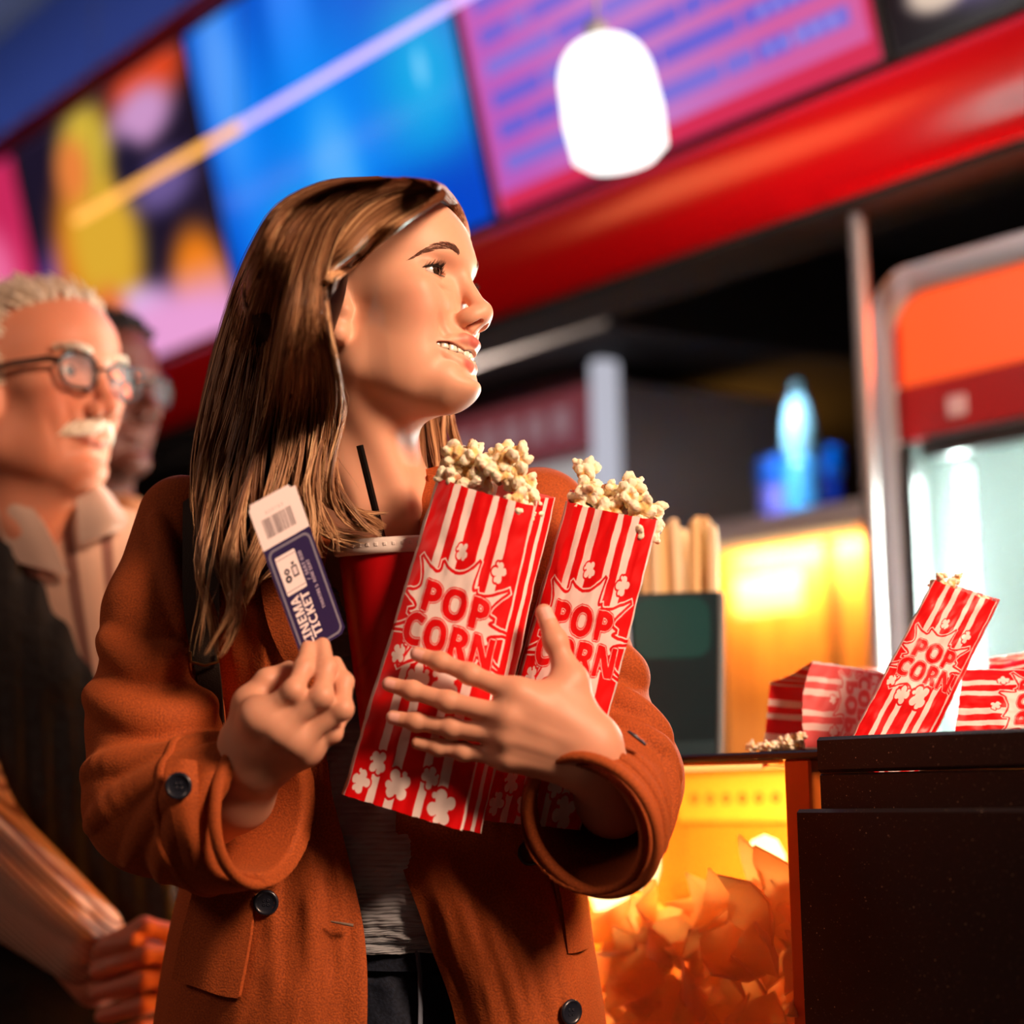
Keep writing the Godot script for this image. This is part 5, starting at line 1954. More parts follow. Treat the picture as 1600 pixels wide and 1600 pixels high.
func wool() -> StandardMaterial3D:
	var m := mat("rust orange wool", C8(202, 94, 20), 0.85)
	m.albedo_texture = noise_tex(0.11, 4, ramp2(Color(0.58, 0.54, 0.5), Color(1, 1, 1)), 256, 12)
	m.rim_enabled = true
	m.rim = 0.55
	m.rim_tint = 0.8
	bumpy(m, m.albedo_texture, 0.10, 14.0)
	return m

func build_clothes() -> void:
	var wl := wool()
	var toward := cam_t.basis.z
	var right := cam_t.basis.x
	var upv := cam_t.basis.y
	# ------------------------------------------------ sleeves
	var f := Field.new()
	# her right sleeve
	f.cap(W(285, 812, 1.925), W(248, 960, 1.885), 0.042, 0.048, 0.02)
	f.cap(W(248, 960, 1.885), W(243, 1130, 1.86), 0.048, 0.058, 0.02)
	f.cap(W(243, 1130, 1.86), W(246, 1252, 1.825), 0.059, 0.062, 0.02)
	f.cap(W(246, 1252, 1.825), W(335, 1272, 1.785), 0.062, 0.064, 0.02)
	f.cap(W(335, 1272, 1.785), W(430, 1262, 1.76), 0.064, 0.068, 0.02)
	# seam at the shoulder, folds
	chain(f, [V(235, 800, 1.875), V(258, 850, 1.852), V(278, 920, 1.840), V(292, 990, 1.838)], 0.006, 0.012)
	chain(f, [V(165, 1000, 1.855), V(220, 1035, 1.822), V(290, 1025, 1.825)], 0.007, 0.02)
	chain(f, [V(150, 1085, 1.85), V(210, 1118, 1.808), V(275, 1120, 1.805), V(335, 1095, 1.83)], 0.007, 0.02)
	# folds fanning from the crook of the arm
	chain(f, [V(345, 1150, 1.765), V(275, 1168, 1.758), V(205, 1185, 1.772), V(145, 1215, 1.82)], 0.010, 0.012)
	chain(f, [V(352, 1170, 1.742), V(290, 1196, 1.738), V(222, 1228, 1.755), V(160, 1285, 1.80)], 0.010, 0.012)
	chain(f, [V(350, 1190, 1.732), V(292, 1226, 1.726), V(240, 1280, 1.740), V(200, 1348, 1.785)], 0.010, 0.010)
	chain(f, [V(345, 1210, 1.728), V(300, 1255, 1.718), V(268, 1315, 1.732), V(252, 1378, 1.775)], 0.009, 0.010)
	# cuff: band edge, rim, hollow
	var ax1 := (W(430, 1262, 1.76) - W(335, 1272, 1.785)).normalized()
	var n1 := (right * 0.86 + toward * 0.48 + upv * 0.02).normalized()
	var rim1 := W(408, 1262, 1.762)
	f.ball(rim1 + n1 * 0.30, 0.30, 0.002, -1)
	f.cap(rim1 - ax1 * 0.055, rim1 + ax1 * 0.1, 0.050, 0.0605, 0.004, -1)
	# her left sleeve
	f.cap(W(842, 815, 1.955), W(892, 1040, 1.905), 0.052, 0.055, 0.02)
	f.cap(W(892, 1040, 1.905), W(955, 1218, 1.85), 0.055, 0.0615, 0.02)
	f.cap(W(955, 1218, 1.85), W(925, 1282, 1.75), 0.0615, 0.064, 0.02)
	chain(f, [V(1000, 1130, 1.815), V(1030, 1190, 1.80), V(1040, 1250, 1.79), V(1020, 1320, 1.765)], 0.0085, 0.008)
	chain(f, [V(965, 1128, 1.81), V(1020, 1160, 1.80), V(1062, 1215, 1.815)], 0.007, 0.01)
	chain(f, [V(960, 1090, 1.835), V(1005, 1105, 1.83), V(1040, 1150, 1.835)], 0.007, 0.014)
	chain(f, [V(900, 1000, 1.855), V(960, 1030, 1.86), V(1000, 1060, 1.875)], 0.008, 0.02)
	var n2 := (right * -0.50 + toward * 0.80 + upv * -0.28).normalized()
	var rim2 := W(925, 1290, 1.728)
	var ax2 := (W(925, 1282, 1.75) - W(955, 1218, 1.85)).normalized()
	f.ball(rim2 + n2 * 0.30, 0.30, 0.002, -1)
	f.cap(rim2 - ax2 * 0.10, rim2 + n2 * 0.06, 0.050, 0.0585, 0.004, -1)
	var lo := Vector3(1e9, 1e9, 1e9)
	var hi := -lo
	for c in f.cen:
		lo = lo.min(c)
		hi = hi.max(c)
	# two grids, one for each arm
	var coat := MB.new()
	coat.join(net(f, W(100, 1440, 1.76) - Vector3(0, 0, 0.26), W(480, 660, 1.70) + Vector3(0.02, 0, 0.06), 0.0034))
	coat.join(net(f, W(770, 1440, 1.76) - Vector3(0, 0, 0.30), W(1110, 660, 1.70) + Vector3(0.02, 0, 0.06), 0.0034))
	coat.join(roll(f, W(322, 1272, 1.787), (ax1 + n1 * 0.35).normalized(), 0.075, upv, 0.0036))
	coat.join(roll(f, rim1, n1, 0.0655, upv, 0.0050, false))
	coat.join(roll(f, rim2 - n2 * 0.030, (n2 * 0.8 + ax2 * 0.2).normalized(), 0.080, upv, 0.0052))
	coat.join(roll(f, rim2 - n2 * 0.052, (n2 * 0.7 + ax2 * 0.3).normalized(), 0.085, upv, 0.0040))
	coat.join(roll(f, rim2, n2, 0.0625, upv, 0.0048, false))
	coat.colored = false
	# ------------------------------------------------ panels
	var left := px_rows([
		[V(300, 800, 2.02), V(283, 785, 1.955), V(305, 768, 1.925), V(360, 762, 1.905), V(420, 790, 1.895), V(470, 835, 1.89)],
		[V(320, 900, 2.02), V(300, 900, 1.95), V(330, 900, 1.895), V(390, 900, 1.868), V(450, 900, 1.858), V(505, 895, 1.858)],
		[V(325, 1050, 2.03), V(305, 1050, 1.95), V(345, 1050, 1.885), V(410, 1050, 1.852), V(465, 1050, 1.842), V(513, 1050, 1.846)],
		[V(320, 1200, 2.04), V(298, 1200, 1.96), V(340, 1200, 1.885), V(415, 1200, 1.848), V(470, 1200, 1.836), V(512, 1200, 1.840)],
		[V(312, 1350, 2.04), V(286, 1350, 1.965), V(330, 1350, 1.880), V(410, 1350, 1.842), V(485, 1350, 1.826), V(546, 1350, 1.832)],
		[V(285, 1480, 2.04), V(258, 1480, 1.965), V(310, 1480, 1.876), V(400, 1480, 1.836), V(490, 1480, 1.818), V(571, 1480, 1.826)],
		[V(265, 1640, 2.04), V(236, 1640, 1.965), V(295, 1640, 1.872), V(390, 1640, 1.830), V(485, 1640, 1.812), V(573, 1640, 1.822)],
		[V(255, 1900, 2.04), V(220, 1900, 1.965), V(285, 1900, 1.872), V(385, 1900, 1.830), V(485, 1900, 1.812), V(560, 1900, 1.822)]])
	var lrows := ripple(sample(left, 60, 110), 0.010, 5.0, 2.2, 5)
	coat.join(cloth(lrows, 0.004))
	var rightp := px_rows([
		[V(668, 742, 1.90), V(740, 742, 1.905), V(800, 752, 1.92), V(850, 768, 1.945), V(880, 800, 1.99), V(880, 820, 2.05)],
		[V(690, 900, 1.878), V(760, 900, 1.874), V(820, 900, 1.878), V(870, 900, 1.90), V(905, 900, 1.97), V(890, 900, 2.05)],
		[V(665, 1100, 1.876), V(740, 1100, 1.868), V(815, 1100, 1.872), V(872, 1100, 1.885), V(905, 1100, 1.96), V(885, 1100, 2.05)],
		[V(618, 1290, 1.858), V(710, 1290, 1.846), V(800, 1290, 1.850), V(868, 1290, 1.874), V(908, 1290, 1.94), V(890, 1290, 2.04)],
		[V(662, 1450, 1.836), V(740, 1450, 1.812), V(820, 1450, 1.812), V(885, 1450, 1.842), V(925, 1450, 1.93), V(905, 1450, 2.04)],
		[V(716, 1620, 1.830), V(785, 1620, 1.806), V(855, 1620, 1.806), V(915, 1620, 1.838), V(950, 1620, 1.93), V(925, 1620, 2.04)],
		[V(735, 1900, 1.830), V(805, 1900, 1.806), V(880, 1900, 1.806), V(940, 1900, 1.838), V(975, 1900, 1.93), V(945, 1900, 2.04)]])
	coat.join(cloth(ripple(sample(rightp, 60, 110), 0.008, 5.0, 2.0, 9), 0.004))
	# the back of the coat, with a collar behind the neck
	var back := px_rows([
		[V(300, 800, 2.02), V(420, 760, 2.06), V(600, 735, 2.07), V(760, 750, 2.07), V(880, 820, 2.05)],
		[V(320, 900, 2.02), V(430, 900, 2.09), V(600, 900, 2.11), V(760, 900, 2.10), V(890, 900, 2.05)],
		[V(320, 1200, 2.04), V(430, 1200, 2.08), V(600, 1200, 2.09), V(760, 1200, 2.08), V(885, 1200, 2.045)],
		[V(285, 1480, 2.04), V(420, 1480, 2.09), V(600, 1480, 2.11), V(770, 1480, 2.09), V(905, 1450, 2.04)],
		[V(255, 1900, 2.04), V(420, 1900, 2.10), V(600, 1900, 2.12), V(790, 1900, 2.10), V(945, 1900, 2.04)]])
	coat.join(cloth(sample(back, 40, 60), 0.004, true))
	# yoke over the shoulders
	var yoke := px_rows([
		[V(283, 786, 1.955), V(340, 762, 1.91), V(420, 788, 1.895), V(480, 800, 1.91)],
		[V(292, 780, 1.99), V(350, 752, 1.965), V(430, 755, 1.96), V(500, 760, 1.965)],
		[V(300, 800, 2.02), V(370, 768, 2.04), V(450, 755, 2.05), V(520, 745, 2.06)]])
	coat.join(cloth(sample(yoke, 24, 16), 0.004, true))
	var yoke2 := px_rows([
		[V(668, 742, 1.90), V(740, 742, 1.905), V(800, 752, 1.92), V(850, 768, 1.945), V(880, 800, 1.99)],
		[V(672, 732, 1.96), V(740, 734, 1.97), V(800, 746, 1.98), V(850, 766, 1.99), V(882, 808, 2.01)],
		[V(680, 738, 2.06), V(740, 745, 2.07), V(800, 765, 2.07), V(850, 790, 2.06), V(880, 820, 2.05)]])
	coat.join(cloth(sample(yoke2, 24, 16), 0.004, true))
	# lapel on her left side, turned out beside the neck
	var lap := px_rows([
		[V(658, 735, 1.915), V(690, 728, 1.905), V(720, 735, 1.90)],
		[V(655, 800, 1.880), V(705, 800, 1.862), V(750, 810, 1.858)],
		[V(662, 900, 1.858), V(715, 900, 1.846), V(780, 905, 1.846)],
		[V(668, 1000, 1.850), V(700, 1010, 1.840), V(735, 1020, 1.838)],
		[V(668, 1080, 1.850), V(678, 1085, 1.844), V(690, 1090, 1.842)]])
	coat.join(cloth(sample(lap, 16, 40), 0.004))
	var lap2 := px_rows([
		[V(455, 800, 1.888), V(490, 790, 1.885), V(530, 800, 1.885)],
		[V(410, 880, 1.856), V(455, 880, 1.842), V(508, 885, 1.846)],
		[V(420, 980, 1.842), V(470, 985, 1.832), V(514, 990, 1.838)],
		[V(470, 1080, 1.835), V(495, 1085, 1.828), V(515, 1090, 1.834)]])
	coat.join(cloth(sample(lap2, 16, 40), 0.004))
	coat.colored = false
	var cn := part("coat", coat, wl, woman)
	# pocket flaps
	var flap := px_rows([
		[V(300, 1395, 1.862), V(335, 1393, 1.846), V(370, 1392, 1.836), V(398, 1395, 1.832)],
		[V(283, 1460, 1.872), V(325, 1460, 1.846), V(362, 1463, 1.834), V(390, 1466, 1.828)],
		[V(268, 1530, 1.880), V(312, 1545, 1.846), V(345, 1556, 1.834), V(372, 1560, 1.826)]])
	part("pocket_flap", cloth(sample(flap, 24, 30), 0.005), wl, woman)
	var flap2 := px_rows([
		[V(862, 1340, 1.836), V(880, 1338, 1.846), V(895, 1338, 1.860), V(908, 1342, 1.89)],
		[V(878, 1410, 1.834), V(895, 1408, 1.846), V(908, 1408, 1.862), V(918, 1412, 1.89)],
		[V(888, 1490, 1.832), V(902, 1488, 1.842), V(914, 1484, 1.858), V(924, 1478, 1.885)]])
	part("pocket_flap", cloth(sample(flap2, 20, 30), 0.005), wl, woman)
	# cuff strap with its button, buttons of the front
	var bt := mat("dark navy button", C8(24, 28, 40), 0.25)
	bt.clearcoat_enabled = true
	bt.clearcoat = 0.4
	var strap := px_rows([
		[V(262, 1190, 1.716), V(285, 1186, 1.714), V(308, 1188, 1.716)],
		[V(258, 1225, 1.706), V(284, 1222, 1.703), V(310, 1225, 1.706)],
		[V(266, 1262, 1.703), V(288, 1262, 1.700), V(310, 1262, 1.703)],
		[V(278, 1320, 1.712), V(296, 1322, 1.708), V(312, 1322, 1.710)],
		[V(292, 1380, 1.745), V(305, 1382, 1.742), V(318, 1382, 1.745)]])
	part("cuff_strap", cloth(sample(strap, 12, 40), 0.005), wl, woman)
	for q in [[V(280, 1228, 1.700), Vector3(-0.12, 0.1, 1), 0.0115], [V(416, 1410, 1.832), Vector3(0.0, 0.05, 1), 0.0115], [V(828, 1332, 1.822), Vector3(0.2, 0.05, 1), 0.0115], [V(891, 1581, 1.818), Vector3(0.75, 0.05, 1), 0.0115]]:
		var nv: Vector3 = q[1]
		part("button", button(W(q[0].x, q[0].y, q[0].z), right * nv.x + upv * nv.y + toward * nv.z, q[2], bt), bt, woman)
	# buttonhole and cuff pin
	part("buttonhole", tube(PackedVector3Array([W(517, 1440, 1.816), W(535, 1443, 1.814), W(552, 1446, 1.815)]), PackedFloat32Array([0.0008, 0.0013, 0.0016]), 6), mat("pale thread", C8(120, 100, 84), 0.7), woman)
	part("cuff_button", tube(PackedVector3Array([W(982, 1143, 1.742), W(994, 1151, 1.738), W(1008, 1163, 1.742)]), PackedFloat32Array([0.002, 0.003, 0.002]), 8, true, 0.6), bt, woman)
	# ------------------------------------------------ sweater: fine cross ribs
	var sw := px_rows([
		[V(462, 838, 1.912), V(520, 850, 1.905), V(600, 856, 1.905), V(680, 850, 1.905), V(740, 838, 1.912)],
		[V(465, 960, 1.90), V(520, 960, 1.900), V(600, 960, 1.905), V(680, 960, 1.900), V(740, 960, 1.90)],
		[V(470, 1150, 1.89), V(520, 1150, 1.892), V(600, 1150, 1.896), V(680, 1150, 1.892), V(740, 1150, 1.89)],
		[V(480, 1320, 1.880), V(530, 1320, 1.862), V(605, 1320, 1.852), V(680, 1320, 1.860), V(750, 1320, 1.88)],
		[V(480, 1440, 1.884), V(540, 1440, 1.866), V(615, 1440, 1.856), V(690, 1440, 1.862), V(760, 1440, 1.88)],
		[V(480, 1492, 1.884), V(545, 1491, 1.870), V(615, 1490, 1.862), V(690, 1488, 1.866), V(760, 1486, 1.88)]])
	var srows := ripple(sample(sw, 44, 560), 0.009, 4.0, 9.0, 31)
	for j in srows.size():
		var row: PackedVector3Array = srows[j]
		for i in row.size():
			row[i] += toward * (0.0010 * (pow(absf(sin(j * PI * 84.0 / 560.0)), 0.6)) + (0.002 if j > 548 else 0.0))
		srows[j] = row
	var knit := mat("grey ribbed knit", C8(186, 193, 200), 0.85)
	knit.rim_enabled = true
	knit.rim = 0.3
	part("sweater", cloth(srows, 0.002), knit, woman)
	# ------------------------------------------------ jeans down to the shoes
	var jf := Field.new()
	var hip := W(612, 1560, 1.98)
	jf.ell(hip, Vector3(0.165, 0.13, 0.10), 0.05)
	for s in [-1.0, 1.0]:
		var h2: Vector3 = hip + right * 0.085 * s + Vector3(0, -0.08, 0)
		var knee: Vector3 = Vector3(h2.x, 0.48, h2.z + 0.01)
		jf.cap(h2, knee, 0.088, 0.058, 0.03)
		jf.cap(knee, Vector3(knee.x, 0.09, knee.z - 0.02), 0.058, 0.045, 0.02)
	var jm := net(jf, Vector3(hip.x - 0.26, 0.04, hip.z - 0.2), Vector3(hip.x + 0.26, hip.y + 0.2, hip.z + 0.2), 0.011)
	var jfront := px_rows([
		[V(500, 1470, 1.90), V(560, 1476, 1.884), V(620, 1478, 1.876), V(680, 1476, 1.880), V(750, 1470, 1.90)],
		[V(500, 1540, 1.895), V(560, 1540, 1.876), V(620, 1540, 1.868), V(680, 1540, 1.872), V(750, 1540, 1.89)],
		[V(500, 1640, 1.89), V(560, 1640, 1.868), V(620, 1640, 1.860), V(680, 1640, 1.864), V(750, 1640, 1.885)],
		[V(500, 1760, 1.89), V(560, 1760, 1.872), V(620, 1760, 1.868), V(680, 1760, 1.868), V(750, 1760, 1.885)]])
	jm.join(cloth(ripple(sample(jfront, 40, 50), 0.006, 4.0, 3.0, 3), 0.003))
	var seam := PackedVector3Array([W(652, 1482, 1.866), W(656, 1520, 1.862), W(657, 1570, 1.858), W(656, 1640, 1.854)])
	var denim := mat("dark blue denim", C8(38, 52, 74), 0.8)
	denim.albedo_texture = noise_tex(0.06, 4, ramp2(Color(0.45, 0.45, 0.5), Color(1, 1, 1)), 256, 22)
	bumpy(denim, denim.albedo_texture, 0.06, 16.0)
	var jn := part("jeans", jm, denim, woman)
	part("fly_seam", tube(seam, PackedFloat32Array([0.004, 0.0035, 0.0035, 0.0035]), 8, true, 0.5), mat("worn denim edge", C8(120, 132, 150), 0.8), woman)
	part("waistband", cloth(sample(px_rows([[V(500, 1478, 1.888), V(560, 1484, 1.872), V(620, 1486, 1.865), V(680, 1484, 1.868), V(750, 1478, 1.888)], [V(500, 1510, 1.886), V(560, 1516, 1.870), V(620, 1518, 1.863), V(680, 1516, 1.866), V(750, 1510, 1.886)]]), 30, 6), 0.004), denim, woman)
	var shoe := mat("dark leather shoe", C8(36, 26, 22), 0.4)
	for s in [-1.0, 1.0]:
		var sf := Field.new()
		var foot: Vector3 = hip + right * 0.085 * s
		sf.cap(Vector3(foot.x, 0.06, foot.z - 0.03), Vector3(foot.x + 0.01 * s, 0.036, foot.z + 0.15), 0.05, 0.034, 0.03)
		sf.cap(Vector3(foot.x, 0.16, foot.z - 0.02), Vector3(foot.x, 0.07, foot.z - 0.02), 0.05, 0.05, 0.02)
		sf.cap(Vector3(foot.x, 0.02, foot.z - 0.06), Vector3(foot.x, 0.02, foot.z + 0.15), 0.02, 0.02, 0.03)
		part("shoe", net(sf, Vector3(foot.x - 0.1, -0.01, foot.z - 0.14), Vector3(foot.x + 0.1, 0.24, foot.z + 0.24), 0.009), shoe, woman)
	# ------------------------------------------------ the rucksack: a strap over her right shoulder, the bag behind
	var bag := thing("rucksack", "dark brown rucksack worn on her back, its webbing strap over the orange coat's shoulder", "rucksack", Vector3(woman.position.x, 1.2, woman.position.z - 0.25))
	var web := mat("dark brown webbing", C8(44, 30, 18), 0.75)
	var wt2 := noise_tex(0.2, 2, ramp2(Color(0.4, 0.4, 0.4), Color(1, 1, 1)), 128, 41)
	bumpy(web, wt2, 0.08, 22.0)
	var srow := px_rows([
		[V(300, 770, 2.02), V(345, 765, 2.02)],
		[V(290, 764, 1.94), V(340, 755, 1.935)],
		[V(286, 786, 1.885), V(342, 772, 1.875)],
		[V(285, 860, 1.842), V(344, 860, 1.838)],
		[V(286, 940, 1.828), V(342, 940, 1.826)],
		[V(296, 1010, 1.826), V(340, 1010, 1.826)],
		[V(312, 1080, 1.830), V(346, 1080, 1.830)],
		[V(322, 1160, 1.86), V(350, 1160, 1.855)]])
	part("strap", cloth(sample(srow, 6, 60), 0.005), web, bag)
	part("buckle", tube(PackedVector3Array([W(297, 1018, 1.822), W(298, 1034, 1.822), W(320, 1040, 1.820), W(341, 1034, 1.822), W(341, 1018, 1.822)]), PackedFloat32Array([0.0014, 0.0014, 0.0014, 0.0014, 0.0014]), 8), mat("brass buckle", C8(150, 96, 50), 0.35, 0.8), bag)
	var bfld := Field.new()
	var bc := Vector3(woman.position.x, 1.2, woman.position.z - 0.27)
	bfld.ell(bc, Vector3(0.15, 0.22, 0.085), 0.03)
	bfld.ell(bc + Vector3(0, -0.08, -0.05), Vector3(0.12, 0.10, 0.06), 0.03)
	part("pack", net(bfld, bc - Vector3(0.22, 0.3, 0.18), bc + Vector3(0.22, 0.3, 0.18), 0.012), web, bag)

# ---------------------------------------------------------------- her hands
var nails := []       # [centre, normal, along] for the tint

func finger(f: Field, pts: Array, radii: Array, k := 0.006) -> void:
	for n in pts.size() - 1:
		f.cap(pts[n], pts[n + 1], radii[n], radii[n + 1], k)
	# knuckle swellings
	for n in range(1, pts.size() - 1):
		f.ball(pts[n], radii[n] * 1.06, 0.004)

func px_list(a: Array) -> Array:
	var o := []
	for p in a:
		o.append(W(p.x, p.y, p.z))
	return o

func hand_tint(p: Vector3, _n: Vector3) -> Color:
	var skin := lin(214, 156, 126)
	for q in nails:
		var d: Vector3 = p - q[0]
		var along: float = d.dot(q[2])
		var rest: float = (d - q[2] * along).length()
		var e := maxf(absf(along) / 0.0062, rest / 0.0052)
		if e < 1.15:
			skin = skin.lerp(lin(232, 178, 164), 1.0 - smoothstep(0.85, 1.1, e))
	# redder finger ends
	return skin

func build_hands() -> void:
	var toward := cam_t.basis.z
	# ---- her left hand, spread over the bags
	var f := Field.new()
	var idx := px_list([V(652, 1022, 1.752), V(688, 1034, 1.746), V(734, 1053, 1.738), V(808, 1084, 1.728)])
	var mid := px_list([V(608, 1069, 1.752), V(644, 1079, 1.746), V(700, 1096, 1.736), V(796, 1120, 1.724)])
	var rng2 := px_list([V(614, 1121, 1.750), V(650, 1128, 1.746), V(706, 1138, 1.738), V(790, 1150, 1.727)])
	var pin := px_list([V(652, 1161, 1.748), V(684, 1168, 1.745), V(724, 1175, 1.740), V(792, 1182, 1.734)])
	finger(f, idx, [0.0064, 0.0072, 0.0080, 0.0094])
	finger(f, mid, [0.0064, 0.0074, 0.0082, 0.0096])
	finger(f, rng2, [0.0062, 0.0070, 0.0078, 0.0092])
	finger(f, pin, [0.0056, 0.0062, 0.0068, 0.0084])
	var wr := px_list([V(935, 1152, 1.740), V(932, 1172, 1.738), V(925, 1190, 1.740), V(912, 1204, 1.746)])
	var mcp := [idx[3], mid[3], rng2[3], pin[3]]
	for k in 4:
		f.cap(mcp[k], wr[k], [0.0098, 0.0098, 0.0094, 0.0088][k], 0.015, 0.014)
		f.cap(mcp[k] - toward * 0.009, wr[k] - toward * 0.010, 0.010, 0.014, 0.014)
		f.ball(mcp[k] + toward * 0.0015, [0.0098, 0.0100, 0.0094, 0.0084][k], 0.006)
	for k in 3:
		f.cap((mcp[k] + mcp[k + 1]) * 0.5 - toward * 0.005, (wr[k] + wr[k + 1]) * 0.5 - toward * 0.006, 0.009, 0.014, 0.012)
	# tendons
	for k in 4:
		f.cap(mcp[k] + toward * 0.0068, mcp[k].lerp(wr[k], 0.7) + toward * 0.0108, 0.0022, 0.0018, 0.006)
	var th := px_list([V(850, 957, 1.772), V(868, 1002, 1.762), V(892, 1066, 1.752), V(922, 1140, 1.744)])
	finger(f, th, [0.0076, 0.0092, 0.0110, 0.0150], 0.008)
	f.cap(th[2], idx[3].lerp(wr[0], 0.25), 0.009, 0.010, 0.022)
	f.cap(W(870, 1100, 1.745), W(910, 1150, 1.740), 0.013, 0.016, 0.02)
	# wrist and forearm
	f.cap(W(922, 1182, 1.745), W(958, 1250, 1.80), 0.0250, 0.029, 0.016)
	f.cap(W(958, 1250, 1.80), W(965, 1235, 1.84), 0.029, 0.03, 0.02)
	f.ball(W(958, 1200, 1.742), 0.010, 0.012)
	nails = []
	for q in [[idx, 0.0], [mid, 0.0], [rng2, 0.0]]:
		var pts: Array = q[0]
		var along: Vector3 = (pts[0] - pts[1]).normalized()
		nails.append([pts[0] + toward * 0.0062 + along * 0.0006, toward, along])
	nails.append([th[0] + toward * 0.0062 + cam_t.basis.x * 0.003, toward, (th[0] - th[1]).normalized()])
	var lo := Vector3(1e9, 1e9, 1e9)
	var hi := -lo
	for c in f.cen:
		lo = lo.min(c)
		hi = hi.max(c)
	var m := net(f, lo - Vector3.ONE * 0.04, hi + Vector3.ONE * 0.04, 0.0017, hand_tint)
	# ---- her right hand, pinching the ticket
	f = Field.new()
	idx = px_list([V(481, 1013, 1.722), V(475, 1044, 1.708), V(459, 1079, 1.690), V(404, 1120, 1.700)])
	mid = px_list([V(504, 1008, 1.726), V(510, 1044, 1.710), V(503, 1088, 1.690), V(436, 1140, 1.696)])
	rng2 = px_list([V(524, 1036, 1.730), V(537, 1066, 1.716), V(535, 1108, 1.698), V(464, 1158, 1.702)])
	pin = px_list([V(530, 1092, 1.735), V(538, 1112, 1.725), V(520, 1146, 1.712), V(478, 1172, 1.714)])
	finger(f, idx, [0.0066, 0.0076, 0.0084, 0.0096])
	finger(f, mid, [0.0066, 0.0076, 0.0086, 0.0098])
	finger(f, rng2, [0.0060, 0.0072, 0.0080, 0.0092])
	finger(f, pin, [0.0052, 0.0060, 0.0068, 0.0082])
	wr = px_list([V(385, 1168, 1.742), V(392, 1178, 1.738), V(400, 1188, 1.738), V(408, 1196, 1.742)])
	mcp = [idx[3], mid[3], rng2[3], pin[3]]
	for k in 4:
		f.cap(mcp[k], wr[k], [0.0105, 0.0105, 0.0100, 0.0092][k], 0.017, 0.016)
		f.cap(mcp[k] - toward * 0.010, wr[k] - toward * 0.008, 0.010, 0.015, 0.016)
		f.ball(mcp[k] + toward * 0.001, [0.0104, 0.0108, 0.0100, 0.0088][k], 0.006)
	th = px_list([V(452, 1046, 1.748), V(418, 1066, 1.738), V(392, 1100, 1.734), V(376, 1150, 1.740)])
	finger(f, th, [0.0078, 0.0098, 0.0120, 0.0165], 0.010)
	f.cap(th[2], mcp[0], 0.010, 0.010, 0.016)
	f.cap(W(395, 1190, 1.744), W(370, 1240, 1.775), 0.026, 0.029, 0.018)
	f.cap(W(370, 1240, 1.775), W(330, 1270, 1.80), 0.029, 0.03, 0.02)
	nails = []
	lo = Vector3(1e9, 1e9, 1e9)
	hi = -lo
	for c in f.cen:
		lo = lo.min(c)
		hi = hi.max(c)
	var m2 := net(f, lo - Vector3.ONE * 0.04, hi + Vector3.ONE * 0.04, 0.0017, hand_tint)
	# joined to her body
	hands = MB.new()
	hands.join(m)
	hands.join(m2)

var hands: MB

# ---------------------------------------------------------------- lettering and print laid into a texture
func fill_poly(im: Image, pts: PackedVector2Array, col: Color) -> void:
	var lo := 1e9
	var hi := -1e9
	for p in pts:
		lo = minf(lo, p.y)
		hi = maxf(hi, p.y)
	var w := im.get_width()
	for y in range(maxi(0, int(ceil(lo - 0.5))), mini(im.get_height() - 1, int(floor(hi - 0.5))) + 1):
		var yy := y + 0.5
		var xs := PackedFloat32Array()
		for k in pts.size():
			var a := pts[k]
			var b := pts[(k + 1) % pts.size()]
			if (a.y <= yy) != (b.y <= yy):
				xs.append(a.x + (yy - a.y) / (b.y - a.y) * (b.x - a.x))
		xs.sort()
		for k in range(0, xs.size() - 1, 2):
			var x0 := clampi(int(round(xs[k])), 0, w)
			var x1 := clampi(int(round(xs[k + 1])), 0, w)
			if x1 > x0:
				im.fill_rect(Rect2i(x0, y, x1 - x0, 1), col)

func disc(c: Vector2, r: float, n := 28) -> PackedVector2Array:
	var o := PackedVector2Array()
	for k in n:
		o.append(c + Vector2(cos(TAU * k / n), sin(TAU * k / n)) * r)
	return o

var glyphs := {}
func text_tris(s: String, bold := true) -> PackedVector2Array:
	var key := s + str(bold)
	if not glyphs.has(key):
		var t := TextMesh.new()
		var fnt := SystemFont.new()
		fnt.font_names = PackedStringArray(["Droid Sans"])
		fnt.font_weight = 700 if bold else 400
		t.font = fnt
		t.font_size = 64
		t.pixel_size = 1.0
		t.depth = 0.0
		t.curve_step = 0.6
		t.text = s
		var a := t.get_mesh_arrays()
		var v: PackedVector3Array = a[Mesh.ARRAY_VERTEX]
		var ix = a[Mesh.ARRAY_INDEX]
		var o := PackedVector2Array()
		var lo := Vector2(1e9, 1e9)
		var hi := -lo
		for p in v:
			lo = lo.min(Vector2(p.x, p.y))
			hi = hi.max(Vector2(p.x, p.y))
		var n: int = ix.size() if ix != null else v.size()
		for k in n:
			var p: Vector3 = v[ix[k]] if ix != null else v[k]
			var q := (Vector2(p.x, p.y) - lo) / (hi - lo)
			o.append(Vector2(q.x, 1.0 - q.y))
		glyphs[key] = o
	return glyphs[key]

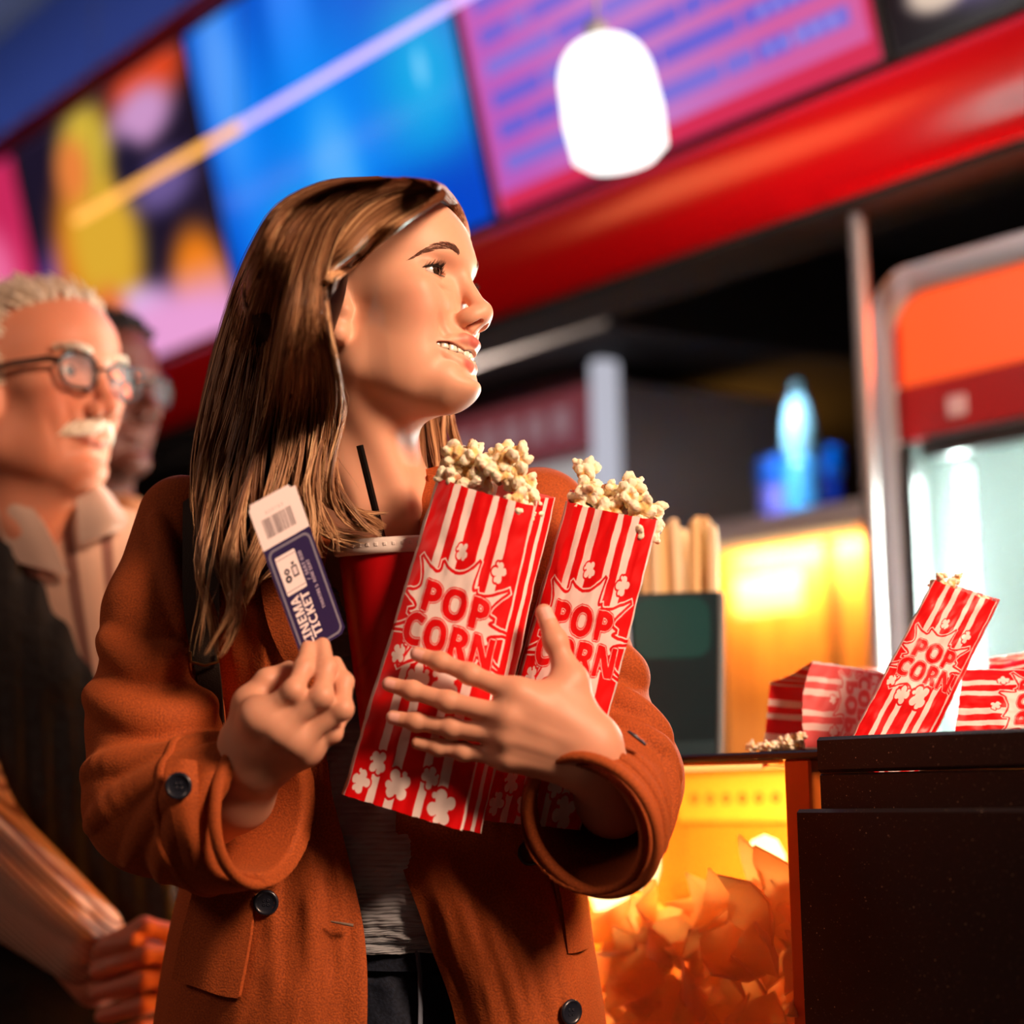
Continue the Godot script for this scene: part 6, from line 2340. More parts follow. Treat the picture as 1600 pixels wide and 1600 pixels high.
# lay text into a box of the image: o is its upper left corner, x along the line, y down the letters (pixels)
func draw_text(im: Image, s: String, o: Vector2, x: Vector2, y: Vector2, col: Color, grow := 0.0, bold := true) -> void:
	var t := text_tris(s, bold)
	var offs := [Vector2.ZERO]
	if grow > 0.0:
		for k in 12:
			offs.append(Vector2(cos(TAU * k / 12), sin(TAU * k / 12)) * grow)
	for f in offs:
		for k in range(0, t.size() - 2, 3):
			var a: Vector2 = o + x * t[k].x + y * t[k].y + f
			var b: Vector2 = o + x * t[k + 1].x + y * t[k + 1].y + f
			var c: Vector2 = o + x * t[k + 2].x + y * t[k + 2].y + f
			if absf((b - a).cross(c - a)) > 0.2:
				fill_poly(im, PackedVector2Array([a, b, c]), col)

func puff(im: Image, c: Vector2, r: float, turn: float, red: Color, white: Color) -> void:
	var lobes := [[0.0, 0.0, 0.62], [0.72, 0.1, 0.42], [-0.62, -0.25, 0.46], [0.1, -0.72, 0.42], [-0.25, 0.68, 0.44], [0.55, 0.62, 0.30], [-0.95, 0.2, 0.2]]
	for pass_no in 2:
		for l in lobes:
			var p := Vector2(l[0], l[1]).rotated(turn) * r + c
			fill_poly(im, disc(p, l[2] * r + (r * 0.16 + 2.0 if pass_no == 0 else 0.0)), red if pass_no == 0 else white)

func bag_print() -> Image:
	var W0 := 1280
	var H0 := 1024
	var red := C8(226, 8, 14)
	var white := C8(246, 228, 222)
	var im := Image.create(W0, H0, false, Image.FORMAT_RGBA8)
	im.fill(white)
	var fw := 512
	var x := 14.0
	var wide := [86.0, 34.0, 42.0, 40.0]
	while x < fw - 6:
		im.fill_rect(Rect2i(int(x), 0, int(minf(wide[0], fw - x)), H0), red)
		x += wide[0] + wide[1]
		if x < fw - 6:
			im.fill_rect(Rect2i(int(x), 0, int(minf(wide[2], fw - x)), H0), red)
		x += wide[2] + wide[3]
	# burst
	var sp := [Vector2(0.10, 0.245), Vector2(0.31, 0.245), Vector2(0.63, 0.215), Vector2(0.66, 0.30), Vector2(0.93, 0.275), Vector2(0.86, 0.37), Vector2(1.0, 0.40), Vector2(0.88, 0.44), Vector2(0.99, 0.51), Vector2(0.78, 0.50), Vector2(0.66, 0.60), Vector2(0.44, 0.56), Vector2(0.16, 0.575), Vector2(0.17, 0.50), Vector2(0.02, 0.47), Vector2(0.12, 0.41), Vector2(0.05, 0.355)]
	var cen := Vector2(0.5, 0.405)
	var poly := PackedVector2Array()
	for k in sp.size():
		var a: Vector2 = sp[k]
		var b: Vector2 = sp[(k + 1) % sp.size()]
		var mid := ((a + b) * 0.5).lerp(cen, 0.42)
		for j in 8:
			var t := j / 8.0
			var q := a * (1 - t) * (1 - t) + mid * 2 * t * (1 - t) + b * t * t
			poly.append(Vector2(q.x * fw, q.y * H0))
	for q in [[16.0, white], [11.0, red], [1.0, white]]:
		for pp in Geometry2D.offset_polygon(poly, q[0], Geometry2D.JOIN_MITER):
			fill_poly(im, pp, q[1])
	for q in [[0.45, 0.195, 26.0, 0.3], [0.82, 0.225, 30.0, 1.2], [0.13, 0.545, 28.0, 2.0], [0.60, 0.585, 58.0, 0.5], [0.36, 0.60, 44.0, 2.6], [0.22, 0.875, 34.0, 0.4], [0.12, 0.945, 34.0, 1.4], [0.42, 0.925, 46.0, 2.2], [0.80, 0.95, 50.0, 0.9], [0.66, 0.875, 32.0, 3.0]]:
		puff(im, Vector2(q[0] * fw, q[1] * H0), q[2], q[3], red, white)
	var up := Vector2(0, -10)
	for q in [["POP", Vector2(108, 312), Vector2(308, 12), Vector2(2, 92)], ["CORN", Vector2(60, 420), Vector2(412, 14), Vector2(2, 96)]]:
		draw_text(im, q[0], q[1], q[2], q[3], red, 9.0)
		draw_text(im, q[0], q[1], q[2], q[3], white, 5.5)
		draw_text(im, q[0], q[1], q[2], q[3], red, 3.0)
	# gussets: stripes; back as the front
	for g in [512, 1152]:
		for s in 4:
			im.fill_rect(Rect2i(g + 4 + s * 34, 0, 18 if s % 2 else 22, H0), red)
	im.blit_rect(im, Rect2i(0, 0, fw, H0), Vector2i(640, 0))
	return im

var bag_out: StandardMaterial3D
var bag_in: StandardMaterial3D
var kernels := []
var kernel_mat: StandardMaterial3D

func make_bag_materials() -> void:
	var im := bag_print()
	bag_out = mat("waxed popcorn paper", Color.WHITE, 0.38)
	bag_out.albedo_texture = ImageTexture.create_from_image(im)
	bag_out.backlight_enabled = true
	bag_out.backlight = Color(0.16, 0.16, 0.16)
	var pale: Image = im.duplicate()
	pale.resize(640, 512)
	var wash := Image.create(640, 512, false, Image.FORMAT_RGBA8)
	wash.fill(Color(0.96, 0.82, 0.80, 0.45))
	pale.blend_rect(wash, Rect2i(0, 0, 640, 512), Vector2i.ZERO)
	bag_in = mat("inside of popcorn paper", Color.WHITE, 0.5)
	bag_in.albedo_texture = ImageTexture.create_from_image(pale)
	bag_in.backlight_enabled = true
	bag_in.backlight = Color(0.3, 0.3, 0.3)

func make_kernels() -> void:
	kernel_mat = mat("popped corn", Color.WHITE, 0.75)
	kernel_mat.vertex_color_use_as_albedo = true
	kernel_mat.subsurf_scatter_enabled = true
	kernel_mat.subsurf_scatter_strength = 0.15
	var r := RandomNumberGenerator.new()
	r.seed = 909
	for v in 6:
		var f := Field.new()
		f.ball(Vector3.ZERO, 0.0050, 0.003)
		var n := 7 + v % 3
		for k in n:
			var a := Vector3(r.randf_range(-1, 1), r.randf_range(-1, 1), r.randf_range(-1, 1)).normalized()
			var p := a * r.randf_range(0.0050, 0.0078)
			f.ell(p, Vector3(r.randf_range(0.0030, 0.0056), r.randf_range(0.0022, 0.0036), r.randf_range(0.0034, 0.0056)), 0.0010, 1, Basis.from_euler(a * 3.0))
			if k % 2 == 0:
				f.ball(p * 1.35 + Vector3(r.randf_range(-1, 1), r.randf_range(-1, 1), r.randf_range(-1, 1)) * 0.002, r.randf_range(0.0016, 0.0024), 0.0010)
		var hull := Vector3(r.randf_range(-1, 1), r.randf_range(-1, 1), r.randf_range(-1, 1)).normalized()
		var noise := FastNoiseLite.new()
		noise.seed = v
		noise.frequency = 160.0
		var m := net(f, Vector3.ONE * -0.0145, Vector3.ONE * 0.0145, 0.00105, func(p: Vector3, nn: Vector3):
			var depth := clampf(p.length() / 0.009, 0.0, 1.3)
			var c := lin(238, 196, 120).lerp(lin(252, 240, 212), smoothstep(0.45, 0.95, depth + 0.25 * noise.get_noise_3dv(p)))
			var h := p.normalized().dot(hull)
			return c.lerp(lin(150, 84, 26), smoothstep(0.88, 0.98, h) * 0.85))
		# crinkled skin
		for n2 in m.v.size():
			m.v[n2] += m.nn[n2] * (0.0011 * noise.get_noise_3dv(m.v[n2] * 1.6) + 0.0005 * noise.get_noise_3dv(m.v[n2] * 4.5))
		m.given = false
		kernels.append(m.mesh())

func kernel(at: Vector3, size: float, r: RandomNumberGenerator, label: String, group: String) -> void:
	var o := MeshInstance3D.new()
	o.mesh = kernels[r.randi() % kernels.size()]
	o.material_override = kernel_mat
	o.name = top_name("popcorn_kernel")
	add_child(o, true)
	o.transform = Transform3D(Basis.from_euler(Vector3(r.randf() * TAU, r.randf() * TAU, r.randf() * TAU)).scaled(Vector3.ONE * size), at)
	tag(o, label, "popcorn", group)

# a gusseted paper bag on four corners of its front face: upper left, upper right, lower left, lower right
func popcorn_bag(called: String, label: String, c: Array, opt: Dictionary) -> Node3D:
	var tl: Vector3 = c[0]
	var tr: Vector3 = c[1]
	var bl: Vector3 = c[2]
	var br: Vector3 = c[3]
	var nrm := (bl - tl).cross(tr - tl).normalized()
	if opt.has("out"):
		if nrm.dot(opt.out) < 0.0:
			nrm = -nrm
	elif nrm.dot(cam_t.origin - tl) < 0.0:
		nrm = -nrm
	var o := thing(called, label, "popcorn bag", (bl + br) * 0.5)
	var noise := FastNoiseLite.new()
	noise.seed = opt.get("seed", 1)
	noise.frequency = 1.0
	var tt: float = opt.get("top", 0.05)
	var tm: float = opt.get("mid", 0.05)
	var tb: float = opt.get("bottom", 0.02)
	var bulge: float = opt.get("bulge", 0.012)
	var down := (bl - tl)
	var shift: float = opt.get("shift", 0.0)
	var nv := 56
	var rows := []
	var inner := []
	for j in nv:
		var v := float(j) / (nv - 1)
		var T := lerpf(tt, tm, smoothstep(0.0, 0.3, v)) if v < 0.55 else lerpf(tm, tb, smoothstep(0.55, 1.0, v))
		var bul := bulge * (0.75 + 0.35 * sin(PI * minf(1.0, v * 1.1))) * (1.0 - smoothstep(0.8, 1.0, v) * 0.7)
		var row := PackedVector3Array()
		var wide := (tr - tl).lerp(br - bl, v)
		var acr := wide.normalized()
		var bk := nrm - acr * (shift / maxf(T, 0.001)) * lerpf(0.6, 1.0, v)
		for k in 80:
			var u: float
			var p: Vector3
			var dv: Vector3 = Vector3.ZERO
			if k < 32:
				u = k / 32.0
				p = tl.lerp(bl, v) + wide * u + nrm * bul * pow(4.0 * u * (1.0 - u), 0.8)
				p += nrm * 0.0022 * noise.get_noise_2d(u * 3.0, v * 5.0) + nrm * 0.0010 * noise.get_noise_2d(u * 14.0, v * 3.0)
				p += down * (opt.get("dip", 0.02) * 4.0 * u * (1.0 - u)) * (1.0 - smoothstep(0.0, 0.12, v))
			elif k < 40:
				u = (k - 32) / 8.0
				var fold: float = (1.0 - absf(u * 2.0 - 1.0)) * lerpf(0.2, 0.5, v) * T * opt.get("fold", 1.0)
				p = tr.lerp(br, v) - bk * T * u - acr * fold
				dv = -down * opt.get("rise", 0.035) * u
			elif k < 72:
				u = (k - 40) / 32.0
				p = tr.lerp(br, v) - wide * u - bk * T - nrm * (bul * 0.6 * 4.0 * u * (1.0 - u))
				dv = -down * opt.get("rise", 0.035)
			else:
				u = (k - 72) / 8.0
				var fold2: float = (1.0 - absf(u * 2.0 - 1.0)) * lerpf(0.2, 0.5, v) * T * opt.get("fold", 1.0)
				p = tl.lerp(bl, v) - bk * T * (1.0 - u) + acr * fold2
				dv = -down * opt.get("rise", 0.035) * (1.0 - u)
			p += dv * (1.0 - smoothstep(0.0, 0.25, v))
			p += Vector3(noise.get_noise_2d(k * 0.35, v * 9.0), noise.get_noise_2d(k * 0.35 + 40.0, v * 9.0), noise.get_noise_2d(k * 0.35 + 80.0, v * 9.0)) * 0.0010
			row.append(p)
		rows.append(row)
	var m := MB.new()
	m.grid(rows, true, opt.get("flip", false))
	# folded bottom
	var lastc := Vector3.ZERO
	for p in rows[nv - 1]:
		lastc += p / 80.0
	m.fan(rows[nv - 1], lastc + down.normalized() * 0.001, not opt.get("flip", false))
	for k in m.v.size():
		m.uv[k] = m.uv[k] if k < nv * 81 else Vector2(0.02, 0.99)
	var nrmls := m.smooth()
	var irows := []
	var ni := 34
	for j in ni:
		var row := PackedVector3Array()
		for k in 80:
			row.append(rows[j][k] - nrmls[j * 81 + k] * 0.0007)
		irows.append(row)
	var mi := MB.new()
	mi.grid(irows, true, not opt.get("flip", false), [], 0.0, 1.0, 0.0, float(ni - 1) / (nv - 1))
	part("bag_paper", m, bag_out, o)
	part("bag_inside", mi, bag_in, o)
	return o

func heap_popcorn(c: Array, nrm: Vector3, depth: float, n: int, hump: Array, sd: int, label: String, group: String, size := 1.0) -> void:
	# kernels over the mouth of a bag: hump gives the height above the front edge along u
	var r := RandomNumberGenerator.new()
	r.seed = sd
	var tl: Vector3 = c[0]
	var tr: Vector3 = c[1]
	var up: Vector3 = (tl - c[2]).normalized()
	var hp := PackedFloat32Array(hump)
	var placed := PackedVector3Array()
	var tries := 0
	while placed.size() < n and tries < 4000:
		tries += 1
		var u := r.randf_range(0.06, 0.90)
		var w := r.randf()
		var h := crf(hp, u)
		var y := r.randf_range(h - 0.022, h) + 0.008 * w
		var p: Vector3 = tl.lerp(tr, u) - nrm * (0.004 + w * (depth - 0.010)) + up * y
		var ok := true
		for q in placed:
			if q.distance_to(p) < 0.0135 * size:
				ok = false
				break
		if ok:
			placed.append(p)
			kernel(p, size * r.randf_range(1.0, 1.4), r, label, group)

func build_items() -> void:
	make_bag_materials()
	make_kernels()
	var toward := cam_t.basis.z
	# ---- the two held bags
	var c1 := [W(683, 746, 1.788), W(837, 791, 1.774), W(534, 1241, 1.776), W(722, 1298, 1.760)]
	popcorn_bag("popcorn_bag", "red and white striped popcorn bag held at left, nearest her chin, under her spread fingers", c1, {"top": 0.044, "mid": 0.032, "bottom": 0.020, "bulge": 0.011, "shift": 0.014, "seed": 3, "rise": 0.05, "dip": 0.006})
	var n1: Vector3 = (c1[2] - c1[0]).cross(c1[1] - c1[0]).normalized()
	if n1.dot(toward) < 0: n1 = -n1
	heap_popcorn(c1, n1, 0.043, 62, [0.016, 0.028, 0.026, 0.030, 0.040, 0.030, 0.006, -0.002], 11, "popped corn heaped in the mouth of the held striped bag nearest her chin", "popcorn in the held bag nearest her chin")
	var c2 := [W(884, 783, 1.822), W(1028, 813, 1.806), W(750, 1281, 1.806), W(907, 1297, 1.792)]
	popcorn_bag("popcorn_bag", "red and white striped popcorn bag held at right, under her thumb", c2, {"top": 0.042, "mid": 0.034, "bottom": 0.020, "bulge": 0.010, "shift": -0.010, "seed": 8, "rise": 0.05, "dip": 0.006})
	var n2: Vector3 = (c2[2] - c2[0]).cross(c2[1] - c2[0]).normalized()
	if n2.dot(toward) < 0: n2 = -n2
	heap_popcorn(c2, n2, 0.041, 54, [0.034, 0.020, 0.016, 0.016, 0.022, 0.018, 0.008, 0.0], 23, "popped corn heaped in the mouth of the held striped bag under her thumb", "popcorn in the held bag under her thumb")
	# ---- the cup
	build_cup()
	build_ticket()
	build_counter_bags()

func build_cup() -> void:
	var top := W(606, 842, 1.856)
	var foot := W(628, 1190, 1.848)
	var y := (top - foot).normalized()
	var x := y.cross(cam_t.basis.z).normalized()
	var o := thing("drink_cup", "tall red paper cup with a white lid and black straw behind the held popcorn bag", "cup", foot)
	o.basis = Basis(x, y, x.cross(y))
	var h := top.distance_to(foot)
	var red := mat("red cup", C8(186, 8, 16), 0.35)
	put("cup_body", lathe(PackedVector2Array([Vector2(0, 0.004), Vector2(0.031, 0.004), Vector2(0.0325, 0.0), Vector2(0.034, 0.002), Vector2(0.0455, h - 0.012), Vector2(0.0468, h - 0.008), Vector2(0.046, h - 0.006), Vector2(0.044, h - 0.012), Vector2(0.032, 0.012), Vector2(0, 0.01)]), 64).mesh(), red, o)
	var lid := put("lid", lathe(PackedVector2Array([Vector2(0.0462, h - 0.014), Vector2(0.0492, h - 0.013), Vector2(0.0502, h - 0.009), Vector2(0.0494, h - 0.002), Vector2(0.0478, h + 0.0005), Vector2(0.0455, h - 0.001), Vector2(0.0435, h - 0.006), Vector2(0.041, h - 0.006), Vector2(0.039, h - 0.001), Vector2(0.036, h), Vector2(0.0, h + 0.001)]), 64).mesh(), mat("white plastic lid", C8(226, 216, 208), 0.3), o)
	for k in 40:
		var a := TAU * k / 40
		var rb := chamfer_box(Vector3(0.0012, 0.0035, 0.0032), 0.0005)
		rb.move(Transform3D(Basis(Vector3.UP, -a), Vector3(cos(a) * 0.0500, h - 0.0055, sin(a) * 0.0500)))
		put("lid_ridge", rb.mesh(), lid.material_override, lid)
	var s0 := o.transform.affine_inverse() * W(607, 880, 1.850)
	var s1 := o.transform.affine_inverse() * W(562, 696, 1.838)
	var sm := MB.new()
	var axis := (s1 - s0).normalized()
	var sx := axis.cross(Vector3.BACK).normalized()
	var st := lathe(PackedVector2Array([Vector2(0.0031, 0), Vector2(0.0033, 0), Vector2(0.0033, s0.distance_to(s1)), Vector2(0.0026, s0.distance_to(s1)), Vector2(0.0026, 0)]), 18)
	st.move(Transform3D(Basis(sx, axis, sx.cross(axis)), s0))
	put("straw", st.mesh(), mat("black straw", C8(14, 12, 12), 0.22), o)

func build_ticket() -> void:
	# corners on the sight lines of the photograph, turned so that the card is a true rectangle
	var tl := W(386, 792, 1.690)
	var tr := W(459, 752, 1.716)
	var bl := W(453, 1040, 1.735)
	var im := Image.create(384, 1088, false, Image.FORMAT_RGBA8)
	var paper := C8(240, 228, 228)
	var navy := C8(36, 26, 76)
	im.fill(navy)
	im.fill_rect(Rect2i(0, 0, 384, 316), paper)
	# bars
	var r := RandomNumberGenerator.new()
	r.seed = 4
	var x := 62
	while x < 300:
		var w := r.randi_range(2, 8)
		im.fill_rect(Rect2i(x, 128, w, 130), C8(70, 56, 62))
		x += w + r.randi_range(2, 7)
	draw_text(im, "0 2 0 1 5 3", Vector2(110, 84), Vector2(140, 0), Vector2(0, 20), C8(150, 134, 138), 0.0, false)
	# grey rounded border
	var border := C8(122, 122, 140)
	fill_poly(im, rounded_outline(Vector2(18, 336), Vector2(366, 1072), 52, Vector4.ONE, 10), border)
	fill_poly(im, rounded_outline(Vector2(34, 352), Vector2(350, 1056), 40, Vector4.ONE, 10), navy)
	# the small ticket emblem with a projector
	fill_poly(im, rounded_outline(Vector2(58, 396), Vector2(220, 668), 8, Vector4.ONE, 4), paper)
	for k in 9:
		im.fill_rect(Rect2i(66 + k * 17, 416, 9, 7), navy)
		im.fill_rect(Rect2i(66 + k * 17, 640, 9, 7), navy)
	var ink := C8(24, 16, 40)
	im.fill_rect(Rect2i(150, 496, 46, 76), ink)
	im.fill_rect(Rect2i(158, 506, 30, 54), C8(225, 214, 218))
	fill_poly(im, PackedVector2Array([Vector2(160, 470), Vector2(186, 470), Vector2(178, 490), Vector2(164, 490)]), ink)
	fill_poly(im, disc(Vector2(112, 516), 21), ink)
	fill_poly(im, disc(Vector2(108, 566), 25), ink)
	fill_poly(im, disc(Vector2(112, 516), 8), paper)
	fill_poly(im, disc(Vector2(108, 566), 9), paper)
	# lettering reads up the card
	var up := Vector2(0, -1)
	draw_text(im, "CINEMA", Vector2(64, 1040), up * 350, Vector2(70, 0), paper, 1.5)
	draw_text(im, "TICKET", Vector2(146, 1010), up * 320, Vector2(68, 0), paper, 1.5)
	draw_text(im, "THEATRE 5  ROW SEAT", Vector2(272, 860), up * 350, Vector2(26, 0), C8(190, 180, 200), 0.0)
	draw_text(im, "/  SEAT 020", Vector2(236, 640), up * 210, Vector2(26, 0), C8(190, 180, 200), 0.0)
	var m := mat("ticket card", Color.WHITE, 0.45)
	m.albedo_texture = ImageTexture.create_from_image(im)
	var ax := tr - tl
	var ay := bl - tl
	ay -= ax.normalized() * ay.dot(ax.normalized())
	var wd := ax.length()
	var ht := ay.length()
	var o := thing("cinema_ticket", "navy cinema ticket with a white barcode stub, pinched upright in her fingers", "ticket", tl + ax * 0.5 + ay * 0.98)
	# outline with clipped stub corners
	var ol := PackedVector2Array([Vector2(0.0, 0.03), Vector2(0.045, 0.018), Vector2(0.05, 0.0), Vector2(0.88, 0.0), Vector2(0.90, 0.022), Vector2(1.0, 0.028), Vector2(1.0, 0.97), Vector2(0.9, 1.0), Vector2(0.1, 1.0), Vector2(0.0, 0.97)])
	var nrm := ax.cross(ay).normalized()
	if nrm.dot(cam_t.basis.z) < 0:
		nrm = -nrm
	var mb := MB.new()
	var ids := Geometry2D.triangulate_polygon(ol)
	for side in [0.00025, -0.00025]:
		var s := mb.v.size()
		for p in ol:
			mb.add(tl + ax * p.x + ay * p.y + nrm * side, p if side > 0 else Vector2(0.98, 0.5))
		for k in range(0, ids.size(), 3):
			var a := mb.v[s + ids[k]]
			var fn := (mb.v[s + ids[k + 2]] - a).cross(mb.v[s + ids[k + 1]] - a)
			if fn.dot(nrm) * side > 0:
				mb.tri(s + ids[k], s + ids[k + 1], s + ids[k + 2])
			else:
				mb.tri(s + ids[k], s + ids[k + 2], s + ids[k + 1])
	var n := ol.size()
	var edge := MB.new()
	for k in n:
		var s := edge.v.size()
		for q in [[ol[k], 1.0], [ol[(k + 1) % n], 1.0], [ol[(k + 1) % n], -1.0], [ol[k], -1.0]]:
			edge.add(tl + ax * q[0].x + ay * q[0].y + nrm * 0.00025 * q[1])
		edge.quad(s, s + 1, s + 2, s + 3)
	part("card", mb, m, o)
	part("card_edge", edge, mat("card edge", C8(228, 220, 222), 0.6), o)

func build_counter_bags() -> void:
	# smaller bags on the counter behind the granite ledge
	var d := 1.905
	var c1 := [P(1458, 906, d + 0.03), P(1558, 940, d + 0.03), P(1311, 1188, d), P(1414, 1222, d)]
	popcorn_bag("popcorn_bag", "small striped popcorn bag leaning upright behind the granite ledge", c1, {"top": 0.026, "mid": 0.026, "bottom": 0.02, "bulge": 0.006, "shift": 0.012, "seed": 14, "rise": 0.04, "dip": 0.012})
	var n1: Vector3 = (c1[2] - c1[0]).cross(c1[1] - c1[0]).normalized()
	if n1.dot(cam_t.basis.z) < 0: n1 = -n1
	heap_popcorn(c1, n1, 0.027, 22, [0.010, 0.008, 0.006, 0.001, -0.004, -0.005], 31, "popped corn in the mouth of the small bag leaning upright on the counter", "popcorn in the upright counter bag", 0.5)
	# lying open towards the left, spilling
	var c2 := [P(1270, 1034, 2.05), P(1259, 1170, 2.00), P(1450, 1062, 2.03), P(1446, 1172, 1.985)]
	popcorn_bag("popcorn_bag", "small striped popcorn bag lying on its side on the warmer lid, spilling popcorn", c2, {"top": 0.06, "mid": 0.045, "bottom": 0.02, "bulge": 0.006, "seed": 27, "rise": 0.36, "dip": -0.06, "fold": 0.25})
	var r := RandomNumberGenerator.new()
	r.seed = 61
	for k in 46:
		var t := k / 45.0
		var px := 1160.0 + 100.0 * pow(r.randf(), 0.6)
		var lift := maxf(0.0, (px - 1195.0) / 65.0)
		var q := P(px, 1176.0 - 6.0 - lift * 26.0 * r.randf(), r.randf_range(2.0, 2.07))
		q.y = maxf(q.y, 1.131)
		kernel(q, r.randf_range(0.45, 0.6), r, "popped corn spilling from the bag that lies on the warmer lid", "popcorn spilt on the warmer lid")
	var c3 := [P(1490, 1160, 1.925), P(1506, 1046, 1.965), P(1800, 1160, 1.90), P(1790, 1046, 1.935)]
	popcorn_bag("popcorn_bag", "small striped popcorn bag lying flat behind the ledge at the right edge, partly hidden", c3, {"top": 0.05, "mid": 0.05, "bottom": 0.02, "bulge": 0.008, "seed": 33, "rise": 0.0, "dip": 0.0, "fold": 0.4})
	var c4 := [P(1545, 1048, 2.03), P(1546, 1030, 2.10), P(1850, 1010, 2.0), P(1850, 985, 2.07)]
	popcorn_bag("popcorn_bag", "dark shaded striped popcorn bag lying behind the other bags at the right edge", c4, {"top": 0.03, "mid": 0.04, "bottom": 0.02, "bulge": 0.006, "seed": 35, "rise": 0.0, "dip": 0.0, "fold": 0.4})

# ---------------------------------------------------------------- the two men waiting behind her
func man_field(old: bool) -> Field:
	var f := Field.new()
	f.ell(Vector3(-0.012, 0.038, 0), Vector3(0.090, 0.084, 0.072), 0.02)
	f.ell(Vector3(0.036, 0.046, 0), Vector3(0.0505, 0.054, 0.058), 0.02)
	f.ell(Vector3(0.032, -0.025, 0), Vector3(0.046, 0.070, 0.052), 0.03)
	f.ell(Vector3(0.0755, 0.0300, 0), Vector3(0.0150, 0.012, 0.030), 0.016)
	f.cap2(Vector3(0.0, -0.066, 0.046), Vector3(0.060, -0.092, 0.014), 0.015, 0.013, 0.025)
	f.cap(Vector3(0.0, -0.086, 0), Vector3(0.052, -0.090, 0), 0.022, 0.0135, 0.018)
	f.ell(Vector3(0.0720, -0.0900, 0), Vector3(0.0186, 0.0150, 0.0220), 0.012)
	f.ell2(Vector3(0.046, -0.004, 0.048), Vector3(0.025, 0.014, 0.015), 0.02)
	f.ell2(Vector3(0.0535, -0.0235, 0.0345), Vector3(0.0190, 0.0190, 0.0170), 0.016)
	f.ell2(Vector3(0.034, -0.052, 0.032), Vector3(0.030, 0.036, 0.020), 0.022)
	f.ell(Vector3(0.0490, -0.052, 0), Vector3(0.0395, 0.030, 0.0290), 0.012)
	f.bump2(Vector3(0.0790, 0.0135, 0.0270), Vector3(0.016, 0.0105, 0.0165), -0.0105)
	f.ell2(Vector3(0.0600, 0.0130, 0.0305), Vector3(0.0128, 0.0120, 0.0136), 0.004)
	f.cap(Vector3(0.0810, 0.0160, 0), Vector3(0.0985, -0.0205, 0), 0.0068, 0.0090, 0.010)
	f.ball(Vector3(0.1005, -0.0240, 0), 0.0108, 0.008)
	f.ell2(Vector3(0.0895, -0.0285, 0.0125), Vector3(0.0122, 0.0092, 0.0078), 0.004)
	f.cap(Vector3(0.0990, -0.0300, 0), Vector3(0.0880, -0.0375, 0), 0.0050, 0.0055, 0.005)
	for k in 3:
		for s in [1.0, -1.0]:
			var m := Vector3(1, 1, s)
			var fat := 1.0 if old else 1.5
			f.cap((UPPER_LIP[k] as Vector3) * m + Vector3(0.001, -0.004, 0), (UPPER_LIP[k + 1] as Vector3) * m + Vector3(0.001, -0.004, 0), 0.0042 * fat, 0.0036 * fat, 0.004)
			f.cap((LOWER_LIP[k] as Vector3) * m + Vector3(0.003, 0.0055, 0), (LOWER_LIP[k + 1] as Vector3) * m + Vector3(0.003, 0.004, 0), 0.0050 * fat, 0.0040 * fat, 0.004)
	f.bump2(Vector3(0.0710, -0.0390, 0.0295), Vector3(0.008, 0.018, 0.0045), -0.0030, Vector3(0.5, 0, 0))
	f.bump2(Vector3(0.0740, 0.0290, 0.034), Vector3(0.012, 0.006, 0.018), 0.0030)
	f.bump(Vector3(0.0845, -0.0750, 0), Vector3(0.008, 0.0055, 0.020), -0.0030)
	f.ell2(Vector3(-0.014, -0.004, 0.071), Vector3(0.018, 0.035, 0.0070), 0.006, 1, Vector3(0, 0.4, 0.12))
	f.ell2(Vector3(-0.009, -0.0125, 0.0785), Vector3(0.0095, 0.015, 0.0055), 0.003, -1, Vector3(0, 0.4, 0))
	if old:
		# slack skin under the jaw, creases of the cheek
		f.cap(Vector3(0.045, -0.100, 0), Vector3(0.0, -0.150, 0), 0.016, 0.030, 0.03)
		f.bump2(Vector3(0.0560, -0.0520, 0.0440), Vector3(0.010, 0.022, 0.005), -0.0022, Vector3(0.3, 0, 0))
	return f

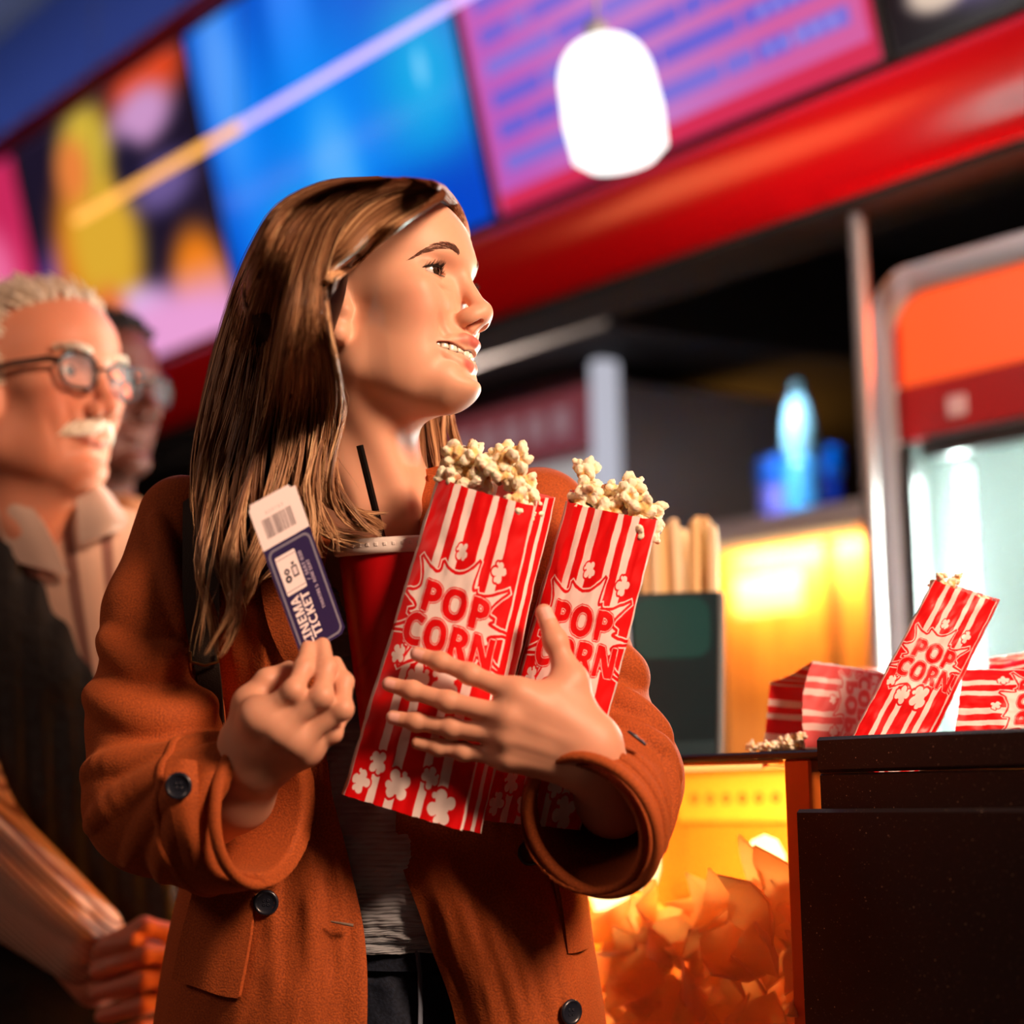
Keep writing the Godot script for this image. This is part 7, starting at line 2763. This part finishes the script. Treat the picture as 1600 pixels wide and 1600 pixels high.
func glasses(t: Transform3D, label: String, frame_col: Color) -> void:
	var o := thing("eyeglasses", label, "glasses", t * Vector3(0.09, 0.01, 0))
	var fm := mat("spectacle frame", frame_col, 0.25)
	var glass := mat("spectacle lens", Color(0.9, 0.97, 1.0, 0.10), 0.02)
	glass.transparency = BaseMaterial3D.TRANSPARENCY_ALPHA
	for s in [1.0, -1.0]:
		var ring := PackedVector3Array()
		var n := 40
		for k in n + 1:
			var a := TAU * k / n
			var x := signf(cos(a)) * pow(absf(cos(a)), 0.75) * 0.0235
			var y := signf(sin(a)) * pow(absf(sin(a)), 0.75) * 0.0190
			ring.append(Vector3(0.0905 - 0.006 * absf(x * 40.0 + 0.35) * 0.6 - (0.004 if x > 0 else 0.0), 0.0100 + y, (0.0335 + x) * s))
		var rim := tube(ring, PackedFloat32Array([0.0025]), 8, false)
		rim.move(t)
		part("rim", rim, fm, o)
		var pane := MB.new()
		var cen := Vector3.ZERO
		for k in n:
			cen += ring[k] / n
		var pts := ring.slice(0, n)
		pane.fan(pts, cen + Vector3(0.001, 0, 0), s < 0)
		pane.move(t)
		part("lens", pane, glass, o)
		var arm := tube(PackedVector3Array([Vector3(0.081, 0.0175, 0.058 * s), Vector3(0.074, 0.0185, 0.0665 * s), Vector3(0.03, 0.0170, 0.0745 * s), Vector3(-0.012, 0.0130, 0.0790 * s), Vector3(-0.030, -0.004, 0.0780 * s)]), PackedFloat32Array([0.0034, 0.0036, 0.0034, 0.0030, 0.0024]), 8)
		arm.move(t)
		part("temple_arm", arm, fm, o)
	var br := tube(PackedVector3Array([Vector3(0.0905, 0.0140, 0.0105), Vector3(0.0945, 0.0170, 0.004), Vector3(0.0945, 0.0170, -0.004), Vector3(0.0905, 0.0140, -0.0105)]), PackedFloat32Array([0.0017]), 8)
	br.move(t)
	part("bridge", br, fm, o)

func tufts(f: Field, count: int, length: float, rad: float, sd: int, pick: Callable, cols: Array, lean: Vector3) -> MB:
	var m := MB.new()
	var r := RandomNumberGenerator.new()
	r.seed = sd
	for k in count:
		var d := Vector3(r.randf_range(-1, 1), r.randf_range(-0.6, 1), r.randf_range(-1, 1)).normalized()
		var p := Vector3(-0.005, 0.035, 0) + d * 0.11
		var list := f.near(p, 0.12)
		for it in 6:
			p -= d * f.eval(p, list) * 0.9
		if not pick.call(p):
			continue
		var n := (p - Vector3(-0.005, 0.02, 0)).normalized()
		var dirv := (n * 0.7 + lean + Vector3(r.randf_range(-1, 1), r.randf_range(-1, 1), r.randf_range(-1, 1)) * 0.35).normalized()
		var len := length * r.randf_range(0.6, 1.1)
		var c: Color = cols[r.randi() % cols.size()]
		var cc := PackedColorArray([c, c, c, c])
		var pts := PackedVector3Array([p, p + dirv * len * 0.4 + n * 0.002, p + dirv * len * 0.75 - n * 0.001, p + dirv * len - n * 0.006])
		m.join(tube(pts, PackedFloat32Array([rad, rad, rad * 0.8, rad * 0.2]), 4, false, 1.0, Vector3.UP, Color.WHITE, cc))
	return m

func build_men() -> void:
	old_man()
	second_man()

func fixed_eyes(person: Node3D, t: Transform3D, iris: Color) -> void:
	var eb := eyeball(iris)
	for s in [1.0, -1.0]:
		var e := MB.new()
		e.join(eb, t * Transform3D(Basis().scaled(Vector3.ONE * 0.0118), Vector3(0.0618, 0.0130, 0.0305 * s)))
		part("eye", e, eye_mat(), person)

func old_man() -> void:
	var t := head_frame(P(66, 618, 2.50), 32, 0, -2, 1.12)
	var base := P(40, 1500, 2.56)
	var o := thing("person", "older man with white hair and moustache, dark vest over striped shirt, behind the woman", "person", Vector3(base.x, 0, base.z))
	var f := man_field(true)
	var inv := t.affine_inverse()
	f.cap(Vector3(-0.02, -0.05, 0), inv * P(60, 830, 2.53), 0.058, 0.062, 0.03)
	f.cap(inv * P(60, 830, 2.53), inv * P(50, 920, 2.60), 0.062, 0.07, 0.03)
	# eye openings
	f.ell2(Vector3(0.0728, 0.0118, 0.0312), Vector3(0.0115, 0.0019, 0.0130), 0.0008, -1, Vector3(0.04, -0.40, 0))
	var skin := lin(214, 140, 108)
	var m := net(f, Vector3(-0.13, -0.24, -0.14), Vector3(0.125, 0.14, 0.14), 0.0030, func(p: Vector3, _n):
		var c := skin
		var du := seg_dist(Vector3(p.x, p.y, absf(p.z)) + Vector3(-0.003, -0.005, 0), PackedVector3Array(LOWER_LIP))
		c = c.lerp(lin(168, 82, 74), 0.8 * (1.0 - smoothstep(0.0045, 0.0075, du)) if p.x > 0.05 else 0.0)
		var bl := exp(-((Vector3(p.x, p.y, absf(p.z)) - Vector3(0.06, -0.02, 0.04)) / 0.022).length_squared())
		c = c.lerp(lin(206, 108, 84), bl * 0.5)
		var ns := exp(-((p - Vector3(0.1, -0.025, 0)) / 0.016).length_squared())
		return c.lerp(lin(204, 100, 76), ns * 0.4))
	var body := MB.new()
	body.join(m, t)
	# clasped hands in front of him
	var hf := Field.new()
	hf.ell(P(215, 1510, 2.36), Vector3(0.042, 0.040, 0.026), 0.02)
	var fing := [[V(285, 1462, 2.35), V(225, 1448, 2.325), V(160, 1478, 2.325)], [V(288, 1492, 2.34), V(225, 1490, 2.315), V(150, 1518, 2.32)], [V(286, 1524, 2.34), V(222, 1532, 2.316), V(150, 1552, 2.325)], [V(280, 1556, 2.35), V(222, 1570, 2.322), V(160, 1588, 2.33)], [V(270, 1600, 2.36), V(220, 1610, 2.335), V(170, 1622, 2.34)]]
	for q in fing:
		var pts := px_list(q)
		hf.cap(pts[0], pts[1], 0.0115, 0.0112, 0.006)
		hf.cap(pts[1], pts[2], 0.0112, 0.0090, 0.006)
	hf.cap(P(285, 1520, 2.36), P(330, 1450, 2.46), 0.034, 0.032, 0.02)
	hf.cap(P(150, 1530, 2.37), P(110, 1480, 2.38), 0.032, 0.034, 0.02)
	hf.cap(P(140, 1492, 2.335), P(205, 1470, 2.312), 0.0125, 0.0095, 0.008)
	var hm := net(hf, P(60, 1660, 2.42) - Vector3(0, 0, 0.08), P(370, 1400, 2.30) + Vector3(0, 0, 0.06), 0.0034, func(_p, _n): return lin(206, 122, 92))
	body.join(hm)
	body.join(trunk([P(60, 900, 2.57), P(80, 1450, 2.60)], 0.11, [[P(-60, 930, 2.58), P(-70, 1310, 2.41), P(110, 1480, 2.40)], [P(240, 940, 2.62), P(345, 1300, 2.56), P(318, 1450, 2.46)]], lin(206, 122, 92)))
	part("body", body, skin_mat("ruddy skin"), o)
	fixed_eyes(o, t, lin(44, 40, 38))
	var white := mat("white hair", Color.WHITE, 0.5)
	white.vertex_color_use_as_albedo = true
	var cols := [lin(236, 220, 196), lin(222, 204, 178), lin(244, 234, 218), lin(200, 180, 152)]
	var hair := tufts(f, 4200, 0.032, 0.0008, 8, func(p: Vector3): return p.y > 0.075 + maxf(0.0, p.x) * 0.30 or (p.x < -0.005 and p.y > -0.02 and p.x > -0.2) or (p.x < 0.012 and p.y > 0.0), cols, Vector3(-0.9, 0.1, 0))
	hair.move(t)
	part("hair", hair, white, o)
	# sideburn, eyebrows, moustache
	var mo := MB.new()
	var r := RandomNumberGenerator.new()
	r.seed = 2
	for s in [1.0, -1.0]:
		for k in 150:
			var u := r.randf()
			var p := Vector3(0.0925 - 0.022 * u * u, -0.0395 - 0.006 * u + r.randf_range(-0.0035, 0.0035), 0.030 * u * s)
			var q := p + Vector3(-0.004 - 0.008 * u, -0.012, 0.010 * s * (0.4 + u))
			var c: Color = cols[r.randi() % 4]
			mo.join(tube(PackedVector3Array([p, (p + q) * 0.5 + Vector3(0.0035, 0, 0), q]), PackedFloat32Array([0.0013, 0.0012, 0.0004]), 4, false, 1.0, Vector3.UP, Color.WHITE, PackedColorArray([c, c, c])))
	mo.move(t)
	part("moustache", mo, white, o)
	for s in [1.0, -1.0]:
		var bw := MB.new()
		for k in 90:
			var u := r.randf()
			var p := Vector3(0.0865 - 0.020 * u * u, 0.0320 + 0.004 * sin(u * 3.0) + r.randf_range(-0.003, 0.003), (0.013 + 0.036 * u) * s)
			var q := p + Vector3(0.003, 0.002, 0.009 * s)
			var c: Color = cols[r.randi() % 4]
			bw.join(tube(PackedVector3Array([p, (p + q) * 0.5 + Vector3(0.002, 0, 0), q]), PackedFloat32Array([0.0007, 0.0007, 0.0003]), 4, false, 1.0, Vector3.UP, Color.WHITE, PackedColorArray([c, c, c])))
		bw.move(t)
		part("eyebrow", bw, white, o)
	glasses(t, "black framed eyeglasses worn by the white haired older man", C8(12, 10, 10))
	# striped shirt: sleeves, collar, front
	var im := Image.create(64, 64, false, Image.FORMAT_RGBA8)
	im.fill(C8(226, 186, 160))
	for k in 4:
		im.fill_rect(Rect2i(k * 16, 0, 5, 64), C8(140, 96, 84))
	var shirt := mat("striped shirt", Color.WHITE, 0.8)
	shirt.albedo_texture = ImageTexture.create_from_image(im)
	var sf := Field.new()
	sf.cap(P(-120, 1000, 2.52), P(-70, 1310, 2.40), 0.070, 0.070, 0.02)
	sf.cap(P(-70, 1310, 2.40), P(128, 1468, 2.365), 0.074, 0.050, 0.02)
	sf.cap(P(330, 1150, 2.60), P(345, 1300, 2.55), 0.060, 0.058, 0.02)
	sf.cap(P(345, 1300, 2.55), P(318, 1470, 2.46), 0.058, 0.046, 0.02)
	chain(sf, [V(-20, 1262, 2.34), V(60, 1330, 2.32), V(130, 1410, 2.32)], 0.010, 0.016)
	chain(sf, [V(-20, 1340, 2.33), V(60, 1410, 2.31), V(140, 1462, 2.32)], 0.008, 0.016)
	var sm := net(sf, P(-260, 1600, 2.46) - Vector3(0, 0, 0.24), P(430, 880, 2.45) + Vector3(0, 0, 0.20), 0.006)
	# stripes run round the sleeve's length: u across the arm
	var arm_a := P(-60, 1270, 2.50)
	var arm_b := P(118, 1462, 2.44)
	var ad := (arm_b - arm_a).normalized()
	var ac := ad.cross(cam_t.basis.z).normalized()
	for k in sm.v.size():
		sm.uv[k] = Vector2((sm.v[k] - arm_a).dot(ac) / 0.028, (sm.v[k] - arm_a).dot(ad) / 0.028)
	sm.join(cloth(sample(px_rows([[V(-40, 800, 2.50), V(60, 830, 2.475), V(130, 780, 2.46), V(215, 800, 2.48)], [V(-40, 880, 2.47), V(60, 880, 2.452), V(140, 866, 2.44), V(215, 875, 2.455)], [V(-20, 960, 2.465), V(70, 955, 2.448), V(150, 950, 2.436), V(210, 955, 2.45)], [V(60, 1060, 2.46), V(110, 1060, 2.448), V(160, 1060, 2.438), V(205, 1060, 2.45)]]), 16, 30), 0.003))
	part("shirt", sm, shirt, o)
	var col_m := mat("shirt collar", C8(206, 176, 158), 0.8)
	part("collar", cloth(sample(px_rows([[V(122, 758, 2.45), V(150, 752, 2.45), V(172, 770, 2.47)], [V(120, 800, 2.432), V(165, 800, 2.425), V(200, 812, 2.44)], [V(125, 850, 2.425), V(160, 838, 2.42), V(192, 826, 2.435)]]), 14, 14), 0.003), col_m, o)
	part("collar", cloth(sample(px_rows([[V(-10, 755, 2.46), V(0, 752, 2.46), V(12, 762, 2.455)], [V(0, 830, 2.45), V(30, 808, 2.44), V(62, 808, 2.435)], [V(30, 880, 2.44), V(70, 890, 2.43), V(108, 900, 2.428)]]), 14, 14), 0.003), col_m, o)
	# quilted dark vest
	var vf := Field.new()
	vf.cap(P(-60, 960, 2.60), P(260, 950, 2.64), 0.10, 0.09, 0.05)
	vf.cap(P(80, 1000, 2.60), P(90, 1560, 2.60), 0.15, 0.15, 0.05)
	vf.cap(P(-20, 1000, 2.58), P(0, 1560, 2.58), 0.13, 0.13, 0.05)
	vf.cap(P(200, 1000, 2.60), P(210, 1560, 2.60), 0.12, 0.12, 0.05)
	vf.cap(P(-60, 860, 2.56), P(-40, 960, 2.50), 0.06, 0.07, 0.04)
	vf.cap(P(230, 880, 2.60), P(240, 980, 2.56), 0.05, 0.07, 0.04)
	vf.cap(P(0, 880, 2.50), P(100, 1060, 2.46), 0.03, 0.03, 0.03)
	for k in 9:
		var vx := -120.0 + k * 45.0
		var vy := clampf(840.0 + vx * 1.35, 790.0, 1060.0) if vx < 180.0 else 900.0
		vf.cap(P(vx, vy, 2.455), P(vx + 20.0, 1450, 2.42), 0.014, 0.014, 0.02)
	var vm := net(vf, P(-330, 1760, 2.60) - Vector3(0, 0, 0.22), P(420, 690, 2.50) + Vector3(0, 0, 0.20), 0.009)
	part("vest", vm, bumpy(mat("dark vest", C8(20, 12, 10), 0.7), noise_tex(0.04, 3, null, 128, 6), 0.2, 8.0), o)
	legs(o, P(70, 1600, 2.60), C8(20, 18, 20))

# the trunk and arms inside the clothes
func trunk(spine: Array, r: float, arms: Array, c: Color) -> MB:
	var f := Field.new()
	f.cap(spine[0], spine[1], r, r * 0.9, 0.03)
	for a in arms:
		f.cap(spine[0], a[0], 0.05, 0.045, 0.04)
		f.cap(a[0], a[1], 0.040, 0.034, 0.02)
		f.cap(a[1], a[2], 0.034, 0.027, 0.02)
	var lo := Vector3(1e9, 1e9, 1e9)
	var hi := -lo
	for k in f.cen.size():
		lo = lo.min(f.cen[k] - Vector3.ONE * f.reach[k])
		hi = hi.max(f.cen[k] + Vector3.ONE * f.reach[k])
	return net(f, lo, hi, 0.012, func(_p, _n): return c)

func legs(o: Node3D, hip: Vector3, c: Color) -> void:
	var right := cam_t.basis.x
	var jf := Field.new()
	jf.ell(hip, Vector3(0.18, 0.13, 0.12), 0.05)
	for s in [-1.0, 1.0]:
		var h2: Vector3 = hip + right * 0.095 * s + Vector3(0, -0.06, 0)
		jf.cap(h2, Vector3(h2.x, 0.48, h2.z + 0.01), 0.095, 0.066, 0.03)
		jf.cap(Vector3(h2.x, 0.48, h2.z + 0.01), Vector3(h2.x, 0.08, h2.z - 0.02), 0.066, 0.052, 0.02)
	part("trousers", net(jf, Vector3(hip.x - 0.32, 0.02, hip.z - 0.24), Vector3(hip.x + 0.32, hip.y + 0.2, hip.z + 0.24), 0.014), mat("dark trousers", c, 0.8), o)
	for s in [-1.0, 1.0]:
		var sf := Field.new()
		var foot: Vector3 = hip + right * 0.095 * s
		sf.cap(Vector3(foot.x, 0.05, foot.z - 0.03), Vector3(foot.x, 0.036, foot.z + 0.17), 0.048, 0.036, 0.03)
		sf.cap(Vector3(foot.x, 0.02, foot.z - 0.06), Vector3(foot.x, 0.02, foot.z + 0.17), 0.02, 0.02, 0.03)
		part("shoe", net(sf, Vector3(foot.x - 0.1, -0.01, foot.z - 0.14), Vector3(foot.x + 0.1, 0.16, foot.z + 0.26), 0.010), mat("black shoe", C8(20, 18, 18), 0.35), o)

func second_man() -> void:
	var t := head_frame(P(150, 628, 3.05), 30, 0, -2, 1.10)
	var base := P(150, 1500, 3.1)
	var o := thing("person", "dark skinned man with short black hair and glasses, half hidden behind the older man", "person", Vector3(base.x, 0, base.z))
	var f := man_field(false)
	var inv := t.affine_inverse()
	f.cap(Vector3(-0.02, -0.05, 0), inv * P(140, 800, 3.07), 0.058, 0.062, 0.03)
	f.ell2(Vector3(0.0728, 0.0118, 0.0312), Vector3(0.0115, 0.0030, 0.0136), 0.0008, -1, Vector3(0.04, -0.40, 0))
	var m := net(f, Vector3(-0.13, -0.22, -0.12), Vector3(0.125, 0.14, 0.12), 0.0034, func(p: Vector3, _n):
		var c := lin(92, 48, 34)
		var du := seg_dist(Vector3(p.x, p.y, absf(p.z)) + Vector3(-0.003, -0.005, 0), PackedVector3Array(LOWER_LIP))
		return c.lerp(lin(124, 62, 56), 0.8 * (1.0 - smoothstep(0.0055, 0.0085, du)) if p.x > 0.05 else 0.0))
	var body := MB.new()
	body.join(m, t)
	body.join(trunk([P(150, 900, 3.13), P(150, 1450, 3.14)], 0.11, [[P(10, 950, 3.14), P(0, 1200, 3.12), P(-10, 1400, 3.10)], [P(300, 950, 3.16), P(310, 1200, 3.14), P(320, 1400, 3.12)]], lin(92, 48, 34)))
	part("body", body, skin_mat("dark brown skin"), o)
	fixed_eyes(o, t, lin(40, 24, 18))
	var hm := mat("black hair", Color.WHITE, 0.7)
	hm.vertex_color_use_as_albedo = true
	var hair := tufts(f, 2200, 0.022, 0.0014, 18, func(p: Vector3): return p.y > 0.078 + maxf(0.0, p.x) * 0.10 or (p.x < 0.012 and p.y > 0.01), [lin(20, 14, 12), lin(28, 20, 18), lin(14, 10, 10)], Vector3(0, 0.5, 0))
	hair.move(t)
	part("hair", hair, hm, o)
	glasses(t, "eyeglasses worn by the dark skinned man behind the older man", C8(30, 26, 26))
	var jf := Field.new()
	jf.cap(P(0, 930, 3.14), P(300, 930, 3.16), 0.09, 0.09, 0.05)
	jf.cap(P(150, 960, 3.14), P(150, 1500, 3.14), 0.17, 0.17, 0.05)
	jf.cap(P(10, 950, 3.14), P(-10, 1350, 3.10), 0.07, 0.06, 0.03)
	jf.cap(P(300, 950, 3.16), P(320, 1350, 3.12), 0.07, 0.06, 0.03)
	jf.cap(P(110, 840, 3.10), P(190, 860, 3.10), 0.07, 0.07, 0.04)
	part("jacket", net(jf, P(-160, 1650, 3.1) - Vector3(0, 0, 0.26), P(460, 780, 3.05) + Vector3(0, 0, 0.24), 0.012), mat("dark jacket", C8(26, 24, 30), 0.8), o)
	part("collar", cloth(sample(px_rows([[V(165, 770, 3.0), V(205, 775, 2.99), V(240, 790, 3.02)], [V(170, 800, 2.98), V(210, 815, 2.97), V(248, 812, 3.0)], [V(180, 840, 2.97), V(215, 850, 2.965), V(245, 835, 2.99)]]), 12, 12), 0.004), mat("tan collar", C8(170, 110, 70), 0.8), o)
	legs(o, P(150, 1600, 3.14), C8(24, 24, 30))

func _ready() -> void:
	rng.seed = 7
	setup_view()
	build_room()
	build_screens()
	build_stand()
	build_holder()
	build_woman()
	build_items()
	build_men()
